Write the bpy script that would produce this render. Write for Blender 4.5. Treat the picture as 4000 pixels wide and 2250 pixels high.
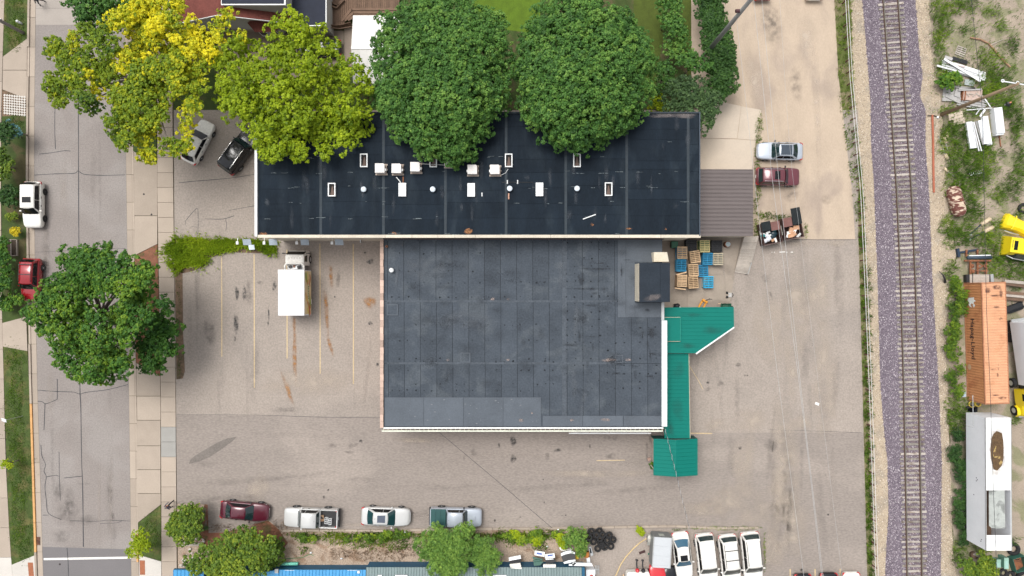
import bpy, bmesh, math, random
import numpy as np
from mathutils import Vector, Matrix
for o in list(bpy.data.objects): bpy.data.objects.remove(o)
R = math.radians
rnd = random.Random(7)
sc = bpy.context.scene
C = sc.collection

# ---------------- camera, sky, sun, exposure ----------------
HC = 71.0                                   # flying height of the camera over the lot
cam = bpy.data.cameras.new('camera'); cam.lens = 24; cam.sensor_width = 36
cam.clip_start = 1; cam.clip_end = 3000
camo = bpy.data.objects.new('camera', cam); C.objects.link(camo)
camo.location = (0, 0, HC); sc.camera = camo
w = bpy.data.worlds.new('World'); sc.world = w; w.use_nodes = True
nt = w.node_tree; bg = nt.nodes['Background']
sky = nt.nodes.new('ShaderNodeTexSky'); sky.sky_type = 'NISHITA'; sky.sun_disc = False
sky.sun_elevation = R(66); sky.sun_rotation = R(-40); sky.dust_density = 4.0; sky.air_density = 1.0
hs = nt.nodes.new('ShaderNodeHueSaturation'); hs.inputs['Saturation'].default_value = 0.15   # cloud cover
nt.links.new(sky.outputs[0], hs.inputs['Color']); nt.links.new(hs.outputs[0], bg.inputs[0])
bg.inputs[1].default_value = 0.13
sun = bpy.data.lights.new('sun', 'SUN'); sun.energy = 1.3; sun.angle = R(30); sun.color = (1, .965, .91)
suno = bpy.data.objects.new('sun', sun); C.objects.link(suno)
# light comes from the upper left of the picture
_d = Vector((math.sin(R(-40)) * math.cos(R(66)), math.cos(R(-40)) * math.cos(R(66)), math.sin(R(66))))
suno.rotation_euler = _d.to_track_quat('Z', 'Y').to_euler(); suno.location = (-30, 30, 60)
vs = sc.view_settings; vs.view_transform = 'Standard'; vs.look = 'None'; vs.gamma = 1
vs.use_curve_mapping = False; vs.exposure = 0.66

# ---------------- helpers ----------------
K = 4000 / (36 / 24 * HC)                   # photograph pixels per metre on the ground
def P(px, py, z=0.0):
    s = (HC - z) / HC / K
    return Vector(((px - 2000) * s, (1125 - py) * s, z))
def PX(px, z=0.0): return (px - 2000) * (HC - z) / HC / K
def PY(py, z=0.0): return (1125 - py) * (HC - z) / HC / K

XF = {}
def tag(o, label=None, cat=None, group=None, kind=None):
    if label: o['label'] = label
    if cat: o['category'] = cat
    if group: o['group'] = group
    if kind: o['kind'] = kind
    return o
def thing(name, label, cat, loc=(0, 0, 0), rz=0.0, group=None):
    o = bpy.data.objects.new(name, None); C.objects.link(o)
    o.empty_display_size = .2
    o.location = loc; o.rotation_euler = (0, 0, rz)
    XF[o.name] = Matrix.Translation(Vector(loc)) @ Matrix.Rotation(rz, 4, 'Z')
    return tag(o, label, cat, group)
def mobj(name, me, parent=None, loc=None, rz=0.0):
    o = bpy.data.objects.new(name, me); C.objects.link(o)
    if loc is not None: o.location = loc
    if rz: o.rotation_euler = (0, 0, rz)
    if parent is not None: o.parent = parent
    XF[o.name] = Matrix.Translation(Vector(loc) if loc is not None else Vector()) @ Matrix.Rotation(rz, 4, 'Z')
    if parent is not None and parent.name in XF: XF[o.name] = XF[parent.name] @ XF[o.name]
    return o
def dup(root, loc, rz=0.0, label=None, group=None):
    r = root.copy(); C.objects.link(r); r.location = loc; r.rotation_euler = (0, 0, rz)
    if label: r['label'] = label
    if group: r['group'] = group
    for ch in list(root.children):
        c = ch.copy(); C.objects.link(c); c.parent = r
        for g in list(ch.children):
            d = g.copy(); C.objects.link(d); d.parent = c
    return r

class MB:
    def __init__(s): s.v = []; s.f = []
    def add(s, vs_, fs):
        n = len(s.v); s.v += [Vector(p) for p in vs_]; s.f += [tuple(i + n for i in f) for f in fs]; return s
    def box(s, x0, x1, y0, y1, z0, z1):
        return s.add([(x0,y0,z0),(x1,y0,z0),(x1,y1,z0),(x0,y1,z0),(x0,y0,z1),(x1,y0,z1),(x1,y1,z1),(x0,y1,z1)],
                     [(3,2,1,0),(4,5,6,7),(0,1,5,4),(1,2,6,5),(2,3,7,6),(3,0,4,7)])
    def obox(s, c, size, rz=0, rx=0, ry=0):
        m = Matrix.Translation(Vector(c)) @ Matrix.Rotation(rz,4,'Z') @ Matrix.Rotation(ry,4,'Y') @ Matrix.Rotation(rx,4,'X')
        t = MB(); a, b, d = [q/2 for q in size]; t.box(-a,a,-b,b,-d,d)
        return s.add([m @ p for p in t.v], t.f)
    def prism(s, pts, z0, z1):
        pts = [tuple(p)[:2] for p in pts]
        ar = sum(pts[i][0]*pts[(i+1)%len(pts)][1]-pts[(i+1)%len(pts)][0]*pts[i][1] for i in range(len(pts)))
        if ar < 0: pts = pts[::-1]
        n = len(pts)
        fs = [tuple(range(n))[::-1], tuple(range(n, 2*n))] + [(i, (i+1)%n, n+(i+1)%n, n+i) for i in range(n)]
        return s.add([(x,y,z0) for x,y in pts] + [(x,y,z1) for x,y in pts], fs)
    def sheet(s, pts3):
        pts3 = [Vector(p) for p in pts3]
        return s.add(pts3, [tuple(range(len(pts3)))])
    def slab(s, pts3, t):                    # a sheet with thickness straight down
        n = len(pts3); a = [Vector(p) for p in pts3]; b = [p - Vector((0,0,t)) for p in a]
        return s.add(a + b, [tuple(range(n)), tuple(range(2*n-1, n-1, -1))] + [(i, n+i, n+(i+1)%n, (i+1)%n) for i in range(n)])
    def loft(s, rings, caps=True, closed=True):
        n = len(rings[0]); vs_ = [p for r in rings for p in r]; fs = []
        for i in range(len(rings)-1):
            for j in range(n if closed else n-1):
                fs.append((i*n+j, i*n+(j+1)%n, (i+1)*n+(j+1)%n, (i+1)*n+j))
        if caps: fs += [tuple(range(n))[::-1], tuple(range((len(rings)-1)*n, len(rings)*n))]
        return s.add(vs_, fs)
    def tube(s, p0, p1, r0, r1=None, n=8, caps=True):
        return s.path([p0, p1], [r0, r0 if r1 is None else r1], n, caps)
    def path(s, pts, r, n=6, caps=True):
        pts = [Vector(p) for p in pts]
        if not isinstance(r, (list, tuple)): r = [r]*len(pts)
        rings = []
        for i, p in enumerate(pts):
            d = (pts[min(i+1, len(pts)-1)] - pts[max(i-1, 0)]).normalized()
            a = Vector((0,0,1)) if abs(d.z) < .9 else Vector((1,0,0))
            u = d.cross(a).normalized(); q = u.cross(d).normalized()
            rings.append([p + (u*math.cos(t*math.tau/n) - q*math.sin(t*math.tau/n))*r[i] for t in range(n)])
        return s.loft(rings, caps)
    def torus(s, c, Rr, r, axis='Z', n=20, k=8, flat=1.0, rot=None):
        rings = []
        for i in range(n):
            a = i*math.tau/n; ring = []
            for j in range(k):
                b = j*math.tau/k
                p = Vector(((Rr + r*math.cos(b))*math.cos(a), (Rr + r*math.cos(b))*math.sin(a), r*flat*math.sin(b)))
                if axis == 'Y': p = Vector((p.x, p.z, p.y))
                if axis == 'X': p = Vector((p.z, p.x, p.y))
                if rot: p = rot @ p
                ring.append(p + Vector(c))
            rings.append(ring)
        rings.append(rings[0]); n0 = len(s.v); s.loft(rings, caps=False); return s
    def dome(s, c, r, h, n=12, k=4, z0=0):
        c = Vector(c); rings = []
        for i in range(k+1):
            t = i/k*math.pi/2*.97
            rings.append([c + Vector((r*math.cos(t)*math.cos(j*math.tau/n), r*math.cos(t)*math.sin(j*math.tau/n), z0 + h*math.sin(t))) for j in range(n)])
        return s.loft(rings)
    def lump(s, c, rad, seed=0, n=10, k=6, amp=.2):
        q = random.Random(seed); c = Vector(c); rings = []
        for i in range(k+1):
            t = -math.pi/2 + math.pi*(i+.08)/(k+.16)
            rings.append([c + Vector((rad[0]*math.cos(t)*math.cos(j*math.tau/n), rad[1]*math.cos(t)*math.sin(j*math.tau/n), rad[2]*math.sin(t)))*1.0
                          + Vector((q.uniform(-amp,amp)*rad[0], q.uniform(-amp,amp)*rad[1], q.uniform(-amp,amp)*rad[2]))*math.cos(t) for j in range(n)])
        return s.loft(rings)
    def mesh(s, name, mat, smooth=False):
        me = bpy.data.meshes.new(name)
        me.from_pydata([tuple(p) for p in s.v], [], s.f)
        bm = bmesh.new(); bm.from_mesh(me); bmesh.ops.recalc_face_normals(bm, faces=bm.faces); bm.to_mesh(me); bm.free()
        if smooth: me.polygons.foreach_set('use_smooth', [True]*len(me.polygons))
        me.materials.append(mat); return me
    def build(s, name, mat, parent=None, smooth=False, world=True):
        if parent is not None and world and parent.name in XF:
            inv = XF[parent.name].inverted(); s.v = [inv @ p for p in s.v]
        return mobj(name, s.mesh(name, mat, smooth), parent)

# ---------------- materials ----------------
MATS = {}
def M(name, col, rough=.8, var=.12, scale=1.5, fine=.12, fscale=12, bump=.2, metal=0.0, objvar=.0, col2=None, c2scale=.4, c2lo=.5, c2hi=.62, spec=.4, coat=0, stretch=None):
    if name in MATS: return MATS[name]
    m = bpy.data.materials.new(name); m.use_nodes = True; t = m.node_tree; N = t.nodes; Lk = t.links
    b = N['Principled BSDF']; b.inputs['Roughness'].default_value = rough; b.inputs['Metallic'].default_value = metal
    b.inputs['Specular IOR Level'].default_value = spec
    if coat: b.inputs['Coat Weight'].default_value = coat; b.inputs['Coat Roughness'].default_value = .08
    geo = N.new('ShaderNodeNewGeometry'); vec = geo.outputs['Position']
    if stretch:
        mp = N.new('ShaderNodeMapping'); mp.inputs['Scale'].default_value = stretch; Lk.new(vec, mp.inputs[0]); vec = mp.outputs[0]
    def noise(sc_, det=4, dist=0):
        n = N.new('ShaderNodeTexNoise'); n.inputs['Scale'].default_value = sc_; n.inputs['Detail'].default_value = det
        n.inputs['Distortion'].default_value = dist
        Lk.new(vec, n.inputs['Vector']); return n.outputs['Fac']
    def math_(op, a, c, clamp=False):
        n = N.new('ShaderNodeMath'); n.operation = op; n.use_clamp = clamp
        for i, q in enumerate((a, c)):
            if isinstance(q, (int, float)): n.inputs[i].default_value = q
            else: Lk.new(q, n.inputs[i])
        return n.outputs[0]
    colout = None
    rgb = N.new('ShaderNodeRGB'); rgb.outputs[0].default_value = (*col, 1); colout = rgb.outputs[0]
    if col2:
        mr = N.new('ShaderNodeMapRange'); mr.interpolation_type = 'SMOOTHSTEP'; mr.inputs[1].default_value = c2lo; mr.inputs[2].default_value = c2hi
        Lk.new(noise(c2scale, 6, .6), mr.inputs[0])
        mx = N.new('ShaderNodeMix'); mx.data_type = 'RGBA'; Lk.new(mr.outputs[0], mx.inputs[0]); Lk.new(colout, mx.inputs[6]); mx.inputs[7].default_value = (*col2, 1)
        colout = mx.outputs[2]
    k = 1.0
    big = noise(scale, 5, .3); fn = noise(fscale, 3)
    val = math_('ADD', math_('MULTIPLY', math_('SUBTRACT', big, .5), var*4), 1.0)
    val = math_('ADD', val, math_('MULTIPLY', math_('SUBTRACT', fn, .5), fine*4))
    if objvar:
        oi = N.new('ShaderNodeObjectInfo'); val = math_('ADD', val, math_('MULTIPLY', math_('SUBTRACT', oi.outputs['Random'], .5), objvar*2))
    val = math_('MAXIMUM', val, .05)
    vm = N.new('ShaderNodeVectorMath'); vm.operation = 'SCALE'; Lk.new(colout, vm.inputs[0]); Lk.new(val, vm.inputs['Scale'])
    Lk.new(vm.outputs[0], b.inputs['Base Color'])
    if bump:
        bp = N.new('ShaderNodeBump'); bp.inputs['Strength'].default_value = bump; bp.inputs['Distance'].default_value = .03
        Lk.new(fn, bp.inputs['Height']); Lk.new(bp.outputs[0], b.inputs['Normal'])
    MATS[name] = m; return m
def simple(name, col, rough=.5, metal=0, var=.04, objvar=0, **kw):
    return M(name, col, rough, var, 2, .03, 9, 0, metal, objvar, **kw)
def tintmat(name, c0, c1, c2, rough=.6, trans=.3, spec=.3):
    if name in MATS: return MATS[name]
    m = bpy.data.materials.new(name); m.use_nodes = True; t = m.node_tree; N = t.nodes; Lk = t.links
    b = N['Principled BSDF']; b.inputs['Roughness'].default_value = rough; b.inputs['Specular IOR Level'].default_value = spec
    at = N.new('ShaderNodeAttribute'); at.attribute_name = 'tint'
    cr = N.new('ShaderNodeValToRGB'); e = cr.color_ramp.elements
    e[0].position = 0; e[0].color = (*c0, 1); e[1].position = 1; e[1].color = (*c2, 1)
    q = cr.color_ramp.elements.new(.5); q.color = (*c1, 1)
    Lk.new(at.outputs['Fac'], cr.inputs[0]); Lk.new(cr.outputs[0], b.inputs['Base Color'])
    if trans:
        tr = N.new('ShaderNodeBsdfTranslucent'); Lk.new(cr.outputs[0], tr.inputs[0])
        mx = N.new('ShaderNodeMixShader'); mx.inputs[0].default_value = trans
        Lk.new(b.outputs[0], mx.inputs[1]); Lk.new(tr.outputs[0], mx.inputs[2]); Lk.new(mx.outputs[0], N['Material Output'].inputs[0])
    MATS[name] = m; return m
def stainmat(name, col, strength=.8, scale=3.0, rough=.8):
    """a mark on a surface: worn to nothing at its edge (attribute 'fade') and broken up by noise"""
    if name in MATS: return MATS[name]
    m = bpy.data.materials.new(name); m.use_nodes = True; t = m.node_tree; N = t.nodes; Lk = t.links
    b = N['Principled BSDF']; b.inputs['Base Color'].default_value = (*col, 1); b.inputs['Roughness'].default_value = rough
    at = N.new('ShaderNodeAttribute'); at.attribute_name = 'fade'
    ge = N.new('ShaderNodeNewGeometry'); no = N.new('ShaderNodeTexNoise'); no.inputs['Scale'].default_value = scale; no.inputs['Detail'].default_value = 6
    Lk.new(ge.outputs['Position'], no.inputs[0])
    a = N.new('ShaderNodeMath'); a.operation = 'MULTIPLY'; Lk.new(at.outputs['Fac'], a.inputs[0])
    mr = N.new('ShaderNodeMapRange'); mr.inputs[1].default_value = .30; mr.inputs[2].default_value = .66; Lk.new(no.outputs['Fac'], mr.inputs[0])
    Lk.new(mr.outputs[0], a.inputs[1])
    a2 = N.new('ShaderNodeMath'); a2.operation = 'MULTIPLY'; a2.inputs[1].default_value = strength; a2.use_clamp = True; Lk.new(a.outputs[0], a2.inputs[0])
    tr = N.new('ShaderNodeBsdfTransparent'); mx = N.new('ShaderNodeMixShader')
    Lk.new(a2.outputs[0], mx.inputs[0]); Lk.new(tr.outputs[0], mx.inputs[1]); Lk.new(b.outputs[0], mx.inputs[2])
    Lk.new(mx.outputs[0], N['Material Output'].inputs[0]); MATS[name] = m; return m

def smooth_pts(pts, n=6):
    """Catmull-Rom through 2D/3D points"""
    p = [Vector(q) for q in pts]; p = [2*p[0]-p[1]] + p + [2*p[-1]-p[-2]]; out = []
    for i in range(1, len(p)-2):
        for k in range(n):
            t = k/n
            out.append(.5*((2*p[i]) + (p[i+1]-p[i-1])*t + (2*p[i-1]-5*p[i]+4*p[i+1]-p[i+2])*t*t + (3*p[i]-p[i-1]-3*p[i+1]+p[i+2])*t**3))
    out.append(p[-2]); return out
def xat(poly, y):
    """x of a photo polyline [(y,x)...] at row y, linear with extension"""
    for (y0, x0), (y1, x1) in zip(poly, poly[1:]):
        if y <= y1: return x0 + (x1-x0)*(y-y0)/(y1-y0)
    (y0, x0), (y1, x1) = poly[-2:]
    return x0 + (x1-x0)*(y-y0)/(y1-y0)
def psheet(name, pts, z, mat, parent=None, zp=None):
    o = MB().sheet([Vector((*(P(x, y, zp or 0))[:2], z)) for x, y in pts]).build(name, mat, parent); return o
def ribbon(name, pts, wd, z, mat, parent, jitter=0.0, zp=0.0):
    """flat line of paint or sealant along photo points; wd in metres"""
    q = [P(x, y, zp) for x, y in pts]; q = [Vector((p.x, p.y, z)) for p in q]
    if len(q) > 2: q = smooth_pts(q, 4)
    L_ = []; R_ = []
    for i, p in enumerate(q):
        d = q[min(i+1, len(q)-1)] - q[max(i-1, 0)]; n = Vector((-d.y, d.x, 0)).normalized()
        a = wd/2*(1 + rnd.uniform(-jitter, jitter)); L_.append(p + n*a); R_.append(p - n*a)
    m = MB(); n = len(q); m.add(L_ + R_, [(i, n+i, n+i+1, i+1) for i in range(n-1)])
    return m.build(name, mat, parent)
def stain(name, px, py, rx, ry, mat, parent, z=.012, rot=0.0, seed=0, zp=0.0, amp=.35, soft=.5):
    """irregular mark; rx, ry in photo pixels"""
    q = random.Random(seed*7+int(px)); c = P(px, py, zp); s = (HC-zp)/HC/K
    n = 18; rr = [1 + q.uniform(-amp, amp) for _ in range(n)]; rr = [(rr[i-1]+2*rr[i]+rr[(i+1) % n])/4 for i in range(n)]
    vs_ = [Vector((c.x, c.y, z))]; fade = [1.0]
    for ring, f in ((soft, 1.0), (1.0, 0.0)):
        for i in range(n):
            a = i*math.tau/n; x = rx*s*rr[i]*ring*math.cos(a); y = ry*s*rr[i]*ring*math.sin(a)
            vs_.append(Vector((c.x + x*math.cos(rot) - y*math.sin(rot), c.y + x*math.sin(rot) + y*math.cos(rot), z))); fade.append(f)
    fs = [(0, 1+i, 1+(i+1) % n) for i in range(n)] + [(1+i, 1+n+i, 1+n+(i+1) % n, 1+(i+1) % n) for i in range(n)]
    o = MB().add(vs_, fs).build(name, mat, parent)
    at = o.data.attributes.new('fade', 'FLOAT', 'POINT'); at.data.foreach_set('value', fade)
    return o
def struct(o): o['kind'] = 'structure'; return o
# ---------------- the setting: ground, street, lot, railway bed ----------------
ASPH = M('asphalt_street', (.232, .205, .19), .9, .06, .35, .17, 7, .3, col2=(.255, .23, .215), c2scale=.15, c2lo=.45, c2hi=.6)
ASPHL = M('asphalt_lot', (.305, .262, .228), .92, .05, .25, .19, 6, .35, col2=(.265, .23, .203), c2scale=.18, c2lo=.45, c2hi=.75)
ASPHD = M('asphalt_drive', (.248, .214, .19), .92, .05, .3, .19, 6, .35, col2=(.288, .248, .218), c2scale=.1, c2lo=.5, c2hi=.66, stretch=(.6, 1.4, 1))
ASPHN = M('asphalt_new', (.16, .15, .152), .9, .05, .4, .08, 10, .2)
CONC = M('concrete', (.36, .30, .245), .9, .07, .6, .06, 10, .12, objvar=.10)
CONCL = M('concrete_light', (.52, .49, .45), .9, .06, .6, .05, 10, .1, objvar=.05)
CONCB = M('concrete_bluish', (.30, .29, .27), .9, .08, .8, .05, 10, .1)
CONCS = M('concrete_street', (.32, .285, .255), .9, .07, .5, .06, 8, .1, objvar=.06)
KERBP = M('kerb_paint_orange', (.55, .30, .12), .8, .15, 3, .12, 14, .1)
YELP = M('paint_faded_yellow', (.52, .40, .24), .8, .18, 5, .15, 18, 0)
WHTP = M('paint_white', (.70, .68, .64), .8, .12, 5, .1, 18, 0)
SEAL = M('crack_sealant', (.035, .036, .042), .6, .2, 4, .1, 10, 0)
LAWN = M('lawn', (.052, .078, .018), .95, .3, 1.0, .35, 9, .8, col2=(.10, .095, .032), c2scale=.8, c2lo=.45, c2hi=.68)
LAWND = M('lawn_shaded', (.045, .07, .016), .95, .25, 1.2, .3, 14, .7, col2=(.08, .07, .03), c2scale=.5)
SOIL = M('soil', (.16, .105, .07), .95, .2, 1.5, .3, 10, .6, col2=(.10, .075, .045), c2scale=1)
MULCH = M('mulch_red', (.21, .09, .055), .95, .2, 2, .3, 16, .7, col2=(.09, .08, .03), c2scale=1.2, c2lo=.5, c2hi=.7)
DIRT = M('dirt_lot', (.43, .345, .265), .95, .08, .45, .08, 7, .3, col2=(.33, .265, .215), c2scale=.22, c2lo=.48, c2hi=.72, stretch=(1.5, .7, 1))
YARD = M('yard_dirt', (.31, .255, .2), .95, .14, .8, .2, 9, .6, col2=(.21, .20, .12), c2scale=.5, c2lo=.45, c2hi=.6)
SHLD = M('gravel_beige', (.40, .325, .24), .95, .10, .8, .28, 9, .8, col2=(.31, .265, .21), c2scale=.6, c2lo=.5, c2hi=.66)
BALB = M('ballast_bed', (.135, .112, .135), .95, .12, 1.5, .3, 9, .8)
PEB = M('landscape_pebbles', (.36, .28, .215), .95, .12, 1.5, .38, 9, .9, col2=(.25, .17, .115), c2scale=.8, c2lo=.5, c2hi=.66)
OIL = stainmat('stain_oil', (.018, .017, .018), .92, 3.5, .5)
OILS = stainmat('stain_faint', (.11, .096, .088), .36, 1.8)
RUST = stainmat('stain_rust', (.36, .17, .055), .75, 2.0)
WET = stainmat('stain_patch', (.135, .118, .105), .85, .6)
DUST = stainmat('stain_dust', (.46, .39, .32), .62, .7)

gnd = struct(MB().sheet([(-400,-400,-.06),(400,-400,-.06),(400,400,-.06),(-400,400,-.06)]).build('ground', M('ground_grass', (.09, .10, .035), .95, .25, .3, .25, 8, .5, col2=(.2, .17, .11), c2scale=.08)))
ROADL = [(-300,143),(0,140),(400,135),(750,133),(1100,138),(1500,146),(2250,169),(2600,182)]
ROADR = [(-300,480),(0,484),(560,491),(750,494),(1500,503),(2250,513),(2600,519)]
SWL = [(-300,26),(0,20),(225,13),(450,8),(750,6),(1200,10),(1500,18),(1800,25),(2095,40),(2250,52),(2600,80)]
SWR0 = [(-300,610),(0,612),(560,616),(750,616),(1500,629),(2250,633),(2600,636)]
SWR1 = [(-300,670),(0,672),(560,677),(750,679),(1500,687),(2250,693),(2600,696)]
ys = list(range(-300, 2601, 100))
street = struct(psheet('street', [(xat(ROADL, y), y) for y in ys] + [(xat(ROADR, y), y) for y in ys[::-1]], 0.0, ASPH))
def strip(name, A, B, y0, y1, z0, z1, mat, parent, a=0, b=0, skew0=0, skew1=0):
    """one concrete piece between two photo polylines, rows y0..y1"""
    g = .6
    p = [P(xat(A, y0)+a+g, y0+g+skew0*0), P(xat(B, y0)+b-g, y0+g+skew0), P(xat(B, y1)+b-g, y1-g+skew1), P(xat(A, y1)+a+g, y1-g)]
    return MB().prism(p, z0, z1).build(name, mat, parent)
# concrete roadway at the top of the street
for y0, y1 in ((-300,-70),(-70,33),(33,98)):
    for a, b in ((0, .47), (.47, 1.0)):
        x0 = lambda y: xat(ROADL, y)+(xat(ROADR, y)-xat(ROADL, y))*a + .7
        x1 = lambda y: xat(ROADL, y)+(xat(ROADR, y)-xat(ROADL, y))*b - .7
        psheet('roadway_slab', [(x0(y0),y0+.7),(x1(y0),y0+.7),(x1(y1),y1-.7),(x0(y1),y1-.7)], .006, CONCS, street)
psheet('asphalt_patch', [(xat(ROADL,2136),2136),(310,2140),(400,2143),(xat(ROADR,2146),2146),(519,2600),(182,2600)], .006, ASPHN, street)
ribbon('stop_line', [(171,2184),(511,2178)], .22, .011, WHTP, street)
# gutters and kerbs
gl = struct(thing('kerb_and_gutter_left', None, None, P(120, 1125))); gr = struct(thing('kerb_and_gutter_right', None, None, P(510, 1125)))
for i, y in enumerate(range(-280, 2560, 116)):
    strip('gutter_pan', ROADL, ROADL, y, y+116, -.04, .008, CONC, gl, -21, 0)
    strip('kerb_stone', ROADL, ROADL, y, y+116, -.04, .045 if (230 < y+58 < 350 or 1240 < y+58 < 1370) else .125, KERBP if 1600 < y+58 < 2190 else CONC, gl, -30, -21)
for i, y in enumerate(range(-290, 2560, 108)):
    strip('gutter_pan', ROADR, ROADR, y, y+108, -.04, .008, CONC, gr, 0, 23)
    low = 590 < y+54 < 1000 or 1415 < y+54 < 2050 or y > 2150
    strip('kerb_stone', ROADR, ROADR, y, y+108, -.04, .05 if low else .125, KERBP if 2040 < y+54 < 2170 else CONC, gr, 23, 31)
# pavement on the right, slab by slab
swr = struct(thing('pavement_right', None, None, P(650, 1125)))
y = -260.0; i = 0
while y < 2560:
    m_ = CONCB if (1645 < y+29 < 1775) else CONC
    strip('pavement_slab', SWR0, SWR1, y, y+58.4, -.04, .10 + rnd.uniform(-.006,.006), m_, swr); y += 58.4
# driveway aprons
apr = struct(thing('driveway_apron', None, None, P(570, 1500)))
def apron(pts, mat=CONC, z=.062): return MB().prism([P(*q) for q in pts], -.04, z).build('apron_slab', mat, apr)
apron([(523,592),(615,640),(615.5,842),(526,842)]); apron([(526.5,844),(615.5,844),(615.5,953),(527,997)])
apron([(534,1418),(627,1470),(627,1546),(535,1546)])
for a, b in ((1548,1640),(1642,1740),(1742,1833),(1835,1926)): apron([(536,a),(627.5,a),(628,b),(537,b)])
apron([(538,1928),(628.5,1928),(629,1970),(540,2040)])
apron([(545,2168),(631,2193),(632,2420),(546,2420)], CONCL)
MB().prism([P(*q) for q in ((547,2188),(567,2188),(568,2244),(548,2244))], .062, .075).build('tactile_plate', M('rusty_iron', (.30,.11,.055), .85, .15, 4, .25, 20, .4), apr)
apl = struct(thing('driveway_apron_left', None, None, P(60, 700)))
def apronl(pts, mat=CONC): return MB().prism([P(*q) for q in pts], -.04, .085).build('apron_slab', mat, apl)
apronl([(14,222),(108,152),(107,274),(13,274)]); apronl([(13,276),(107,276),(104,386),(12,350)])
apronl([(10,1262),(104,1237),(109,1371),(12,1353)])
apronl([(46,2206),(138,2168),(145,2420),(55,2420)], CONCL)
MB().prism([P(*q) for q in ((111,2196),(131,2196),(135,2249),(115,2249))], .085, .098).build('tactile_plate', MATS['rusty_iron'], apl)
# open grid pavers between the drive and the grass
pav = struct(thing('grid_pavers', None, None, P(58, 410)))
for r_ in range(9):
    for c_ in range(9):
        x = 16 + c_*9.7; yy = 358 + r_*10 + (x-16)*.10
        if yy > 372 + (x-12)*.1 - 14:
            c0 = P(x+4.5, yy+4.5)
            MB().obox((c0.x, c0.y, .03), (.2, .2, .13), R(45)).build('paver', CONCL, pav)
psheet('paver_soil', [(10,350),(105,384),(103,452),(9,460)], .045, SOIL, pav)
swl = struct(thing('pavement_left', None, None, P(-40, 1125)))
for i, y in enumerate(np.arange(-260, 2560, 116.0)):
    y = float(y); strip('pavement_slab', [(-300,-120),(2600,-80)], SWL, y, y+116, -.04, .10 + rnd.uniform(-.005,.005), CONCL if y > 2060 else CONC, swl)
# verges
def verge(name, pts, z=.07, mat=LAWN): return struct(psheet(name, pts, z, mat))
verge('verge_lawn_top', [(20,-300),(112,-300),(110,0),(108,152),(14,222),(18,0)])
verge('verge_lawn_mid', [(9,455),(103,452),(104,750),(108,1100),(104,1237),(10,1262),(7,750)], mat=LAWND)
verge('verge_lawn_low', [(12,1353),(109,1371),(116,1500),(125,1800),(138,2168),(46,2206),(30,1900),(18,1500)])
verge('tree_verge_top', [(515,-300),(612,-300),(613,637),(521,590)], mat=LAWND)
verge('tree_verge_mid', [(527,999),(616,955),(618,1000),(627,1470),(533,1416)], mat=MULCH)
verge('tree_verge_low', [(540,2043),(629,1973),(631,2191),(545,2166)])

# ---- the parking lot ----
lot = struct(psheet('parking_lot', [(679,430),(3352,430),(3352,930),(3358,1100),(3368,1500),(3388,2300),(3392,2600),(2974,2600),(2968,2064),
     (1090,2068),(1050,2030),(960,2055),(880,2078),(815,2080),(812,1968),(692,1966),(687,1500),(682,1000)], .03, ASPHL))
psheet('drive_lane', [(689,1622),(1490,1626),(2800,1690),(3370,1690),(3387,2250),(3390,2590),(2975,2590),(2969,2063.5),(1091,2067.5),(1050,2031),(960,2056),(880,2079),(816,2081),(813,1969),(692.5,1967)], .036, ASPHD, lot)
for x, y0, y1 in ((866,992,1393),(993,992,1515),(1121,975,1400),(1250,952,1460),(1380,952,1500)):
    ribbon('stall_line', [(x,y0),(x+.8,(y0+y1)/2),(x+1,y1)], .11, .042, YELP, lot)
ribbon('stall_line', [(2690,1425),(2730,1490),(2745,1520)], .06, .042, YELP, lot)
ribbon('stall_line', [(2330,1799),(2440,1797)], .08, .042, YELP, lot)
ribbon('stall_line', [(2697,1692),(2782,1693)], .12, .042, YELP, lot)
for x in (3086, 3183, 3281): ribbon('stall_line', [(x,2222),(x+2,2330)], .13, .042, YELP, lot)
for dx, ln in ((0,2),(9,3),(30,22),(58,3),(74,9)): ribbon('paint_mark', [(3014+dx,985),(3014+dx+ln,986-ln*.1)], .09, .042, WHTP, lot)
# sealed cracks on the street
for p_, wd in (([(307,40),(306,300),(307,668),(308,900),(309,1000)],.075),([(312,1480),(313,1540),(316,1600),(319,1800),(323,1900),(326,2136)],.075),
     ([(215,400),(214,500),(217,583)],.06),([(216,401),(240,392)],.06),([(308,414),(345,414)],.06),
     ([(153,602),(200,597),(250,589),(276,590)],.055),([(135,684),(220,679),(290,677),(305,668),(330,681),(400,685),(489,683)],.06),
     ([(224,1480),(224,1560)],.07),([(147,1524),(200,1528),(250,1530),(290,1532),(312,1539),(340,1532),(420,1522),(500,1502)],.06),
     ([(224,1560),(180,1577),(165,1569),(147,1567)],.06),([(176,1577),(172,1680)],.06),([(160,1738),(164,1780),(178,1815),(172,1840),(181,1862),(176,1900),(182,1960),(190,2005),(240,2030)],.06),
     ([(231,1765),(232,1850),(236,1955)],.05),([(184,1862),(215,1857),(232,1860)],.055),([(250,1867),(320,1860)],.06),([(168,2012),(190,2012)],.05),
     ([(272,2034),(380,2036),(420,2032),(508,2035)],.045),([(262,2140),(266,2190),(268,2260)],.07),([(390,2045),(450,2043),(480,2033)],.04)):
    ribbon('crack_seal', p_, wd, .013, SEAL, street, .25)
for p_ in ([(138,985),(220,982),(320,977),(420,972),(490,970)],): ribbon('crack_seal', p_, .025, .013, SEAL, street, .3)
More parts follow.
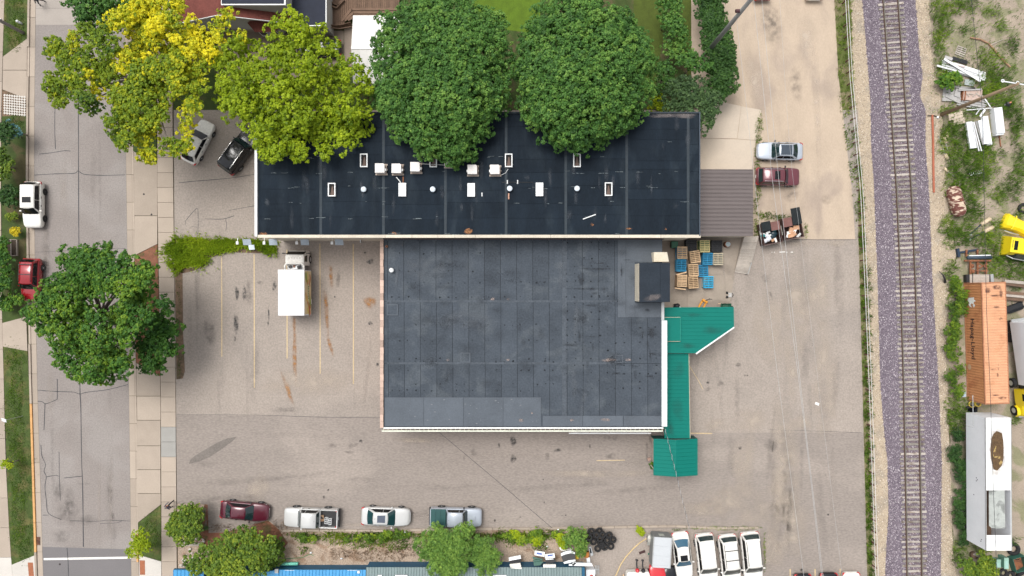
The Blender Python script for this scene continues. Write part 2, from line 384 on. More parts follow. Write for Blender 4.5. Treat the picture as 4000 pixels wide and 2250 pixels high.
for p_, wd in (([(700,714),(760,708),(860,700),(930,692),(1000,680)],.05),([(1000,803),(950,812),(896,822)],.04),([(725,863),(762,820),(773,818),(775,855)],.04),([(725,863),(725,880)],.03),([(775,860),(774,912)],.04),([(748,885),(772,888)],.03),
     ([(800,855),(870,856),(915,843)],.05),([(882,857),(886,880),(883,900)],.04),([(691,1620),(1000,1621),(1250,1629),(1488,1632)],.03),([(3000,1678),(3200,1684),(3365,1690)],.03),([(2990,932),(3150,936),(3345,937)],.05)):
    ribbon('crack_seal', p_, wd, .043, SEAL, lot, .3)
# stains with a shape of their own
st = [(927,1145,9,28,0,OIL),(955,1150,8,36,-.06,OIL),(922,1262,11,42,.05,OIL),(919,1325,5,12,0,OIL),(1072,1118,8,24,-.1,OIL),(1050,1230,4,30,.05,OIL),(1048,1262,4,9,0,OIL),
      (1446,1022,15,13,.3,OIL),(1447,1263,11,9,0,OIL),(1426,987,6,6,0,OIL),(1322,1090,9,42,-.08,OILS),(1475,1425,7,9,0,OIL),(1017,1105,14,9,0,OILS),(1308,1160,4,4,0,OIL),
      (1293,1080,9,55,.05,RUST),(1275,1215,10,110,.07,RUST),(1150,1260,8,30,0,RUST),(1152,1370,9,120,.02,RUST),(1125,1520,11,75,.35,RUST),(1445,1180,26,24,0,RUST),(1290,1350,8,50,.3,RUST),
      (2178,1758,17,7,.1,OIL),(2005,1722,14,22,0,OIL),(2006,1790,13,20,0,OIL),(2304,1742,4,9,0,OIL),(1949,1740,5,11,0,OIL),(2890,1750,8,8,0,OIL),(2858,1829,4,4,0,OIL),
      (2403,1710,13,12,0,OILS),(2370,1708,16,12,0,OILS),(2385,1782,24,12,0,OILS),(2137,1785,9,20,0,OILS),(1300,1740,26,10,0,OILS),(1380,1740,22,12,.3,OILS),(1410,1722,8,8,0,OIL),(1365,1765,22,8,0,OILS),
      (2527,1760,6,50,0,OILS),(2540,1710,8,26,0,OILS),(1812,1792,5,9,0,OILS),(1850,1765,14,16,0,OILS),(1266,1940,6,7,0,OIL),(1283,1914,5,5,0,OIL),
      (2765,1495,7,5,0,OIL),(2766,1520,14,9,.4,OILS),(2909,1466,6,5,0,OILS),(2919,1467,5,5,0,OIL),(2813,1498,14,10,0,OILS),(2885,1425,12,10,0,OILS),(2985,1085,16,20,.3,OILS),(3010,1150,5,22,.4,OILS),
      (3234,2010,4,4,0,OIL),(3130,2226,6,6,0,OIL),(3280,1596,5,3,0,OILS),(3224,1855,4,4,0,OILS),(2035,2018,6,5,0,OIL),(2020,2030,5,4,0,OILS),(2122,1873,3,4,0,OIL),(2126,1962,3,5,0,OIL),(2196,2013,3,3,0,OIL),(2210,2012,3,3,0,OIL),(1933,2032,4,6,0,OIL),
      (3012,1740,30,22,0,OILS),(970,1150,16,60,0,OILS),(820,1300,30,60,0,OILS),(1120,1600,60,12,0,OILS)]
for i, (x, y, rx, ry, ro, m_) in enumerate(st): stain('stain', x, y, rx, ry, m_, lot, .046 + (i % 7)*.0007, ro, i)
for i, (x, y, rx, ry, ro) in enumerate(((1010,1905,45,75,-.5),(1450,1985,40,12,0),(3050,1950,60,150,.15),(2900,1820,50,140,-.1),(3090,1450,24,190,.06),(2800,1660,60,30,0),(2760,1985,110,40,0),(2950,2000,90,60,.3),(960,2058,60,20,0),(1480,2048,150,12,0),(3130,1650,50,40,0),(1200,1490,200,60,0),(2330,1850,260,20,0),(2180,1640,400,12,0),(1620,1720,90,14,0),(3020,945,60,14,0),(3130,950,90,18,0),(3260,948,80,16,0),(3110,1200,60,220,.05),(3200,1150,50,160,0),(3000,1300,70,160,0),(3070,1800,70,240,.05),(3220,1500,60,260,0),(2920,1640,90,60,0),(3090,2080,90,120,0),(3010,2150,50,90,0),(2860,1940,140,60,.2))):
    stain('dust_patch', x, y, rx, ry, DUST, lot, .053 + i*.0006, ro, i, amp=.4, soft=.35)
q = random.Random(77)
TYM = stainmat('stain_tyre_wear', (.16,.14,.126), .2, 1.3); TYL = stainmat('stain_pale_wear', (.38,.33,.29), .36, 1.1)
for i in range(70):
    x, y = q.uniform(720,3300), q.uniform(1000,2040)
    if 1470 < x < 2720 and y < 1700: x, y = q.uniform(2740,3300), q.uniform(980,2040)
    hz = x < 2600 and y > 1620
    stain('tyre_wear', x, y, q.uniform(60,260) if hz else q.uniform(6,26), q.uniform(5,22) if hz else q.uniform(60,240), TYM if i % 2 else TYL, lot, .064 + i*.0004, q.uniform(-.12,.12), i, amp=.4, soft=.25)
for i in range(22): stain('tyre_wear', q.choice([190,240,380,440])+q.uniform(-15,15), q.uniform(120,2120), q.uniform(8,22), q.uniform(80,260), TYM if i % 2 else TYL, street, .024+i*.0004, 0, i, soft=.25)
# the dark wedge where the drive was patched
q = [P(x, y) for x, y in ((738,1812),(745,1795),(762,1780),(800,1757),(850,1728),(888,1712),(925,1706),(910,1722),(870,1752),(820,1785),(780,1802))]
MB().sheet([(p.x, p.y, .0415) for p in q]).build('asphalt_patch', M('asphalt_dark_patch', (.165, .145, .13), .92, .1, .8, .17, 6, .3), lot)
for i, (x, y, rx, ry) in enumerate(((225,1920,28,45),(262,2010,60,60),(240,2095,45,30),(270,1960,20,60),(340,2030,40,25),(430,1930,12,40),(440,2020,10,24),(330,1890,30,5))): stain('stain', x, y, rx, ry, M('x',(.1,.1,.1)) if 0 else OILS, street, .016 + i*.0007, 0, i, soft=.3)
# dirt lot, concrete apron and dock slab
dirt = struct(psheet('dirt_lot', [(2700,-300),(3262,-300),(3258,0),(3275,300),(3310,600),(3328,750),(3340,934),(3180,937),(2990,931),(2700,931)], .036, DIRT))
for i, (x, y, rx, ry, ro) in enumerate(((3020,110,45,90,0),(3110,330,30,80,.1),(3090,760,40,30,0),(3225,780,25,20,0),(3000,60,40,60,0)  )): stain('track_mark', x, y, rx, ry, OILS, dirt, .042+i*.0006, ro, i, soft=.3)
for i, (x, y, rx, ry, ro) in enumerate(((3190,400,16,330,.03),(3080,560,40,50,0),(3150,150,40,120,0),(2950,300,40,120,.2))): stain('dust_patch', x, y, rx, ry, stainmat('stain_pale_dust',(.56,.47,.38),.6,1.0), dirt, .048+i*.0006, ro, i, soft=.3)
aps = struct(thing('concrete_apron', None, None, P(2850, 530)))
for pts in (((2805,396),(2894,415),(2878,541),(2742,540),(2742,440)),((2895,416),(2973,430),(2952,548),(2880,543)),((2735,542),(2880,545),(2951,550),(2935,664),(2735,664))):
    MB().prism([P(*q) for q in pts], -.02, .07).build('apron_slab', M('concrete_apron', (.50,.425,.345), .9, .06, .7, .05, 8, .1, objvar=.04), aps)
dock = struct(thing('dock_slab', None, None, P(2720, 1060)))
CD = M('concrete_dock', (.31, .262, .215), .9, .09, .8, .08, 9, .2, col2=(.24,.2,.165), c2scale=.3, objvar=.05)
for pts in (((2560,925),(2683,925),(2683,1205),(2560,1205)),((2684,925),(2748.5,925),(2748.5,1205),(2684,1205)),((2749.5,925),(2892,925),(2868,1073),(2749.5,1073)),((2749.5,1074),(2868,1074),(2849,1205),(2749.5,1205))):
    MB().prism([P(*q) for q in pts], -.02, .075).build('dock_panel', CD, dock)
# kerb along the lower edge of the lot
kb = struct(thing('lot_kerb', None, None, P(2000, 2060)))
kp = [(1100,2072),(1300,2070),(1500,2072),(1700,2067),(2000,2064),(2300,2060),(2500,2056),(2640,2054),(2800,2062),(2962,2060)]
for (x0, y0), (x1, y1) in zip(kp, kp[1:]):
    for k in range(4):
        a, b = k/4, (k+1)/4 - .01
        p0 = P(x0+(x1-x0)*a, y0+(y1-y0)*a); p1 = P(x0+(x1-x0)*b, y0+(y1-y0)*b); d = (p1-p0); c = (p0+p1)/2
        MB().obox((c.x, c.y, .06), (d.length, .22, .2), math.atan2(d.y, d.x)).build('kerb_stone', CONC, kb)
# planted strip south of the lot and the neighbour's ground
struct(psheet('planting_strip', [(692,1967),(812,1969),(815,2081),(880,2079),(960,2056),(1050,2031),(1091,2068),(2290,2062),(2290,2260),(696,2260)], .02, PEB))
struct(psheet('neighbour_lot', [(2285,2060),(2972,2060),(2976,2600),(2285,2600)], .016, ASPHL))
struct(psheet('mulch_bed', [(800,1969),(815,1972),(818,2075),(880,2074),(960,2050),(1048,2033),(1090,2070),(1125,2120),(1080,2180),(820,2160),(770,2090),(790,2000)], .026, MULCH))
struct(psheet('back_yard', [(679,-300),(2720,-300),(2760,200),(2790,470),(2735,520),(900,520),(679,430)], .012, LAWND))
struct(psheet('back_lawn', [(1850,-300),(2110,-300),(2110,80),(2080,130),(1850,100)], .02, M('lawn_bright', (.085,.145,.010), .95, .15, 1.5, .2, 14, .6)))
struct(psheet('side_lawn', [(2470,-300),(2600,-300),(2590,150),(2560,330),(2480,330)], .018, M('lawn_mid', (.062,.085,.012), .95, .2, 1.5, .2, 14, .6)))
struct(psheet('side_lawn_strip', [(2650,-300),(2705,-300),(2715,150),(2730,330),(2690,330),(2665,100)], .018, MATS['lawn_mid']))
dw = struct(thing('house_driveway', None, None, P(1100, 250)))
for x0, x1, y0, y1 in ((850,946,120,350),(948,1060,120,350),(1062,1180,130,350),(1182,1343,120,260),(1345,1440,95,260)):
    MB().prism([P(x0,y0),P(x1,y0),P(x1,y1),P(x0,y1)], -.02, .055).build('driveway_slab', M('concrete_driveway', (.235,.19,.155), .9, .08, .7, .07, 9, .12, objvar=.05), dw)
# weeds verge beyond the lot, gravel shoulders, ballast and track
FE = [(-300,3250),(0,3258),(375,3272),(750,3326),(930,3350),(1500,3368),(2250,3386),(2600,3396)]
BL = [(-300,3350),(0,3368),(200,3385),(400,3400),(560,3402),(700,3412),(900,3420),(1100,3428),(1300,3433),(1500,3438),(1650,3450),(1800,3466),(2000,3470),(2250,3456),(2600,3470)]
BR = [(-300,3556),(0,3575),(200,3590),(300,3604),(375,3592),(430,3616),(560,3614),(750,3628),(1100,3642),(1300,3654),(1500,3666),(1800,3678),(2250,3674),(2600,3685)]
SR = [(-300,3610),(0,3628),(200,3640),(320,3660),(440,3680),(700,3694),(860,3715),(1000,3735),(1080,3715),(1300,3692),(1500,3700),(1800,3712),(2000,3718),(2150,3722),(2250,3735),(2600,3750)]
ys = list(range(-300, 2601, 25))
def band(name, A, B, z, mat, wob=0):
    q = random.Random(3)
    a = [(xat(A, y)+q.uniform(-wob, wob), y) for y in ys]; b = [(xat(B, y)+q.uniform(-wob, wob), y) for y in ys[::-1]]
    n = len(ys); b = b[::-1]
    va = [P(*p) for p in a]; vb = [P(*p) for p in b]
    m = MB().add([Vector((p.x,p.y,z)) for p in va+vb], [(i, n+i, n+i+1, i+1) for i in range(n-1)])
    return struct(m.build(name, mat))
band('gravel_shoulder', FE, SR, .022, SHLD, 3)
band('right_yard', SR, [(-300,5200),(2600,5200)], .008, YARD, 4)
VEN = [(-300,3318),(0,3325),(375,3335),(750,3372),(930,3378),(1500,3388),(2250,3408),(2600,3418)]
band('weedy_verge', FE, VEN, .028, M('verge_soil', (.20,.17,.095), .95, .2, 1.2, .3, 12, .6, col2=(.085,.105,.025), c2scale=.6, c2lo=.42, c2hi=.6), 3)
# ballast bank: a low trapezoid along the track
n = len(ys); rows = []
for off in range(4):
    r_ = []
    for y in ys:
        l, r2 = xat(BL, y), xat(BR, y); fx = (0, .24, .80, 1)[off]
        p = P(l + (r2-l)*fx, y); r_.append(Vector((p.x, p.y, (.024, .20, .20, .024)[off])))
    rows.append(r_)
m = MB().add([p for r_ in rows for p in r_], [(k*n+i, k*n+i+1, (k+1)*n+i+1, (k+1)*n+i) for k in range(3) for i in range(n-1)])
struct(m.build('ballast_bank', BALB))
RAILL = [(-300,3427),(0,3450),(375,3477),(750,3503),(1100,3518),(1500,3530),(1900,3538),(2250,3544),(2600,3548)]
trk = thing('railway_track', 'single railway track with rusty rails on weathered wooden sleepers', 'railway track', P(3540, 1125))
def railpt(y, off, z):
    p = P(xat(RAILL, y)+off, y, z); return p
TIE = M('sleeper_wood', (.31, .28, .25), .95, .14, 3, .25, 10, .4, objvar=.36, col2=(.19,.155,.13), c2scale=1.6, c2lo=.5, c2hi=.65)
tie_me = MB().box(-1.3,1.3,-.11,.11,-.06,.085).mesh('sleeper', TIE)
y = -250.0; q = random.Random(5)
while y < 2500:
    p = railpt(y, 29, .2); p2 = railpt(y+10, 29, .2); ang = math.atan2(p2.y-p.y, p2.x-p.x) + math.pi/2
    o = mobj('sleeper', tie_me, trk, (p.x + q.uniform(-.06,.06) - trk.location.x, p.y - trk.location.y, .2), ang + q.uniform(-.025,.025))
    o.scale = (q.uniform(.94,1.03), q.uniform(.8,1.12), 1)
    y += 18.9 + q.uniform(-1.2,1.2)
RAILW = M('rail_rust', (.105, .058, .045), .75, .15, 3, .2, 12, .2); RAILH = M('rail_head', (.165, .15, .125), .45, .1, 3, .1, 12, 0, metal=.3)
for off in (0, 57.6):
    pts = [railpt(y, off, .33) for y in range(-250, 2500, 30)]
    def sec(hw0, z0, hw1, z1):
        rings = []
        for i, p in enumerate(pts):
            d = (pts[min(i+1,len(pts)-1)] - pts[max(i-1,0)]); n_ = Vector((-d.y, d.x, 0)).normalized()
            rings.append([Vector((*(p+n_*hw0)[:2], z0)), Vector((*(p-n_*hw0)[:2], z0)), Vector((*(p-n_*hw1)[:2], z1)), Vector((*(p+n_*hw1)[:2], z1))])
        return MB().loft(rings)
    r0 = sec(.085, .288, .07, .31).build('rail', RAILW, trk)
    mm = sec(.02, .312, .02, .40); mm.build('rail_web', RAILW, r0); sec(.045, .40, .04, .45).build('rail_head', RAILH, r0)
# ---------------- buildings ----------------
CREAM = M('cream_render', (.50, .45, .37), .85, .08, 1.2, .08, 10, .1)
WHITEM = M('white_metal', (.72, .73, .73), .45, .05, 2, .04, 10, 0)
RBLK = M('roof_black_rubber', (.0105, .0165, .0245), .8, .22, .5, .16, 7, .15, spec=.12, objvar=.12, col2=(.018,.026,.035), c2scale=.35, c2lo=.5, c2hi=.7, stretch=(1.8,.5,1))
RSEAM = M('roof_seam_tape', (.028, .038, .047), .8, .2, .8, .15, 9, .1)
RGRY = M('roof_grey_felt', (.058, .069, .084), .9, .16, .7, .2, 6, .25, spec=.15, objvar=.09, col2=(.074,.086,.10), c2scale=.5, c2lo=.5, c2hi=.66)
RGRL = M('roof_grey_patch', (.088, .102, .121), .9, .1, .7, .1, 8, .2, objvar=.06)
BRICK = M('brick_pinkish', (.36, .24, .195), .9, .12, 1.5, .18, 10, .3, objvar=.22)
DARKIN = M('dark_interior', (.02, .018, .017), .9)
PALEG = M('skylight_dome', (.55, .58, .64), .35, .08, 2, .05, 8, 0)
RUSTY = M('rusty_steel', (.24, .095, .045), .85, .2, 3, .25, 14, .4, col2=(.12,.05,.03), c2scale=2)
GALV = M('galvanised_steel', (.42, .43, .43), .45, .08, 2, .06, 12, 0, metal=.5)
WOODW = M('wood_weathered', (.40, .355, .31), .9, .12, 2.5, .16, 12, .3, objvar=.16)
WOODN = M('wood_new', (.62, .43, .26), .85, .1, 3, .14, 14, .2, objvar=.12)
WOODB = M('wood_brown', (.15, .095, .065), .9, .15, 2, .2, 12, .3, objvar=.18)
BLACKP = M('black_plastic', (.018, .019, .022), .45, .1, 3, .08, 10, 0)

# --- long building with the black roof ---
ZR = 7.5
LX0, LX1, LY0, LY1 = PX(998, ZR), PX(2733, ZR), PY(924, ZR), PY(438, ZR)
lb = thing('long_building', 'long flat-roofed building with black rubber roof and cream side wall', 'building', ((LX0+LX1)/2, (LY0+LY1)/2, 0))
MB().box(LX0+.08, LX1-.05, LY0+.1, LY1-.1, 0, ZR-.25).build('wall', CREAM, lb)
MB().box(LX0+.1, LX1-.1, LY0+.12, LY1-.12, ZR-.25, ZR-.03).build('roof_deck', RBLK, lb)
cols = [1008, 1253, 1498, 1740, 1977, 2210, 2448, 2688, 2729]; rows = [444, 500, 558, 616, 674, 732, 792, 850, 917]
q = random.Random(2)
for a, b in zip(cols, cols[1:]):
    jit = [q.uniform(-14, 14) for _ in rows]; jit[0] = jit[-1] = 0
    for i in range(len(rows)-1):
        y0, y1 = rows[i]+jit[i], rows[i+1]+jit[i+1]
        MB().box(PX(a+.8,ZR), PX(b-.8,ZR), PY(y1-.5,ZR), PY(y0+.5,ZR), ZR-.03, ZR+q.uniform(-.004,.004)).build('roof_sheet', RBLK, lb)
for x in cols[1:-1]: MB().box(PX(x-5,ZR), PX(x+5,ZR), PY(917,ZR), PY(445,ZR), ZR+.004, ZR+.016).build('seam_strip', RSEAM, lb)
MB().box(PX(998,ZR), PX(1007.6,ZR), LY0, LY1, ZR-.3, ZR+.22).build('parapet_cap', WHITEM, lb)
MB().box(PX(2729.4,ZR), PX(2734,ZR), LY0+.05, LY1, ZR-.3, ZR+.16).build('roof_edge', M('dark_metal_trim',(.04,.055,.075),.5), lb)
MB().box(PX(1008,ZR), PX(2729,ZR), PY(444,ZR), PY(438,ZR), ZR-.3, ZR+.12).build('roof_edge', RSEAM, lb)
js = [1008, 1252, 1505, 1610, 1711, 1777, 1857, 2150, 2420, 2580, 2736]
for a, b in zip(js, js[1:]): MB().box(PX(a+.6,ZR), PX(b-.6,ZR), LY0-.12, PY(917.5,ZR), ZR-.22, ZR+.13).build('coping', M('cream_coping',(.56,.50,.41),.85,.1,1.5,.12,10,.2,objvar=.08), lb)
MB().box(PX(1010,ZR), PX(2735,ZR), LY0+.04, LY0+.1, ZR-.36, ZR-.3).build('drip_line', M('dark_metal_trim',(.04,.055,.075)), lb)
for i, x in enumerate((1005, 1103, 1222, 1351)):
    wy = LY0+.1; wx = PX(x, 0)
    g = MB(); g.obox((wx, wy-.3, 2.75), (.82, .62, .035), 0, R(24)); g = g.build('entrance_hood', M('hood_grey_metal',(.33,.38,.43),.5), lb)
    MB().tube((wx-.25, wy, 4.4), (wx-.25, wy-.45, 4.55), .035, n=6).build('lamp_arm', WHITEM, lb)
    MB().obox((wx-.25, wy-.5, 4.52), (.22,.28,.16)).build('wall_lamp', WHITEM, lb)
MB().obox((PX(1437,0), LY0-.15, 3.2), (.1,.3,.6)).build('downpipe', GALV, lb)
PALED = stainmat('stain_pale_roof', (.19,.165,.16), .75, 1.0); LEAF = stainmat('stain_leaf_litter', (.30,.13,.05), .95, 5.0); STRK = stainmat('stain_streak', (.06,.07,.085), .6, 1.2)
for i, (x, y, rx, ry) in enumerate(((2590,450,70,12),(2670,452,55,13),(1540,480,40,40))): stain('dust_stain', x, y, rx, ry, PALED, lb, ZR+.02+i*.001, 0, i, ZR)
for i, (x, y, rx, ry) in enumerate(((1540,911,12,6),(1828,903,16,11),(1030,914,16,6),(1120,920,12,4),(2313,878,7,5),(2600,895,4,4),(2455,893,14,3))): stain('leaf_litter', x, y, rx, ry, LEAF, lb, ZR+.024+i*.001, 0, i, ZR, soft=.8)
for i in range(46): stain('streak', q.uniform(1030,2700), q.choice([q.uniform(600,880), q.uniform(480,880)]), q.uniform(5,16), q.uniform(12,52), STRK, lb, ZR+.03+i*.0005, 0, i, ZR, soft=.2)
SCUF = M('roof_scuff', (.16,.19,.2), .8, .3, 2, .3, 9, 0)
for i in range(80):
    x, y = q.uniform(1020,2700), q.choice(rows[2:])+q.uniform(-6,6); L_ = q.uniform(5,40)
    ribbon('scuff', [(x,y),(x+L_*.5,y+q.uniform(-1,1)),(x+L_,y+q.uniform(-1,1))], .025, ZR+.056+i*.0003, SCUF, lb, .7, ZR)
# skylights: five open frames, three with pale domes, one half under the leaves
def skylight(x, y, kind, lab):
    t = thing('skylight', lab, 'skylight', P(x, y, ZR), 0, 'skylights on the black roof'); a, b = .345, .62
    fr = MB()
    for x0, x1, y0, y1 in ((-a,a,-b,-b+.09),(-a,a,b-.09,b),(-a,-a+.09,-b+.09,b-.09),(a-.09,a,-b+.09,b-.09)): fr.box(x0,x1,y0,y1,0,.26)
    fr.build('frame', WHITEM, t, world=False)
    if kind == 'dark':
        MB().box(-a+.09,a-.09,-b+.09,b-.09,.02,.05).build('shaft_shade', DARKIN, t, world=False)  # near-black sheet paints the unlit depth of the shaft
        c = MB(); c.add([(-.18,-b+.1,.06),(.22,-b+.1,.06),(.05,b*.55,.06),(-.02,b*.55,.06)], [(0,1,2,3)]); c.build('inner_liner', M('brown_liner',(.13,.09,.075),.8), t, world=False)
    else:
        MB().box(-a+.09,a-.09,-b+.09,b-.09,.16,.2).build('pane', PALEG, t, world=False)
        MB().box(-a+.15,a-.15,-b+.15,b-.15,.2,.235).build('dome', PALEG, t, world=False)
for x, y, lb_ in ((1423,628,'dark-shafted white skylight next to the pair of air conditioners'),(1298,742,'dark-shafted white skylight standing alone below the lime tree'),(1987,628,'dark-shafted white skylight with a white cable running to it'),(2253,628,'dark-shafted white skylight at the tip of the maple crown above a clean vent'),(2376,740,'dark-shafted white skylight closest to the brown metal lean-to'),(1693,628,'dark-shafted white skylight half hidden by maple leaves')): skylight(x, y, 'dark', lb_)
for x, y, lb_ in ((1573,742,'pale-domed white skylight joined by pipes to the paired air conditioners'),(1841,743,'pale-domed white skylight beside a lone white pipe support'),(2107,741,'pale-domed white skylight at the end of the black conduit')): skylight(x, y, 'pale', lb_)
for x, y, ru, lb_ in ((1423,741,1,'round white vent with rusty rim, no spout, on the black roof'),(1692,741,0,'clean round white vent between two pale-domed skylights'),(1991,738,1,'round white vent with rusty rim and a pinkish spout below it'),(2253,738,0,'clean round white vent between a pale-domed and a dark skylight')):
    t = thing('roof_vent', lb_, 'roof vent', P(x, y, ZR), 0, 'round roof vents')
    MB().tube((0,0,0),(0,0,.3),.2,.2,14).build('collar', RUSTY if ru else GALV, t, world=False)
    MB().dome((0,0,.3),.27,.1,16,3).build('cap', M('vent_cap_white',(.6,.66,.72),.4), t, smooth=True, world=False)
BEIGE = M('condenser_beige', (.60,.56,.53), .5, .06, 2, .05, 10, 0)
for i, (x, y, lab) in enumerate(((1491,663,'beige air conditioner of the close pair, on the side of the dark skylight'),(1555,664,'beige air conditioner of the close pair, above the split pipe'),(1627,658,'beige air conditioner standing alone beside the conduit near the tree'),(1758,636,'beige air conditioner partly under the maple leaves'),(1848,668,'beige air conditioner with white disconnect box, between skylight and tree'),(1935,668,'beige air conditioner with white cable looping to the skylight'))):
    t = thing('air_conditioner', lab, 'air conditioner', P(x, y, ZR), 0, 'air conditioners on the black roof')
    bs = MB()
    for k in range(3): bs.box(-.55, .55, -.52+k*.44, -.36+k*.44, 0, .09)
    bs.build('timber_base', WOODW, t, world=False)
    MB().box(-.5,.5,-.5,.5,.09,.13).build('pan', M('pan_brown',(.30,.24,.2),.8), t, world=False)
    s_ = .45; cb = MB(); pts = [(-s_,-s_+.06),(s_-.06,-s_+.06),(s_-.06,s_-.12),(s_-.16,s_-.02),(-s_,s_-.02)]; cb.prism(pts, .13, .78); cb.build('cabinet', BEIGE, t, world=False)
    pts2 = [(x_*1.03,y_*1.03) for x_, y_ in pts]; MB().prism(pts2, .78, .83).build('lid', M('condenser_lid',(.68,.645,.62),.5), t, world=False)
    MB().box(-.56 if i > 3 else .4, -.45 if i > 3 else .52, -.2, .02, .3, .6).build('disconnect_box', WHITEM, t, world=False)
def pipe(name, lab, cat, pts, r, mat, z, grp=None):
    m = MB(); m.path([P(x, y, z) for x, y in pts], r, 6); o = m.build(name, mat); return tag(o, lab, cat, grp)
pipe('loose_pipe', 'white pipe lying loose on the black roof', 'pipe', [(2277,856),(2327,838)], .055, WHITEM, ZR+.07)
pipe('conduit', 'thin black conduit with white supports running across the black roof', 'conduit', [(1960,712),(2082,712),(2082,745)], .025, BLACKP, ZR+.06)
pipe('conduit', 'white cable looping from air conditioner to skylight', 'conduit', [(1957,684),(1975,676),(1985,660)], .02, WHITEM, ZR+.06)
pipe('conduit', 'short pale pipe from the paired air conditioners to a skylight', 'conduit', [(1548,692),(1562,708),(1566,718)], .05, GALV, ZR+.1)
pipe('conduit', 'dark refrigerant line between skylight and air conditioner', 'conduit', [(1575,690),(1575,718)], .06, RUSTY, ZR+.1)
pipe('conduit', 'thin pale conduit dropping out of the maple leaves', 'conduit', [(1639,600),(1641,632)], .04, GALV, ZR+.1)
pipe('conduit', 'pale hose running between two skylit air conditioners under the maple', 'conduit', [(1650,640),(1682,642),(1710,643),(1740,645)], .035, GALV, ZR+.08)
for x, y in ((1982,711),(2022,711),(1883,760)):
    t = MB(); c = P(x, y, ZR); t.dome((c.x, c.y+.12, ZR), .08, .12, 8, 2).dome((c.x, c.y-.12, ZR), .08, .12, 8, 2).tube((c.x,c.y+.12,ZR+.06),(c.x,c.y-.12,ZR+.06),.05)
    tag(t.build('pipe_support', WHITEM), 'small white double-ended pipe support on the black roof', 'pipe support', 'white pipe supports')
t = MB(); c = P(1987,767,ZR); t.obox((c.x,c.y,ZR+.06),(.12,.55,.12)); tag(t.build('drain_spout', M('terracotta',(.5,.28,.2),.8)), 'short pinkish spout below a rusty roof vent', 'spout')

# --- brown lean-to ---
ZL = 3.6
br = thing('metal_lean_to', 'lean-to with brown ribbed metal roof against the long building', 'building', P(2838, 790))
BX0, BX1, BY0, BY1 = PX(2735,ZL)+.0, PX(2942,ZL), PY(922,ZL), PY(661,ZL)
BRM = M('brown_ribbed_metal', (.128,.106,.103), .5, .05, 1, .05, 9, 0, objvar=.05)
x0b = LX1-.05+.06
MB().box(x0b, BX1-.12, BY0+.1, BY1-.1, 0, ZL-.12).build('wall', CREAM, br)
n = 17
for i in range(n):
    y0 = BY0+(BY1-BY0)*i/n; y1 = BY0+(BY1-BY0)*(i+1)/n
    prof = [(y0+.004,ZL),(y1-.10,ZL),(y1-.085,ZL+.045),(y1-.03,ZL+.045),(y1-.012,ZL)]
    ring0 = [(x0b, y, z+.12) for y, z in prof] + [(x0b, prof[-1][0], ZL+.08), (x0b, prof[0][0], ZL+.08)]
    ring1 = [(BX1, y, z) for y, z in prof] + [(BX1, prof[-1][0], ZL-.04), (BX1, prof[0][0], ZL-.04)]
    MB().loft([ring0, ring1]).build('roof_panel', BRM, br)

# --- grey-roofed building ---
ZG = 5.0
GX0, GX1, GY0, GY1 = PX(1486,ZG), PX(2592,ZG), PY(1680,ZG), LY0-.14
gb = thing('grey_roof_building', 'low commercial building with patched grey felt roof and brick parapet', 'building', ((GX0+GX1)/2, (GY0+GY1)/2, 0))
MB().box(GX0+.05, GX1-.1, GY0+.12, GY1-.02, 0, ZG-.3).build('wall', BRICK, gb)
MB().box(GX0+.1, GX1-.12, GY0+.15, GY1-.03, ZG-.3, ZG-.03).build('roof_deck', M('roof_joint_dark',(.02,.024,.03),.9), gb)
cx = [1499] + [1514+63*k for k in range(0, 11)] + [2198, 2212] + [2212+63*k for k in range(1, 6)] + [2588]
ry_ = [934, 1178, 1420, 1668]
q = random.Random(11)
for r0, r1 in zip(ry_, ry_[1:]):
    off = q.uniform(-8, 8) if r0 != 934 else 0
    xs = [cx[0]] + [x+off for x in cx[1:-1]] + [cx[-1]]
    for a, b in zip(xs, xs[1:]):
        if b-a < 3: continue
        z = ZG+q.uniform(-.006,.006)
        MB().box(PX(a+.85,ZG), PX(b-.85,ZG), PY(r1-.8,ZG), PY(r0+.8,ZG), ZG-.03, z).build('roof_sheet', RGRY, gb)
RLAP = M('roof_lap', (.066,.078,.094), .9, .2, 1.5, .2, 6, .2)
for y in (1178, 1420): 
    MB().box(PX(1510,ZG), PX(2410,ZG), PY(y+3,ZG), PY(y-5,ZG), ZG+.008, ZG+.02).build('lap_strip', RLAP, gb)
MB().box(PX(2196,ZG), PX(2214,ZG), PY(1660,ZG), PY(940,ZG), ZG+.022, ZG+.03).build('lap_strip', RLAP, gb)
def rpatch(x0, x1, y0, y1, z, mat, frame=None):
    MB().box(PX(x0,ZG), PX(x1,ZG), PY(y1,ZG), PY(y0,ZG), z, z+.02).build('roof_patch', mat, gb)
    if frame:
        f = MB()
        for a0, a1, b0, b1 in ((x0-4,x1+4,y0-4,y0),(x0-4,x1+4,y1,y1+4),(x0-4,x0,y0,y1),(x1,x1+4,y0,y1)): f.box(PX(a0,ZG),PX(a1,ZG),PY(b1,ZG),PY(b0,ZG),z,z+.05)
        f.build('patch_border', frame, gb)
for a, b in ((1503,1655),(1656,1810),(1811,1965),(1966,2113)): rpatch(a, b, 1552, 1664, ZG+.04, RGRL)
rpatch(2120, 2275, 1624, 1664, ZG+.04, RGRL); rpatch(2277, 2433, 1624, 1664, ZG+.042, RGRL); rpatch(2436, 2583, 1624, 1664, ZG+.04, RGRL)
rpatch(1515, 1551, 1192, 1228, ZG+.04, RGRY, RGRL); rpatch(1803, 1834, 1381, 1412, ZG+.04, RGRY, RGRL); rpatch(2406, 2430, 1390, 1414, ZG+.045, RGRY, RGRL)
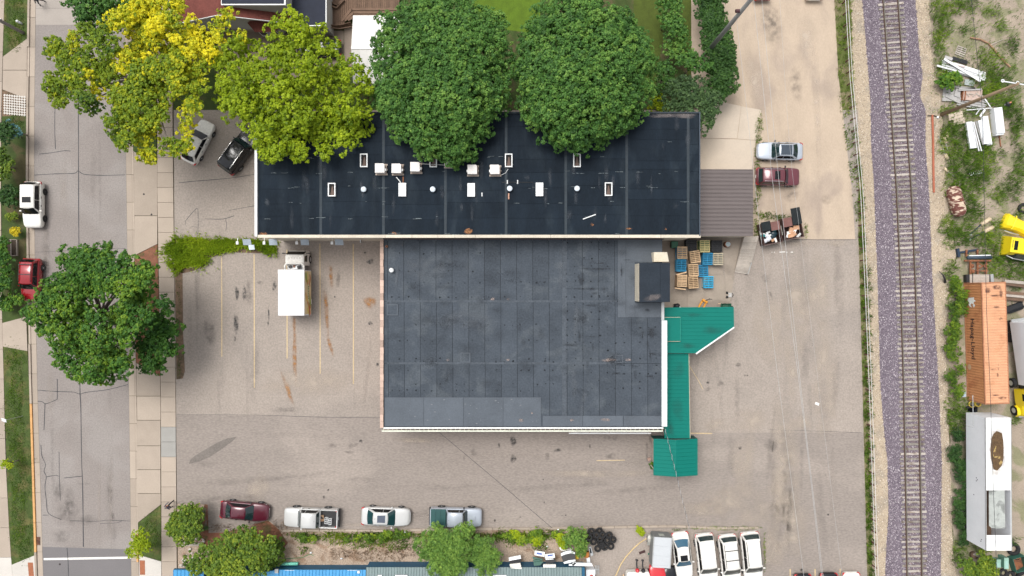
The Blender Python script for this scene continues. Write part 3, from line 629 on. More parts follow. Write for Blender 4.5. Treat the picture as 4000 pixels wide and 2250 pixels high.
for x0, x1, y0, y1 in ((2413,2444,936,1240),(2444,2586,936,1024),(2444,2480,1024,1240),(2480,2582,1182,1240)): rpatch(x0+.4, x1-.4, y0+.4, y1-.4, ZG+.05, RGRL)
# dark fastener marks in rows, one mesh
m = MB()
for k in range(520):
    if k < 330: x = 2215 + 31.6*q.randrange(0, 12); y = 948 + 30*q.randrange(0, 20)
    else: x = 1530 + 31.5*q.randrange(0, 21); y = q.choice([990, 1058, 1104, 1160, 1268, 1330, 1400, 1412, 1445, 1500, 1525])
    if 2400 < x and y < 1250: continue
    if y > 1535: continue
    c = P(x+q.uniform(-3,3), y+q.uniform(-3,3), ZG); a = q.uniform(.03, .075)*q.choice([.7,1,1.3]); n_ = 7
    m.add([(c.x+a*q.uniform(.6,1.3)*math.cos(t*math.tau/n_), c.y+a*q.uniform(.5,1.2)*math.sin(t*math.tau/n_), ZG+.034) for t in range(n_)], [tuple(range(n_))])
tag(m.build('fastener_marks', M('roof_dark_mark',(.014,.017,.022),.9), gb), kind='stuff')
DRB = stainmat('stain_roof_blotch', (.03,.036,.046), .32, 1.4); DRK = stainmat('stain_dark_roof', (.024,.028,.035), .6, 1.6); LGT = stainmat('stain_light_roof', (.12,.135,.155), .5, 1.5); PNK = stainmat('stain_pinkish', (.30,.24,.22), .8, 3)
for i in range(60): stain('damp_blotch', q.uniform(1520,2560), q.uniform(960,1530), q.uniform(12,60), q.uniform(8,40), DRB, gb, ZG+.116+i*.0004, 0, i+90, ZG, soft=.2)
for i in range(22): stain('damp_mark', q.uniform(2230,2570), q.uniform(1000,1540), q.uniform(10,40), q.uniform(3,9), DRK, gb, ZG+.074+i*.0006, q.choice([0,0,1.57]), i, ZG, soft=.3)
for i, (x, y, rx, ry, ro) in enumerate(((2545,1300,16,26,0),(2535,1370,6,45,.2),(2552,1380,22,5,0),(2270,1090,16,30,0),(2300,1128,90,6,0),(2330,1050,70,5,0))): stain('damp_mark', x, y, rx, ry, DRK, gb, ZG+.098+i*.0006, ro, i+50, ZG, soft=.5)
for i, (x, y, rx, ry, ro) in enumerate(((2240,1480,16,90,.1),(2280,1560,14,90,-.2),(2250,1250,14,90,0),(1550,1090,8,60,-.1),(2190,1050,10,110,0),(1800,1250,120,40,0),(1650,1050,100,50,0))): stain('pale_streak', x, y, rx, ry, LGT, gb, ZG+.104+i*.0006, ro, i, ZG, soft=.3)
for i, (x, y, rx, ry) in enumerate(((2036,1642,10,8),(2233,1640,9,6),(2365,1638,22,6),(1750,1405,8,5),(1925,1168,10,6),(2450,1405,16,6),(2385,1406,18,6),(1985,1168,9,5),(2078,1613,4,4),(2380,1406,30,7),(1985,1405,8,5),(1572,958,3,3))): stain('residue', x, y, rx, ry, PNK, gb, ZG+.11+i*.0006, 0, i, ZG, soft=.6)
m = MB()
for k in range(26):
    c = P(q.uniform(1515,2105), q.uniform(1560,1655), ZG); a = q.uniform(.02,.06)
    m.add([(c.x+a*2*math.cos(t*math.tau/6), c.y+a*math.sin(t*math.tau/6), ZG+.064) for t in range(6)], [tuple(range(6))])
tag(m.build('pale_specks', M('roof_speck',(.15,.16,.175),.9), gb), kind='stuff')
# parapets
n = 28
for i in range(n):
    y0 = 936+(1672-936)*i/n; y1 = 936+(1672-936)*(i+1)/n
    MB().box(PX(1484.5,ZG+.2), PX(1497.5,ZG+.2)+q.uniform(-.02,.02), PY(y1-.35,ZG+.2), PY(y0+.35,ZG+.2), ZG-.1, ZG+.2+q.uniform(-.01,.01)).build('coping_stone', M('coping_pink',(.46,.335,.275),.9,.12,1.5,.12,10,.2,objvar=.28), gb)
MB().box(PX(1498,ZG), PX(2590,ZG), PY(1673.5,ZG), PY(1668.5,ZG), ZG-.2, ZG+.12).build('roof_edge', WHITEM, gb)
gut = MB().box(PX(1490,ZG), PX(2590,ZG), PY(1686.5,ZG)-.02, PY(1682.5,ZG), ZG-.32, ZG-.12).build('gutter', M('gutter_offwhite',(.66,.68,.58),.5), gb)
x = 1496
while x < 2588:
    MB().box(PX(x,ZG), PX(x+2.2,ZG), PY(1682.4,ZG), PY(1673.6,ZG), ZG-.2, ZG-.12).build('gutter_bracket', M('bracket_yellowish',(.60,.58,.40),.6), gut); x += 17.6
MB().box(PX(2585,ZG+.2), PX(2606,ZG+.2), PY(1666,ZG+.2), PY(1252,ZG+.2), ZG-.35, ZG+.22).build('fascia', M('fascia_white',(.62,.66,.66),.5,.04,1,.03,8,0), gb)
MB().box(PX(2584,ZG+.2), PX(2595,ZG+.2), PY(1251,ZG+.2), PY(1182,ZG+.2), ZG-.35, ZG+.18).build('fascia', M('fascia_grey',(.42,.43,.43),.6), gb)
MB().box(PX(1498,ZG), PX(2592,ZG), PY(936,ZG), PY(931.5,ZG), ZG-.1, ZG+.1).build('roof_edge', M('edge_purple_brown',(.07,.05,.055),.8), gb)
# beam with brackets on the south wall
bz = 3.4
bm_ = MB().box(PX(2222,bz), PX(2543,bz), PY(1694.5,bz), PY(1689.5,bz), bz-.1, bz+.05).build('wall_beam', WHITEM, gb)
for x in (2226, 2303, 2380, 2458, 2537): MB().box(PX(x-2,bz), PX(x+3,bz), PY(1689.4,bz), PY(1680,bz), bz-.08, bz+.02).build('beam_bracket', RUSTY, bm_)
# penthouse
ZP = 7.25
px0, px1, py0, py1 = PX(2497,ZP), PX(2616,ZP), PY(1180,ZP), PY(1027,ZP)
ph = MB().box(px0+.02, px1-.06, py0+.05, py1-.05, ZG+.06, ZP-.08).build('penthouse', M('cream_siding',(.62,.56,.45),.7), gb)
k = 0
while py0+.05+k*.2 < py1-.06:
    MB().box(px0-.02, px0+.02, py0+.055+k*.2, min(py0+.055+k*.2+.185, py1-.05), ZG+.08, ZP-.1).build('siding_board', MATS['cream_siding'], ph); k += 1
for a, b in ((2497,2578),(2578.8,2616.5)): MB().box(PX(a,ZP), PX(b,ZP), py0, py1, ZP-.08, ZP+.06).build('penthouse_roof', M('penthouse_felt',(.024,.031,.041),.9,.12,1,.15,7,.2,spec=.15), ph)
stain('dust_stain', 2548, 1163, 34, 15, PALED, gb, ZP+.07, .2, 3, ZP)
zc = 6.3
MB().loft([[P(2554,985,zc),P(2606,985,zc),P(2613,1022,zc-.5),P(2554,1022,zc-.5)], [P(2554,985,zc)-Vector((0,0,1.2)),P(2606,985,zc)-Vector((0,0,1.2)),P(2613,1022,zc-.5)-Vector((0,0,.7)),P(2554,1022,zc-.5)-Vector((0,0,.7))]]).build('hatch_cover', M('cream_metal',(.72,.66,.54),.6,.05), gb)
t = thing('roof_vent', 'white mushroom vent on the grey felt roof', 'roof vent', P(1532,1056,ZG)); MB().tube((0,0,0),(0,0,.45),.13).build('pipe', GALV, t, world=False); MB().dome((0,0,.42),.24,.14,14,3).build('cap', WHITEM, t, True, world=False)
t = thing('roof_vent', 'small rusty pipe vent near the corner of the grey felt roof', 'roof vent', P(1512,963,ZG)); MB().tube((0,0,0),(0,0,.35),.11).build('pipe', RUSTY, t, world=False); MB().tube((0,0,.3),(0,0,.36),.06).build('opening', DARKIN, t, world=False)

# --- green canopies on the east side ---
GRN = M('green_canopy_metal', (.001,.145,.115), .65, .03, .8, .02, 10, 0, spec=.2); GRT = M('tan_trim',(.5,.44,.32),.6)
za = 3.9
gc = thing('loading_canopy', 'large green metal canopy with one slanted corner over the loading door', 'canopy', P(2730, 1290))
poly = [(2594,1201),(2866,1199),(2867.5,1276),(2717,1379.5),(2594,1379.5)]
MB().slab([P(x,y,za) for x,y in poly], .12).build('roof', GRN, gc)
MB().loft([[P(2717,1379.7,za),P(2867.7,1276,za),P(2869,1281,za),P(2721,1384,za)], [p-Vector((0,0,.3)) for p in (P(2717,1379.7,za),P(2867.7,1276,za),P(2869,1281,za),P(2721,1384,za))]]).build('slanted_fascia', WHITEM, gc)
dz = 4.15
MB().slab([P(2594,1240,dz),P(2657,1240,dz),P(2657,1332,dz),P(2594,1332,dz)], .24).build('raised_panel', GRN, gc)
for y in (1239, 1333): MB().box(PX(2594,dz), PX(2657.5,dz), PY(y+1.2,dz), PY(y-.2,dz), dz-.1, dz+.012).build('panel_trim', GRT, gc)
MB().box(PX(2657,dz), PX(2658.4,dz), PY(1332,dz), PY(1240,dz), dz-.1, dz+.01).build('panel_trim', M('green_trim',(.02,.26,.2),.5), gc)
for x, y in ((2840,1215),(2840,1282),(2720,1365)): MB().tube(P(x,y,0), P(x,y,za)*1.0-Vector((0,0,.14)), .06).build('post', GALV, gc)
wz = 3.5
gw = thing('walkway_canopy', 'narrow green metal canopy running along the east wall of the grey building', 'canopy', P(2645, 1540))
MB().slab([P(2592,1381,wz),P(2690,1381,wz-.08),P(2695,1712,wz-.08),P(2596,1712,wz)], .1).build('roof', GRN, gw)
for i, (x, y) in enumerate(((2692,1381),(2694,1500),(2695,1600))): MB().tube((PX(x-3,wz),PY(y+6,wz),0), (PX(x-3,wz),PY(y+6,wz),wz-.2), .05).build('post', GALV, gw)
MB().slab([P(2690.2,1381,wz-.06),P(2692,1381,wz-.06),P(2697,1712,wz-.06),P(2695.2,1712,wz-.06)], .12).build('edge_trim', GRT, gw)
ez, er = 3.45, 4.0
ge = thing('entrance_canopy', 'square green gabled canopy at the corner of the drive', 'canopy', P(2635, 1780))
e0, e1 = PY(1714,ez), PY(1857,ez); xl, xm, xr = PX(2553,ez), PX(2641,er), PX(2725,ez)
MB().slab([(xl,e1,ez),(xm,e1,er),(xm,e0,er),(xl,e0,ez)], .1).build('roof_slope', GRN, ge)
MB().slab([(xm,e1,er),(xr,e1,ez),(xr,e0,ez),(xm,e0,er)], .1).build('roof_slope', GRN, ge)
MB().box(xl, xr, e0-.06, e0-.0, 1.9, ez-.12).build('end_wall', M('dark_green_metal',(.004,.06,.05),.6), ge)
for x in (xl+.3, xr-.3):
    for y in (e1+.3, e0-.3): MB().tube((x,y,0),(x,y,ez-.12),.07).build('post', WOODW, ge)
def ribs(parent, x0, x1, ya, yb, z0, z1, step, ylim=None):
    y = ya
    while y > yb:
        xe = x1 if ylim is None else ylim(y)
        MB().loft([[Vector((x0,y-.02,z0+.002)),Vector((x0,y+.02,z0+.002)),Vector((x0,y+.01,z0+.022)),Vector((x0,y-.01,z0+.022))],[Vector((xe,y-.02,z1+.002)),Vector((xe,y+.02,z1+.002)),Vector((xe,y+.01,z1+.022)),Vector((xe,y-.01,z1+.022))]]).build('roof_rib', GRN, parent); y -= step
sl = lambda y: min(PX(2866,za), PX(2717,za)+(PX(2867.5,za)-PX(2717,za))*max(0,(y-PY(1379.5,za)))/(PY(1276,za)-PY(1379.5,za))) - .05
ribs(gc, PX(2660,za), 0, PY(1206,za), PY(1378,za), za, za, .38, sl)
ribs(gw, PX(2598,wz), PX(2689,wz), PY(1388,wz), PY(1708,wz), wz, wz-.08, .38)
ribs(ge, xl+.02, xm-.03, e0-.15, e1+.02, ez+.005, er, .38); ribs(ge, xm+.03, xr-.02, e0-.15, e1+.02, er, ez+.005, .38)
GRM = stainmat('stain_grime', (.02,.07,.06), .35, 1.0)
for i,(x,y,rx,ry,zz,pr_) in enumerate(((2700,1230,60,10,za,gc),(2780,1290,50,22,za,gc),(2690,1350,50,14,za,gc),(2645,1450,30,40,wz,gw),(2650,1600,24,60,wz,gw),(2620,1680,18,40,wz,gw))): stain('grime', x, y, rx, ry, GRM, pr_, zz+.03+i*.0006, 0, i, zz, soft=.2)
fw = thing('timber_screen', 'weathered timber screen of upright boards beside the green gabled canopy', 'fence', P(2545, 1755))
for k in range(9):
    a = P(2548+.6*k, 1700+14*k, 0); MB().box(a.x-.03, a.x+.03, a.y-.48, a.y, .05, 2.1+.05*(k%3)).build('board', WOODW if k % 3 else WOODN, fw)
for z_ in (.5, 1.6): 
    a, b = P(2547,1700), P(2552,1820); MB().obox(((a.x+b.x)/2-.07,(a.y+b.y)/2,z_),(.06,(a-b).length,.09)).build('rail', WOODW, fw)
tag(MB().obox((PX(2535,0),PY(1792,0),.12),(.35,.25,.2),.4).build('broken_brick', BRICK), 'broken reddish block lying beside the timber screen', 'brick')

# --- blue building at the lower edge ---
zb = 1.7
BLUED = M('blue_wall', (.012,.085,.16), .5, .06, 1, .05, 9, 0); BLUEL = M('blue_metal_roof', (.055,.27,.52), .45, .05, 1, .04, 9, 0, objvar=.05); GREYM = M('greygreen_metal_roof', (.17,.225,.225), .5, .06, 1, .06, 9, 0, objvar=.05)
def metal_roof(parent, x0, x1, yt, zt, mat, pitch, yend=2420, rise=.5):
    k = int(round((x1-x0)/pitch))
    for i in range(k):
        a, b = x0+(x1-x0)*i/k, x0+(x1-x0)*(i+1)/k
        xa, xb = PX(a,zt)+.004, PX(b,zt)-.004; ya = PY(yt,zt); yb = PY(yend,zt)
        prof = [(xa,0),(xa+.03,.045),(xa+.06,0),(xb,0),(xb,-.05),(xa,-.05)]
        MB().loft([[Vector((x,ya,zt+z)) for x,z in prof], [Vector((x,yb,zt+rise+z)) for x,z in prof]]).build('roof_panel', mat, parent)
bb = thing('blue_building', 'building with blue wall and light blue standing-seam metal roof', 'building', P(1050, 2260))
wy = PY(2228,zb)
MB().box(PX(740,zb), PX(1429,zb), wy-7, wy-.12, 0, zb-.1).build('wall', BLUED, bb)
metal_roof(bb, 1090, 1429, 2226, zb, BLUEL, 13)
for i, (a, b, ya, yb_) in enumerate(((945,981,2249,2243),(981.5,1017,2243,2237),(1017.5,1053,2237,2231),(1053.5,1089,2231,2226))):
    MB().loft([[P(a,ya,zb),P(b,yb_,zb),P(b,yb_,zb)-Vector((0,0,.06)),P(a,ya,zb)-Vector((0,0,.06))],[P(a,2420,zb)+Vector((0,0,.5)),P(b,2420,zb)+Vector((0,0,.5)),P(b,2420,zb)+Vector((0,0,.44)),P(a,2420,zb)+Vector((0,0,.44))]]).build('roof_panel', BLUEL, bb)
metal_roof(bb, 676, 796, 2227, zb+.5, BLUEL, 15, 2420, .1)
MB().box(PX(677,zb+.5), PX(796,zb+.5), wy-6, PY(2226,zb+.5)+.04, zb+.2, zb+.44).build('eave_fascia', BLUED, bb)
MB().box(PX(700,zb), PX(739,zb), wy-6, wy-.4, 0, zb).build('wall', BLUED, bb)
for x in (790, 1024):
    f = MB().box(PX(x-17,1), PX(x+17,1), wy-.12, wy-.06, .6, 1.35).build('window', WHITEM, bb)
    MB().box(PX(x-13,1), PX(x+13,1), wy-.058, wy-.045, .68, 1.27).build('pane', M('window_dark',(.02,.02,.03),.1), f)
for x0, x1 in ((1113,1150),(1357,1395)): MB().box(PX(x0,zb),PX(x1,zb),wy+.0,wy+.03,zb-.06,zb+.03).build('gutter_piece', WHITEM, bb)
MB().obox((PX(1402,zb),wy-.1,zb+.12),(.22,.22,.22)).build('vent_pipe', WHITEM, bb)
MB().obox((PX(1082,zb),wy-.02,zb+.08),(.35,.4,.2)).build('downspout_head', GALV, bb)
ga = thing('grey_annex', 'annex with grey-green ribbed metal roof and dark blue wall', 'building', P(1850, 2260))
MB().box(PX(1430,zb), PX(2284,zb), wy-7, PY(2216,zb)-.1, 0, zb-.1).build('wall', BLUED, ga)
metal_roof(ga, 1430, 2272, 2216, zb, GREYM, 11)
MB().box(PX(2273,zb), PX(2284,zb), wy-7, PY(2215,zb), zb-.1, zb+.08).build('edge_trim', BLUED, ga)
for x0, x1 in ((1477,1493),(1545,1593),(1925,1978)): MB().box(PX(x0,zb), PX(x1,zb), PY(2250,zb), PY(2243,zb), zb+.16, zb+.24).build('roof_hatch', WHITEM, ga)
t = thing('roll_of_film', 'pale turquoise roll lying along the blue wall', 'roll', P(1130,2202)); MB().tube(P(1097,2203,.35), P(1164,2202,.35), .17, n=12).build('roll', M('turquoise',(.2,.62,.48),.5), t, True); MB().tube(P(1096,2203,.35), P(1095,2203,.35), .06).build('core', WOODN, t)

# --- house and outbuildings beyond the trees ---
hx0, hxm, hx1, hy = -33.2, -28.3, -21.9, 26.7
SID = M('grey_siding', (.40,.395,.37), .8, .06, 1, .05, 9, .1, objvar=.04); REDR = M('red_shingles', (.15,.045,.036), .9, .12, 1.2, .2, 6, .2)
ho = thing('house', 'house with red shingle roof, grey siding gable and white dormer', 'house', (-27.5, 33, 0))
za_, ze = 5.2, 3.0
wall = MB().box(hx0+.1, hx1-.1, hy, hy+16, 0, ze-.15).build('wall', SID, ho)
MB().add([(hx0+.1,hy+.01,ze-.15),(hx1-.1,hy+.01,ze-.15),(hxm,hy+.01,za_-.15),(hx0+.1,hy+15.9,ze-.15),(hx1-.1,hy+15.9,ze-.15),(hxm,hy+15.9,za_-.15)], [(0,1,2),(3,5,4),(0,2,5,3),(1,4,5,2)]).build('gable', SID, ho)
k = 0
while k*.18 < ze+2:
    z = .55+k*.18
    if z < ze-.16: xa, xb = hx0+.1, hx1-.1
    else:
        f = (z-(ze-.15))/(za_-ze)
        if f > .95: break
        xa, xb = hx0+.1+(hxm-hx0-.1)*f, hx1-.1+(hxm-hx1+.1)*f
    MB().add([(xa,hy-.012,z),(xb,hy-.012,z),(xb,hy-.002,z+.17),(xa,hy-.002,z+.17),(xa,hy+.004,z),(xb,hy+.004,z)], [(0,1,2,3),(0,4,5,1)]).build('siding_board', SID, wall); k += 1
MB().box(hx0+.08, hx1-.08, hy-.03, hy+.05, 0, .55).build('foundation', M('foundation_tan',(.30,.25,.2),.9), ho)
for xa, xb in ((hx0-.35, hxm), (hx1+.35, hxm)):
    sg = 1 if xb > xa else -1; za2 = ze-.05
    MB().slab([(xa,hy-.35,za2),(xb,hy-.35,za_+.02),(xb,hy+16,za_+.02),(xa,hy+16,za2)], .08).build('roof', REDR, ho)
    m = MB(); Ls = math.hypot(xb-xa, za_-ze); nr = int(Ls/.3)
    for i in range(nr):
        f0, f1 = i/nr, (i+1.06)/nr
        for j in range(26):
            ya = hy-.36+j*.24+(i % 2)*.12; yb2 = ya+.225; lift = .02+.012*((i*7+j*3) % 3)
            A = Vector((xa+(xb-xa)*f0, 0, za2+(za_-ze)*f0+lift+.02)); B = Vector((xa+(xb-xa)*min(f1,1), 0, za2+(za_-ze)*min(f1,1)+lift))
            m.add([(A.x,ya,A.z),(A.x,yb2,A.z),(B.x,yb2,B.z),(B.x,ya,B.z),(A.x,ya,A.z-.03),(A.x,yb2,A.z-.03)], [(0,1,2,3),(0,4,5,1)])
    tag(m.build('shingles', REDR, ho), kind='stuff')
    MB().loft([[(xa,hy-.37,za2-.14),(xb,hy-.37,za_-.1),(xb,hy-.37,za_+.05),(xa,hy-.37,za2+.03)],[(xa,hy-.43,za2-.14),(xb,hy-.43,za_-.1),(xb,hy-.43,za_+.05),(xa,hy-.43,za2+.03)]]).build('rake_board', WHITEM, ho)
# dormer
dzr = 5.6; d0, d1 = PX(863,dzr), PX(1115,dzr); dy = PY(19,dzr)
dm = MB().box(d0+.1, d1-.1, dy+.1, dy+8, 3.2, dzr-.2).build('dormer', SID, ho)
MB().box(d0, d1, dy, dy+8, dzr-.2, dzr-.02).build('dormer_trim', WHITEM, dm); MB().box(d0+.08, d1-.15, dy+.12, dy+8, dzr-.015, dzr+.03).build('dormer_roof', M('roof_dark_navy',(.016,.02,.035),.8), dm)
# bay
b0, b1 = PX(985,1.5), PX(1110,1.5)
bay = MB().prism([(b0,hy),(b0+.7,hy-.7),(b1-.7,hy-.7),(b1,hy)], .3, 2.3).build('bay', SID, ho)
MB().loft([[(b0-.2,hy,2.32),(b0+.6,hy-.95,2.32),(b1-.6,hy-.95,2.32),(b1+.2,hy,2.32)],[(b0+.3,hy-.02,2.85),(b0+1.0,hy-.1,2.85),(b1-1.0,hy-.1,2.85),(b1-.3,hy-.02,2.85)]]).build('bay_roof', REDR, bay)
for xc in (-25.3, -24.2):
    f = MB().box(xc-.4, xc+.4, hy-.74, hy-.705, .9, 2.0).build('window', WHITEM, ho); MB().box(xc-.32, xc+.32, hy-.76, hy-.745, .98, 1.92).build('pane', MATS['window_dark'], f)
for xc in (-29.2,): 
    f = MB().box(xc-.4, xc+.4, hy-.05, hy-.032, .62, 1.0).build('window', WHITEM, ho); MB().box(xc-.33, xc+.33, hy-.065, hy-.052, .67, .95).build('pane', MATS['window_dark'], f)
# flat addition
zf = 3.3; f0, f1, fy = PX(1134,zf), PX(1275,zf), PY(101,zf)
ad = thing('flat_roof_addition', 'flat dark-roofed addition with white trim beside the red-roofed house', 'building', ((f0+f1)/2, fy+5, 0))
MB().box(f0+.1, f1-.12, fy+.12, fy+10, 0, zf-.2).build('wall', SID, ad); MB().box(f0, f1, fy, fy+10, zf-.2, zf-.02).build('trim', WHITEM, ad)
MB().box(f0+.05, f1-.1, fy+.1, fy+10, zf-.015, zf+.02).build('roof', M('roof_dark_navy',(.016,.02,.035),.8), ad)
MB().box(f0+.1, f1-.12, fy+.06, fy+.115, 0, .5).build('foundation', MATS['foundation_tan'], ad)
# deck
dk = thing('timber_deck', 'brown timber deck with corner steps behind the house', 'deck', P(1400, 30))
x = 1279.0
while x < 1560:
    low = x < 1345
    yb_ = 98 if low else 62
    MB().box(PX(x+.5,.6), PX(x+6.9,.6), PY(yb_,.6), PY(-160,.6), .5, .56+rnd.uniform(-.004,.004)).build('deck_board', WOODB, dk); x += 7.4
for i, o_ in enumerate((0, 12, 24)):
    pts = [(1340+o_, 92-o_*.2), (1378+o_*.6, 46+o_), (1560, 46+o_)]; z_ = .5 - i*.0
    for (a, b), (c_, d_) in zip(pts, pts[1:]):
        p0, p1 = P(a,b), P(c_,d_); v = p1-p0; cc = (p0+p1)/2
        MB().obox((cc.x, cc.y, .66 - i*.035), (v.length, .26, .05), math.atan2(v.y, v.x)).build('step_board', WOODB, dk)
for (a, b), (c_, d_) in (((1290,30),(1322,44)),((1322,44),(1352,12)),((1300,22),(1328,34)),((1328,34),(1348,8))):
    p0, p1 = P(a,b), P(c_,d_); v = p1-p0; cc = (p0+p1)/2; MB().obox((cc.x,cc.y,.75),(v.length,.12,.3),math.atan2(v.y,v.x)).build('stair_stringer', WOODB, dk)
df = thing('low_timber_fence', 'low dark timber fence between the flat addition and the white shed', 'fence', P(1330, 105))
for i in range(14):
    f = i/13; c = P(1278+f*98, 108 + math.sin(f*math.pi)*9 - f*4); MB().obox((c.x,c.y,.6),(.2,.05,1.2),-.1+f*.25).build('picket', WOODB, df)
a, b = P(1278,106,1.2), P(1376,104,1.2); m = MB(); m.path([a, P(1325,112,1.2), b], .05, 5); m.build('top_rail', WOODB, df)
# white shed
zs0, zs1 = 2.5, 3.3
sh = thing('white_shed', 'shed with white panelled metal roof under the dark maple', 'shed', P(1460, 200))
s0, s1 = PX(1379,zs0), PX(1560,zs0); ya, ym, yb_ = PY(60,zs0), PY(187,zs1), PY(326,zs0)
MB().box(s0+.15, s1-.15, yb_+.15, ya-.15, 0, zs0-.1).build('wall', M('shed_wall',(.55,.53,.5),.8), sh)
MB().add([(s0+.15,yb_+.15,zs0-.1),(s0+.15,ya-.15,zs0-.1),(s0+.15,ym,zs1-.1)], [(0,1,2)]).build('gable', MATS['shed_wall'], sh)
k = 6
SW = M('shed_roof_white', (.66,.645,.62), .5, .04, 1, .03, 9, 0, objvar=.05)
for i in range(k):
    a, b = s0+(s1-s0)*i/k+.006, s0+(s1-s0)*(i+1)/k-.006
    MB().slab([(a,yb_,zs0),(b,yb_,zs0),(b,ym,zs1),(a,ym,zs1)], .05).build('roof_panel', SW, sh); MB().slab([(a,ym,zs1),(b,ym,zs1),(b,ya,zs0),(a,ya,zs0)], .05).build('roof_panel', SW, sh)
MB().box(s0, s1, ym-.12, ym+.12, zs1+.004, zs1+.04).build('ridge_cap', WHITEM, sh)
# ---------------- vehicles ----------------
GLASS = M('car_glass', (.012,.028,.03), .04, .1, 1, .02, 5, 0, spec=.9); GLASSD = M('car_glass_black', (.006,.007,.009), .08, .1, 1, .02, 5, 0, spec=.35)
TYRE = M('tyre_rubber', (.016,.016,.017), .85, .1, 4, .1, 12, .1); RIM = M('rim_alloy', (.55,.56,.57), .3, .05, 3, .05, 10, 0, metal=.6); RIMD = M('rim_black', (.03,.03,.033), .4)
LAMPR = M('tail_lamp', (.42,.012,.014), .15); LAMPW = M('head_lamp', (.62,.65,.66), .1, spec=.8); TRIM = M('car_trim_black', (.02,.02,.022), .5); CHROME = M('chrome', (.7,.7,.7), .15, .02, 2, .02, 8, 0, metal=.9)
def paint(name, col, metal=.0, rough=.32, coat=.6): return M('paint_'+name, col, rough, .02, 1, .012, 6, 0, metal=metal, spec=.5, coat=coat)
P_WHITE = paint('white', (.80,.81,.82)); P_SILV = paint('silver_white', (.55,.55,.54), .25); P_GREY = paint('light_grey', (.42,.46,.48), .3); P_BLUEG = paint('pale_blue_grey', (.42,.46,.52), .25)
P_MAROON = paint('maroon', (.085,.010,.022), .15, .25, 1); P_PLUM = paint('plum', (.13,.028,.04), .2, .28, 1); P_BLACK = paint('black', (.006,.007,.010), 0, .2, .25); P_RED = paint('dark_red', (.27,.006,.012), .1, .25, 1); P_RED2 = paint('bright_red', (.55,.02,.03), 0, .35, .6)
P_YEL = paint('yellow', (.78,.60,.012), 0, .45, .3)
def wheel(parent, x, y, r=.33, wd=.22, rim=None):
    s = 1 if y > 0 else -1
    o = MB(); o.loft([[Vector((x+rr*math.cos(a*math.tau/18), y+yy*s, r+rr*math.sin(a*math.tau/18))) for a in range(18)] for rr, yy in ((r*.66,-wd/2),(r*.96,-wd/2),(r,-wd/2+.05),(r,wd/2-.05),(r*.95,wd/2),(r*.68,wd/2))])
    o = o.build('wheel', TYRE, parent, world=False)
    d = MB(); d.loft([[Vector((x+rr*math.cos(a*math.tau/15), y+yy*s, r+rr*math.sin(a*math.tau/15))) for a in range(15)] for rr, yy in ((r*.66,wd/2-.02),(r*.62,wd/2+.006),(r*.5,wd/2-.02),(r*.18,wd/2+.004))]); d.build('rim', rim or RIM, o, world=False)
    return o
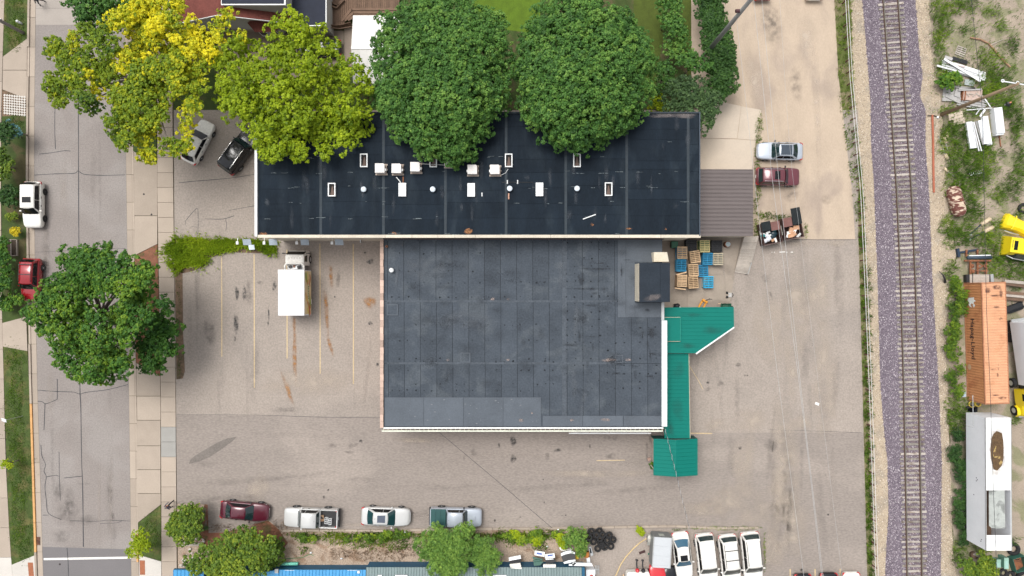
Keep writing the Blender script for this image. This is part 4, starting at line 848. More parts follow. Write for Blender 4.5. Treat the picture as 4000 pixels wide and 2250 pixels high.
def car(name, label, cat, px, py, hd, L, W, Hh, kind, pm, group=None, roofm=None, glass=None, opt=(), rim=None):
    t = thing(name, label, cat, P(px, py), R(hd), group); g = glass or GLASS; hw = W/2
    tall = kind in ('suv', 'van', 'pickup', 'bigsuv')
    zb = {'sedan': .93, 'suv': 1.05, 'van': 1.03, 'pickup': 1.12, 'bigsuv': 1.18, 'hatch': .98}[kind]
    hood = {'sedan': .80, 'suv': .92, 'van': .86, 'pickup': 1.0, 'bigsuv': 1.08, 'hatch': .84}[kind]
    # windshield base, roof front, roof rear, rear glass base as fractions of L from the centre (front +)
    wb, rf, rr, rb = {'sedan': (.19,.045,-.215,-.365), 'suv': (.20,.075,-.40,-.465), 'van': (.285,.13,-.41,-.475), 'pickup': (.22,.11,-.115,-.16), 'bigsuv': (.20,.10,-.42,-.47), 'hatch': (.21,.06,-.33,-.45)}[kind]
    if 'crew' in opt: wb, rf, rr, rb = .215, .125, -.135, -.17
    if 'shortcab' in opt: wb, rf, rr, rb = .215, .125, -.15, -.18
    wb, rf, rr, rb = wb*L, rf*L, rr*L, rb*L
    gc_ = .24 if tall else .18
    sx = [-.5,-.49,-.46,-.40,-.28,-.1,.1,.24,.36,.44,.475,.492,.5]
    if tall: wf = [.80,.90,.955,.985,1,1,1,1,.985,.945,.88,.78,.66]
    else:    wf = [.70,.82,.91,.965,1,1,1,.995,.96,.89,.79,.66,.52]
    rearz = zb*.97 if kind != 'sedan' else zb*.96
    zt = [rearz*.72, rearz*.9, rearz*.98, rearz, zb, zb, zb, zb*.98+.0, hood+.03, hood-.02, hood-.09, hood-.17, hood-.30]
    zl = [gc_+.25, gc_+.12, gc_+.05, gc_, gc_, gc_, gc_, gc_, gc_, gc_+.02, gc_+.06, gc_+.12, gc_+.2]
    def ring(x, w_, b, z):
        h = [(.0,b),(.80*w_,b),(.95*w_,b+.07),(w_,b+(z-b)*.45),(.985*w_,z-.13),(.945*w_,z-.04),(.85*w_,z-.005),(.45*w_,z+.012),(0,z+.018)]
        return [Vector((x, y, zz)) for y, zz in h] + [Vector((x, -y, zz)) for y, zz in h[-2:0:-1]]
    if kind == 'pickup':
        cut = rb-.05
        st_ = [(f*L, w_*hw, b, z) for f, w_, b, z in zip(sx, wf, zl, zt) if f*L > cut+.02]
        st_ = [(cut, hw*.995, gc_, zb)] + st_
        MB().loft([ring(*a) for a in st_]).build('body', pm, t, smooth=True, world=False)
        x0 = -L/2; fl = .72
        bed = MB(); bed.box(x0+.1, cut-.01, -hw+.1, hw-.1, gc_+.05, fl)
        bed = bed.build('bed_floor', TRIM, t, world=False)
        for s in (-1, 1):
            MB().loft([[Vector((x, s*yy, z)) for yy, z in ((hw-.13,fl-.1),(hw-.13,zb),(hw-.07,zb+.01),(hw-.02,zb-.08),(hw,zb-.35),(hw-.05,gc_))] for x in (x0+.06, x0+.4, cut-.012)]).build('bed_side', pm, t, smooth=False, world=False)
        MB().obox((x0+.05, 0, (zb+gc_)/2+.05), (.09, W-.2, zb-gc_-.02)).build('tailgate', pm, t, world=False)
        MB().obox((x0-.06, 0, .58), (.16, W*.94, .18)).build('rear_bumper', TRIM, t, world=False)
        if 'tonneau' in opt:
            for i in range(3):
                a = x0+.08+(cut-x0-.1)*i/3; b = x0+.08+(cut-x0-.1)*(i+1)/3-.02
                MB().box(a, b, -hw+.06, hw-.06, zb+.015, zb+.06).build('bed_cover_panel', M('tonneau_green',(.02,.075,.075),.55), t, world=False)
    else:
        MB().loft([ring(f*L, w_*hw, b, z) for f, w_, b, z in zip(sx, wf, zl, zt)]).build('body', pm, t, smooth=True, world=False)
    # cabin
    yb_ = hw*.90; yr = hw*{'sedan': .64, 'hatch': .68, 'suv': .74, 'van': .76, 'pickup': .76, 'bigsuv': .80}[kind]
    zr = Hh
    def cring(x, f):
        y = yb_+(yr-yb_)*f; z = zb-.03+(zr-zb+.03)*f; e = min(1, f*3)
        h = [(yb_,zb-.06),(y, z-.05*e),(y-.06*e, z-.012*e),(y*.5, z+.02*e),(0, z+.028*e)]
        return [Vector((x, a, b)) for a, b in h] + [Vector((x, -a, b)) for a, b in h[-2::-1]]
    rings = [cring(rb, .0), cring(rb+(rr-rb)*.5, .5), cring(rb+(rr-rb)*.9, .93), cring(rr, 1), cring((rr+rf)/2, 1.015), cring(rf, .99), cring(rf+(wb-rf)*.15, .90), cring(rf+(wb-rf)*.55, .46), cring(wb, 0)]
    MB().loft(rings).build('cabin', roofm or pm, t, smooth=True, world=False)
    def pane(nm, xa, xb, fa, fb, ina, inb, bulge):
        # pane across the car between two heights, 7 columns, lifted clear of the cabin
        vs_ = []; k = 7; up = Vector(((1 if xa > 0 or nm == 'windshield' else -1)*.5, 0, .85)).normalized()*.035
        for f, x, inn in ((fa, xa, ina), (fb, xb, inb)):
            y = (yb_+(yr-yb_)*f)*inn; z = zb-.03+(zr-zb+.03)*f
            for c in range(k):
                u = -1+2*c/(k-1); vs_.append(Vector((x+bulge*(1-u*u), y*u, z+.012*(1-u*u))) + up)
        MB().add(vs_, [(c, c+1, k+c+1, k+c) for c in range(k-1)]).build(nm, g, t, smooth=True, world=False)
    pane('windshield', wb-.01*L, rf+.01*L, .05, .95, .97, .93, .09)
    if kind in ('sedan','hatch'): pane('rear_window', rb+.015*L, rr-.01*L, .10, .95, .90, .90, -.08)
    else: pane('rear_window', rb+.004*L, rr-.006*L, .30, .92, .93, .9, -.05)
    for s in (-1, 1):
        def sp(x, f, e=.012): return Vector((x, s*((yb_+(yr-yb_)*f)+e), zb-.03+(zr-zb+.03)*f))
        xm = (wb+rb)/2+.05*L
        front = [sp(xm+.03,.12), sp(wb-.10*L*.6,.12), sp(rf+.02*L,.84), sp(xm+.03,.86)]; rear = [sp(rb+.07*L,.14), sp(xm-.03,.12), sp(xm-.03,.86), sp(rr+.02*L,.80)]
        if kind == 'pickup': rear = [sp(rb+.02*L,.14), sp(xm-.03,.12), sp(xm-.03,.86), sp(rr+.01*L,.80)]
        MB().sheet(front).build('side_window', GLASSD, t, world=False); MB().sheet(rear).build('side_window', GLASSD, t, world=False)
        r_ = {'sedan': .33, 'hatch': .33, 'suv': .36, 'van': .34, 'pickup': .40, 'bigsuv': .40}[kind]
        for x in (.295*L, -.29*L):
            wheel(t, x, s*(hw-.09), r_, .23, rim)
        MB().obox((wb-.06*L, s*(hw+.07), zb+.04), (.12,.2,.13)).build('wing_mirror', TRIM if pm in (P_MAROON,P_PLUM,P_BLACK,P_GREY,P_BLUEG) else pm, t, world=False)
        hx = .455*L; MB().loft([[Vector((hx-.16, s*(hw*.90), hood-.115)), Vector((hx-.16, s*(hw*.66), hood-.035)), Vector((hx-.20, s*(hw*.66), hood-.06)), Vector((hx-.2, s*(hw*.94), hood-.22))],[Vector((hx+.10, s*(hw*.70), hood-.19)), Vector((hx+.10, s*(hw*.5), hood-.11)), Vector((hx+.05, s*(hw*.5), hood-.2)), Vector((hx+.05, s*(hw*.76), hood-.30))]]).build('headlight', LAMPW, t, world=False)
        zq = rearz*.90; MB().loft([[Vector((-.497*L, s*hw*.88, zq-.06)), Vector((-.497*L, s*hw*.62, zq-.04)), Vector((-.497*L, s*hw*.62, zq-.2)), Vector((-.497*L, s*hw*.88, zq-.22))],[Vector((-.447*L, s*hw*1.0, zq+.02)), Vector((-.455*L, s*hw*.80, zq+.045)), Vector((-.45*L, s*hw*.8, zq-.2)), Vector((-.43*L, s*hw*1.005, zq-.15))]]).build('taillight', LAMPR, t, world=False)
        for x in (.03*L, -.15*L):
            if kind != 'pickup' or x > 0: MB().obox((x, s*(hw+.005), zb-.12), (.2,.04,.035)).build('door_handle', CHROME if 'chrome' in opt else TRIM, t, world=False)
        if 'rails' in opt or 'bars' in opt:
            MB().path([Vector((rr+.15, s*yr*.90, zr+.03)), Vector((rr+.25, s*yr*.90, zr+.09)), Vector((rf-.3, s*yr*.90, zr+.09)), Vector((rf-.12, s*yr*.90, zr+.03))], .025, 6).build('roof_rail', CHROME if 'chromerail' in opt else TRIM, t, world=False)
    MB().obox((L/2-.07, 0, .40), (.12, W*.62, .14)).build('grille', TRIM, t, world=False)
    if 'chromegrille' in opt: MB().obox((L/2-.05, 0, .58), (.12, W*.5, .05)).build('grille_bar', CHROME, t, world=False)
    # seams: bonnet edge and wiper tray
    MB().box(wb+.005, wb+.05, -yb_*.86, yb_*.86, zb-.02, zb+.012).build('wiper_tray', TRIM, t, world=False)
    if 'sunroof' in opt: MB().box((rf+rr)/2+.02*L, (rf+rr)/2+.14*L, -yr*.62, yr*.62, zr+.02, zr+.045).build('sunroof', GLASSD, t, world=False)
    if 'sunroof_big' in opt: MB().box((rf+rr)/2-.06*L, (rf+rr)/2+.10*L, -yr*.62, yr*.62, zr+.02, zr+.045).build('sunroof', M('sunroof_slate',(.07,.085,.12),.15,spec=.8), t, world=False)
    if 'blackroof' in opt: MB().box(rr+.05, rf-.05, -yr*.86, yr*.86, zr+.015, zr+.04).build('glass_roof', M('panorama_glass',(.035,.05,.07),.12,spec=.8), t, world=False)
    if 'bars' in opt:
        for x in (rf-.9, rf-1.9): MB().box(x-.035, x+.035, -yr*.92, yr*.92, zr+.085, zr+.115).build('crossbar', TRIM, t, world=False)
    if 'scoop' in opt: MB().obox((.33*L,0,hood+.07),(.5,.55,.07)).build('hood_scoop', pm, t, world=False)
    MB().tube(Vector((rr+.2,0,zr)), Vector((rr+.08,0,zr+.1)), .018, .01, 5).build('antenna_fin', TRIM, t, world=False)
    if 'plate' in opt: MB().obox((-.502*L,0,.72),(.02,.32,.16)).build('number_plate', WHITEM, t, world=False)
    return t
car('car', 'white car under the overhanging yellow-leaved branches, spattered with twigs', 'car', 786, 560, 63, 4.7, 1.82, 1.45, 'hatch', P_WHITE, glass=GLASSD)
car('suv', 'large glossy black SUV parked by the white edge of the long building', 'SUV', 950, 594, 54, 5.2, 2.0, 1.9, 'bigsuv', P_BLACK, opt=('rails','chromerail'))
car('suv', 'white SUV with dark sunroof and black wheels parked at the kerb by the garden beds', 'SUV', 149, 803, -90, 4.75, 1.92, 1.72, 'suv', P_WHITE, opt=('sunroof',), rim=RIMD, glass=GLASSD)
car('suv', 'red SUV with roof bars parked at the kerb partly under the street tree', 'SUV', 142, 1094, -92, 4.45, 1.82, 1.7, 'suv', P_RED, opt=('bars',), glass=GLASSD)
car('car', 'grey sedan with black glass roof parked on the dirt beside the maroon SUV', 'car', 3036, 596, 179, 4.7, 1.82, 1.45, 'sedan', P_BLUEG, opt=('blackroof','chromegrille'))
car('suv', 'maroon SUV with sunroof and silver roof rails parked on the dirt', 'SUV', 3027, 695, -1, 4.5, 1.84, 1.68, 'suv', P_PLUM, opt=('sunroof','rails','chromerail','plate'))
car('car', 'maroon sedan parked beside the mulch bed', 'car', 966, 1988, -5, 5.05, 1.86, 1.45, 'sedan', P_MAROON, opt=('chromegrille',))
pk = car('pickup', 'white crew-cab pickup with open bed full of boxes', 'pickup', 1224, 2012, 178, 5.6, 1.98, 1.85, 'pickup', P_SILV, opt=('crew','plate'))
car('car', 'silver sedan with slate sunroof parked along the lower kerb', 'car', 1512, 2009, -2, 5.05, 1.9, 1.48, 'sedan', P_SILV, opt=('sunroof_big','chrome','chromegrille'), glass=M('car_glass_teal',(.012,.045,.05),.05,spec=.9))
car('pickup', 'silver-grey pickup with dark green panelled bed cover', 'pickup', 1784, 2010, -1, 5.3, 1.92, 1.78, 'pickup', P_BLUEG, opt=('shortcab','tonneau','scoop','chrome'))
grp = 'cars parked nose-out in the neighbour lot'
car('car', 'white sedan with dark sunroof beside the grey cargo trailer', 'car', 2659, 2160, -83, 4.9, 1.82, 1.45, 'sedan', P_WHITE, grp, opt=('sunroof',), glass=M('car_glass_blue',(.02,.09,.15),.06,spec=.8))
car('minivan', 'white minivan with plain smooth roof between sedan and roof-bar minivan', 'minivan', 2752, 2168, -83, 5.05, 1.95, 1.76, 'van', P_WHITE, grp, opt=('plate',))
car('minivan', 'white minivan with roof crossbars', 'minivan', 2841, 2172, -83, 5.05, 1.95, 1.76, 'van', P_WHITE, grp, opt=('bars','plate'))
car('minivan', 'white minivan with two dark lengthwise roof rails by the grass edge', 'minivan', 2926, 2163, -84, 5.1, 1.98, 1.78, 'van', P_WHITE, grp, opt=('rails','plate'))
grp = 'cars mostly hidden past the marked bays'
car('car', 'dark grey car in a marked bay showing only its tail', 'car', 3127, 2318, -88, 4.6, 1.8, 1.46, 'sedan', P_BLACK, grp)
car('car', 'black car in a marked bay with chrome strip on its tail', 'car', 3228, 2316, -88, 4.7, 1.85, 1.46, 'sedan', P_BLACK, grp, opt=('chrome',))
car('car', 'white car in a marked bay next to the weedy verge', 'car', 3314, 2313, -88, 4.7, 1.85, 1.46, 'sedan', P_WHITE, grp)
car('car', 'black sedan on the house driveway beside the white shed', 'car', 1253, 197, 180, 4.6, 1.8, 1.46, 'sedan', P_BLACK)
car('car', 'maroon car at the far end of the dirt lot under the wires', 'car', 2965, -74, 92, 4.6, 1.8, 1.46, 'sedan', P_PLUM)
car('car', 'white car at the far end of the dirt lot by the verge', 'car', 3170, -76, 90, 4.6, 1.8, 1.46, 'sedan', P_WHITE)
car('car', 'bright red car with chrome strip between the boat and the cargo trailer', 'car', 2566, 2272, 95, 4.2, 1.7, 1.4, 'sedan', P_RED2, opt=('chromegrille',))
car('car', 'dark old car squeezed beside the bright red car', 'car', 2612, 2282, 92, 4.2, 1.3, 1.35, 'sedan', P_BLACK)
# load in the pickup bed
for i, (x, y) in enumerate(((1277,2031),(1291,2035))):
    t = thing('plastic_crate', 'white six-cell plastic crate in the open pickup bed', 'crate', P(x, y, .74), R(-2), 'white crates in the pickup bed')
    c = MB()
    for a in (-.17, .15): c.box(a, a+.02, -.3, .3, 0, .3)
    for b in (-.3, -.1, .1, .28): c.box(-.15, .15, b, b+.02, 0, .3)
    c.build('crate_walls', WHITEM, t, world=False); MB().box(-.008,.008,-.28,.28,.05,.24).build('divider', WHITEM, t, world=False); MB().box(-.15,.15,-.28,.28,0,.03).build('base', DARKIN, t, world=False)
t = thing('cardboard_box', 'open cardboard box with black tools in the pickup bed', 'box', P(1259,2022,.74), R(4))
m = MB(); m.box(-.2,.2,-.28,.28,0,.02).box(-.2,-.18,-.28,.28,.02,.28).box(.18,.2,-.28,.28,.02,.28).box(-.18,.18,-.28,-.26,.02,.28).box(-.18,.18,.26,.28,.02,.28); m.build('carton', M('cardboard',(.5,.33,.21),.9,.1), t, world=False)
MB().obox((0,0,.12),(.1,.3,.1),.5).build('contents', BLACKP, t, world=False)

# --- white box truck ---
bt = thing('box_truck', 'white box truck with colourful sandwich picture on its side', 'truck', (-21.9, .4, 0), 0)
MB().box(-1.28,1.28,-3.12,1.38,.95,3.3).build('cargo_box', M('truck_box_white',(.78,.78,.8),.5,.02,1,.02,8,0), bt, world=False)
for k in range(8): MB().box(-1.24,1.24,-2.9+k*.5,-2.87+k*.5,3.302,3.312).build('roof_bow', WHITEM, bt, world=False)
MB().box(-1.30,1.30,1.02,1.42,3.305,3.34).build('front_cap', WHITEM, bt, world=False)
for s in (-1,1): MB().box(s*1.285-.02,s*1.285+.02,-3.1,1.36,3.22,3.3).build('roof_edge_rail', GALV, bt, world=False)
MB().box(1.29,1.315,-3.02,1.3,1.02,3.12).build('picture_panel', M('print_cream',(.72,.60,.36),.6,.1,2,.05,8,0), bt, world=False)
q = random.Random(4)
fm = [M('print_green',(.25,.36,.06),.6), M('print_red',(.55,.09,.05),.6), M('print_orange',(.66,.33,.1),.6), M('print_yellow',(.72,.58,.16),.6), M('print_brown',(.42,.2,.08),.6)]
for i in range(26):
    y = -2.85+q.random()*3.9; z = 1.25+q.random()*1.6; a, b = q.uniform(.25,.6), q.uniform(.09,.2)
    c = fm[(i*3+i//5) % 5]
    MB().add([(1.318+i*.0008, y+a*math.cos(k*math.tau/14), z+b*math.sin(k*math.tau/14)+.15*math.cos(k*math.tau/14)) for k in range(14)], [tuple(range(14))]).build('printed_food', c, bt, world=False)
MB().add([(1.342, -.9+.95*math.cos(k*math.tau/20), 2.0+.33*math.sin(k*math.tau/20)) for k in range(20)], [tuple(range(20))]).build('printed_badge', M('print_pale_yellow',(.70,.66,.38),.6), bt, world=False)
for i in range(8): MB().box(1.345,1.35,-1.5+i*.17,-1.4+i*.17,1.9,2.12).build('printed_letter_mark', M('print_dark_green',(.02,.09,.04),.6), bt, world=False)
MB().box(1.29,1.33,-2.05,-1.55,.9,1.05).build('side_marker', WHITEM, bt, world=False)
# cab, nose up
ring = lambda y, w_, z0, z1: [Vector((x_, y, z_)) for x_, z_ in ((-w_,z0),(-w_*1.0,z0+(z1-z0)*.5),(-w_*.92,z1-.1),(-w_*.8,z1),(w_*.8,z1),(w_*.92,z1-.1),(w_,z0+(z1-z0)*.5),(w_,z0))]
MB().loft([ring(1.9,1.0,.55,2.05),ring(2.2,1.02,.5,2.3),ring(2.75,1.02,.5,2.3),ring(2.95,1.02,.5,2.2),ring(3.3,1.0,.5,1.35),ring(3.42,.95,.55,1.1)]).build('cab', P_WHITE, bt, False, world=False)
MB().add([(-.86,2.99,2.19),(.86,2.99,2.19),(.93,3.33,1.38),(-.93,3.33,1.38)],[(0,1,2,3)]).build('windshield', GLASSD, bt, world=False)
for s in (-1,1):
    MB().add([(s*1.035,2.25,1.45),(s*1.035,2.95,1.4),(s*.975,2.8,2.08),(s*.975,2.25,2.12)],[(0,1,2,3)]).build('side_window', GLASSD, bt, world=False)
    MB().path([(s*1.0,3.1,1.6),(s*1.25,3.15,1.75)], .03).build('mirror_arm', TRIM, bt, world=False); MB().obox((s*1.3,3.12,1.7),(.16,.1,.4)).build('wing_mirror', TRIM, bt, world=False)
    for y, r_ in ((2.6,.40),(-1.9,.40)): wheel(bt, 0, 0, r_).location = (0,0,0)
for w_ in [c for c in bt.children if c.name.startswith('wheel')]:
    for g_ in list(w_.children): bpy.data.objects.remove(g_)
    bpy.data.objects.remove(w_)
for s in (-1,1):
    for y in (2.55,-1.9):
        o = MB(); o.tube((s*.78,y,.4),(s*1.06,y,.4),.4,n=18); o = o.build('wheel', TYRE, bt, world=False); MB().tube((s*1.06,y,.4),(s*1.075,y,.4),.24,n=14).build('rim', RIM, o, world=False)
for x in (-.55,-.28,0,.28,.55): MB().dome((x,2.62,2.30),.05,.06,8,2).build('roof_marker_lamp', M('marker_lamp',(.35,.33,.3),.4), bt, world=False)
MB().path([(-.95,1.45,2.2),(-.95,1.85,2.35),(-.75,2.1,2.42),(.75,2.1,2.42),(.95,1.85,2.35),(.95,1.45,2.2)], .1, 8).build('air_deflector_frame', P_WHITE, bt, True, world=False)
MB().box(-.85,.85,1.5,2.0,1.6,1.9).build('equipment_tray', WHITEM, bt, world=False)
for x, y, sx, sy, m_ in ((-.5,1.75,.3,.25,TRIM),(-.1,1.8,.2,.2,RUSTY),(.45,1.7,.35,.35,TRIM),(.15,1.65,.15,.3,GALV),(.5,1.72,.14,.14,WHITEM)): MB().obox((x,y,2.0),(sx,sy,.25),.4).build('refrigeration_unit', m_, bt, world=False)
MB().box(-.5,.5,-3.0,3.2,.45,.75).build('chassis', TRIM, bt, world=False)
MB().box(-1.2,1.2,-3.22,-3.13,.5,.75).build('rear_bumper', GALV, bt, world=False)

# --- grey cargo trailer ---
ct = thing('cargo_trailer', 'small grey enclosed cargo trailer beside the white sedan', 'trailer', P(2569, 2120), R(-3.5))
GT = M('trailer_grey',(.46,.48,.5),.45,.03,1,.03,8,0)
MB().box(-.92,.92,-1.75,1.35,.5,2.1).build('box', M('trailer_side_grey',(.17,.18,.18),.5), ct, world=False)
for a, b in ((-1.75,-1.5),(-1.49,-.55),(-.54,.45),(.46,1.32)): MB().box(-.86,.86,a,b,2.105,2.14).build('roof_panel', GT, ct, world=False)
for s in (-1,1): MB().box(s*.9-.05,s*.9+.05,-1.75,1.35,2.1,2.16).build('roof_rail', GALV, ct, world=False)
MB().box(-.3,.25,1.352,1.37,1.2,1.75).build('sign_plate', M('plate_pale',(.4,.42,.38),.6), ct, world=False)
for s in (-1,1):
    o = MB(); o.tube((s*1.0,.45,.33),(s*1.2,.45,.33),.33,n=16); o = o.build('wheel', TYRE, ct, world=False); MB().tube((s*1.2,.45,.33),(s*1.21,.45,.33),.2,n=12).build('rim', RIM, o, world=False)
    MB().loft([[Vector((s*.94,y,z)), Vector((s*1.24,y,z)), Vector((s*1.24,y,z+.04)), Vector((s*.94,y,z+.04))] for y, z in ((-.15,.45),(-.05,.7),(.3,.8),(.65,.8),(.95,.7),(1.05,.45))]).build('mudguard', M('mudguard_alu',(.45,.44,.4),.4,metal=.4), ct, world=False)
m = MB(); m.path([(-.6,-1.75,.5),(0,-2.9,.5),(.6,-1.75,.5)], .05); m.build('drawbar', TRIM, ct, world=False); MB().dome((0,-1.98,.5),.2,.3,12,4).build('gas_bottle', WHITEM, ct, True, world=False)
# --- boat with outboards ---
bo = thing('boat', 'white fibreglass boat with three open lockers and two outboard motors', 'boat', P(2484, 2290), R(-2))
MB().prism([(-1.2,1.55),(-1.05,1.85),(1.05,1.95),(1.2,1.6),(1.2,-3),(-1.2,-3)], .3, 1.0).build('hull', P_WHITE, bo, world=False)
for x in (-.7, -.02, .66):
    f = MB(); f.box(x-.3,x+.3,.0,1.15,1.003,1.02); f.build('locker', M('locker_tan',(.42,.39,.34),.7), bo, world=False)
for x0, x1, y0, y1 in ((-1.2,-1.0,-3,1.55),(.97,1.2,-3,1.6),(-.4,-.32,-.1,1.25),(.28,.36,-.1,1.25),(-1.0,.97,1.15,1.3)): MB().box(x0,x1,y0,y1,1.02,1.12).build('gunwale', WHITEM, bo, world=False)
for x, c_ in ((-.15, P_RED2), (.45, TRIM)):
    o = MB(); o.lump((x,2.15,1.25),(.22,.22,.25),3,10,5,.06); o = o.build('outboard_motor', c_, bo, True, world=False)
    MB().path([(x,2.3,1.1),(x-.05,2.65,1.0),(x-.02,3.0,.9)], .07).build('motor_leg', TRIM, o, world=False); MB().lump((x-.02,3.05,.85),(.16,.1,.1),5,8,4,.2).build('propeller', TRIM, o, world=False)
MB().obox((-1.45,1.0,.6),(.1,.9,.1)).build('rub_rail', WOODN, bo, world=False)
tag(MB().obox((*P(2508,2156)[:2],.06),(.65,.25,.05),.35).build('floor_mat', M('mat_brown',(.06,.03,.03),.9)), 'dark brown mat on the asphalt by the outboard motors', 'mat')
tag(MB().obox((*P(2539,2163)[:2],.06),(.45,.17,.05),0).build('green_tray', M('tray_green',(.01,.13,.08),.6)), 'small green tray beside the cargo trailer', 'tray')
m = MB(); m.path([P(*p, .05) for p in ((2404,2252),(2425,2205),(2445,2175),(2475,2142),(2500,2120),(2526,2103))], .06, 6)
tag(m.build('hose', M('hose_tan',(.56,.42,.22),.8)), 'tan hose lying in a long curve on the asphalt by the tyre heap', 'hose')
# ---------------- pallets and dock clutter ----------------
WBLUE = M('pallet_blue', (.035,.24,.42), .8, .1, 3, .12, 12, .1, objvar=.14); WGRN = M('pallet_yellowish', (.52,.45,.22), .85, .1, 3, .12, 12, .1, objvar=.1); WGRY = M('pallet_greyish', (.46,.40,.29), .85, .1, 3, .12, 12, .1, objvar=.1)
PMES = {}
def pallet_meshes(mat):
    if mat.name in PMES: return PMES[mat.name]
    b = MB().box(-.5,.5,-.046,.046,0,.018).mesh('deck_board', mat); bw = MB().box(-.5,.5,-.06,.06,0,.018).mesh('edge_board', mat)
    s = MB().box(-.02,.02,-.6,.6,0,.09).mesh('stringer', mat)
    full = MB()
    for x in (-.48,0,.48): full.box(x-.02,x+.02,-.6,.6,.02,.11)
    for k in range(7): full.box(-.5,.5,-.6+k*.18,-.6+k*.18+.09,.111,.129)
    for k in range(3): full.box(-.5,.5,-.6+k*.53,-.6+k*.53+.1,0,.019)
    PMES[mat.name] = (b, bw, s, full.mesh('pallet', mat)); return PMES[mat.name]
def stack(px, py, rot, n, mat, lab_top, lab_low, grp, low=None, nb=7, scale=1.0):
    q = random.Random(int(px*3+py)); h = .135
    base = P(px, py, n*h); lows = low or [mat]
    for k in range(n-1):
        mm = lows[k % len(lows)]
        o = mobj('pallet', pallet_meshes(mm)[3], None, (base.x+q.uniform(-.035,.035), base.y+q.uniform(-.035,.035), .08+k*h), R(rot)+q.uniform(-.05,.05)); o.scale = (scale, scale, 1)
        tag(o, lab_low, 'pallet', grp)
    b, bw, s, full = pallet_meshes(mat)
    t = thing('pallet', lab_top, 'pallet', (base.x, base.y, .08+(n-1)*h), R(rot), grp); t.scale = (scale, scale, 1)
    for x in (-.48, 0, .48): mobj('stringer', s, t, (x, 0, .02))
    for k in range(nb):
        y = -.555+k*1.11/(nb-1); mobj('deck_board', bw if k in (0, nb-1) else b, t, (q.uniform(-.008,.008), y, .111), q.uniform(-.012,.012))
    for y in (-.55, 0, .55): mobj('bottom_board', b, t, (0, y, 0))
PL = 'wooden pallets stacked on the dock slab'
WLOW = M('wood_low_shade_tone', (.30,.21,.13), .9, .1, 3, .14, 14, .2, objvar=.12)  # lower pallets: shade between the boards put into a darker wood
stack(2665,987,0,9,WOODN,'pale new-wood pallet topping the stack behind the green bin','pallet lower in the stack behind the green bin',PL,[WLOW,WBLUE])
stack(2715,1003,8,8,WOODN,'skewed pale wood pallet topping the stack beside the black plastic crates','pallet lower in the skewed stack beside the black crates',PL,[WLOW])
stack(2753,962,0,9,WGRN,'yellowish pallet with green showing between its boards, by the building wall','pallet lower in the yellowish stack by the wall',PL,[WGRN,M('pallet_green',(.05,.16,.08),.8)])
stack(2764,1011,-2,6,WBLUE,'faded blue pallet topping the stack beside the greyish pallet stack','blue pallet lower in the stack beside the greyish stack',PL)
stack(2805,1012,0,6,WGRY,'greyish wood pallet topping a stack with blue pallets below','pallet lower in the stack under the greyish pallet',PL,[WBLUE,WGRY])
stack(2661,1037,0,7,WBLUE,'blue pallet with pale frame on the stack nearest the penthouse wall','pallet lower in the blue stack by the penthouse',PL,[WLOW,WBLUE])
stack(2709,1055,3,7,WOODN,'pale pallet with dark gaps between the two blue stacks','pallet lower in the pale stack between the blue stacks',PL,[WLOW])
stack(2747,1058,2,3,WBLUE,'low dark blue pallet stack tucked between taller stacks','blue pallet at the bottom of the low tucked stack',PL)
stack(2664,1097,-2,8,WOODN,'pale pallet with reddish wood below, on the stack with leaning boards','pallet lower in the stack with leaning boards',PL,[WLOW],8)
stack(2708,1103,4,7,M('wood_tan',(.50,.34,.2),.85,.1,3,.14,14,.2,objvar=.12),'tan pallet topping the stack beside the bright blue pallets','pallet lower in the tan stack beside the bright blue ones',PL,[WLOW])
stack(2767,1102,-1,5,M('pallet_bright_blue',(.03,.33,.55),.8,.1,3,.1,12,.1,objvar=.1),'bright blue pallet topping the outermost stack on the dock slab','blue pallet lower in the outermost stack',PL,[WBLUE,WGRN])
# loose boards
for i, (x, y, rz, lab) in enumerate(((2662,1068,14,'loose pale board bridging two pallet stacks'),(2657,1128,-8,'loose pale board sagging off the end of a pallet stack'))): 
    c = P(x, y, 1.0); tag(MB().obox((c.x,c.y,1.05),(1.1,.12,.03),R(rz)).build('loose_board', WOODN), lab, 'board')
for x, y, lab, n in ((2801,961,'black plastic pallet with nine round feet beside the steel barrel',7),(2701,959,'black plastic pallet stack with jumbled mesh beside the green bin',6)):
    c = P(x, y, n*.14); t = thing('plastic_pallet', lab, 'pallet', (c.x, c.y, 0))
    for k in range(n):
        m = MB()
        for u in range(6): m.box(-.55,.55,-.58+u*.21,-.58+u*.21+.1,.08+k*.14,.13+k*.14).box(-.55+u*.2,-.55+u*.2+.07,-.58,.58,.135+k*.14,.15+k*.14)
        m.build('deck', BLACKP, t, world=False)
    for u in (-.45,0,.45):
        for v in (-.48,0,.48): MB().tube((u,v,.15+n*.14-.15),(u,v,.2+n*.14-.12),.085,.075,10).build('foot', BLACKP, t, world=False)
t = thing('wheelie_bin', 'dark green square bin in the corner by the cream wall', 'bin', P(2627, 958))
MB().loft([[Vector((sx*a,sy*a,z)) for sx,sy in ((-1,-1),(1,-1),(1,1),(-1,1))] for a,z in ((.26,0),(.31,.9),(.35,.92),(.35,.97),(.3,.98))]).build('body', M('bin_green',(.02,.075,.045),.5), t, world=False)
MB().box(-.31,.31,-.31,.31,.985,1.02).build('lid', M('bin_lid_green',(.04,.14,.085),.5), t, world=False); MB().tube((-.3,-.36,.95),(.3,-.36,.95),.025).build('handle', BLACKP, t, world=False)
t = thing('steel_barrel', 'rusty steel barrel with bluish lid beside the black plastic pallets', 'barrel', P(2834, 956))
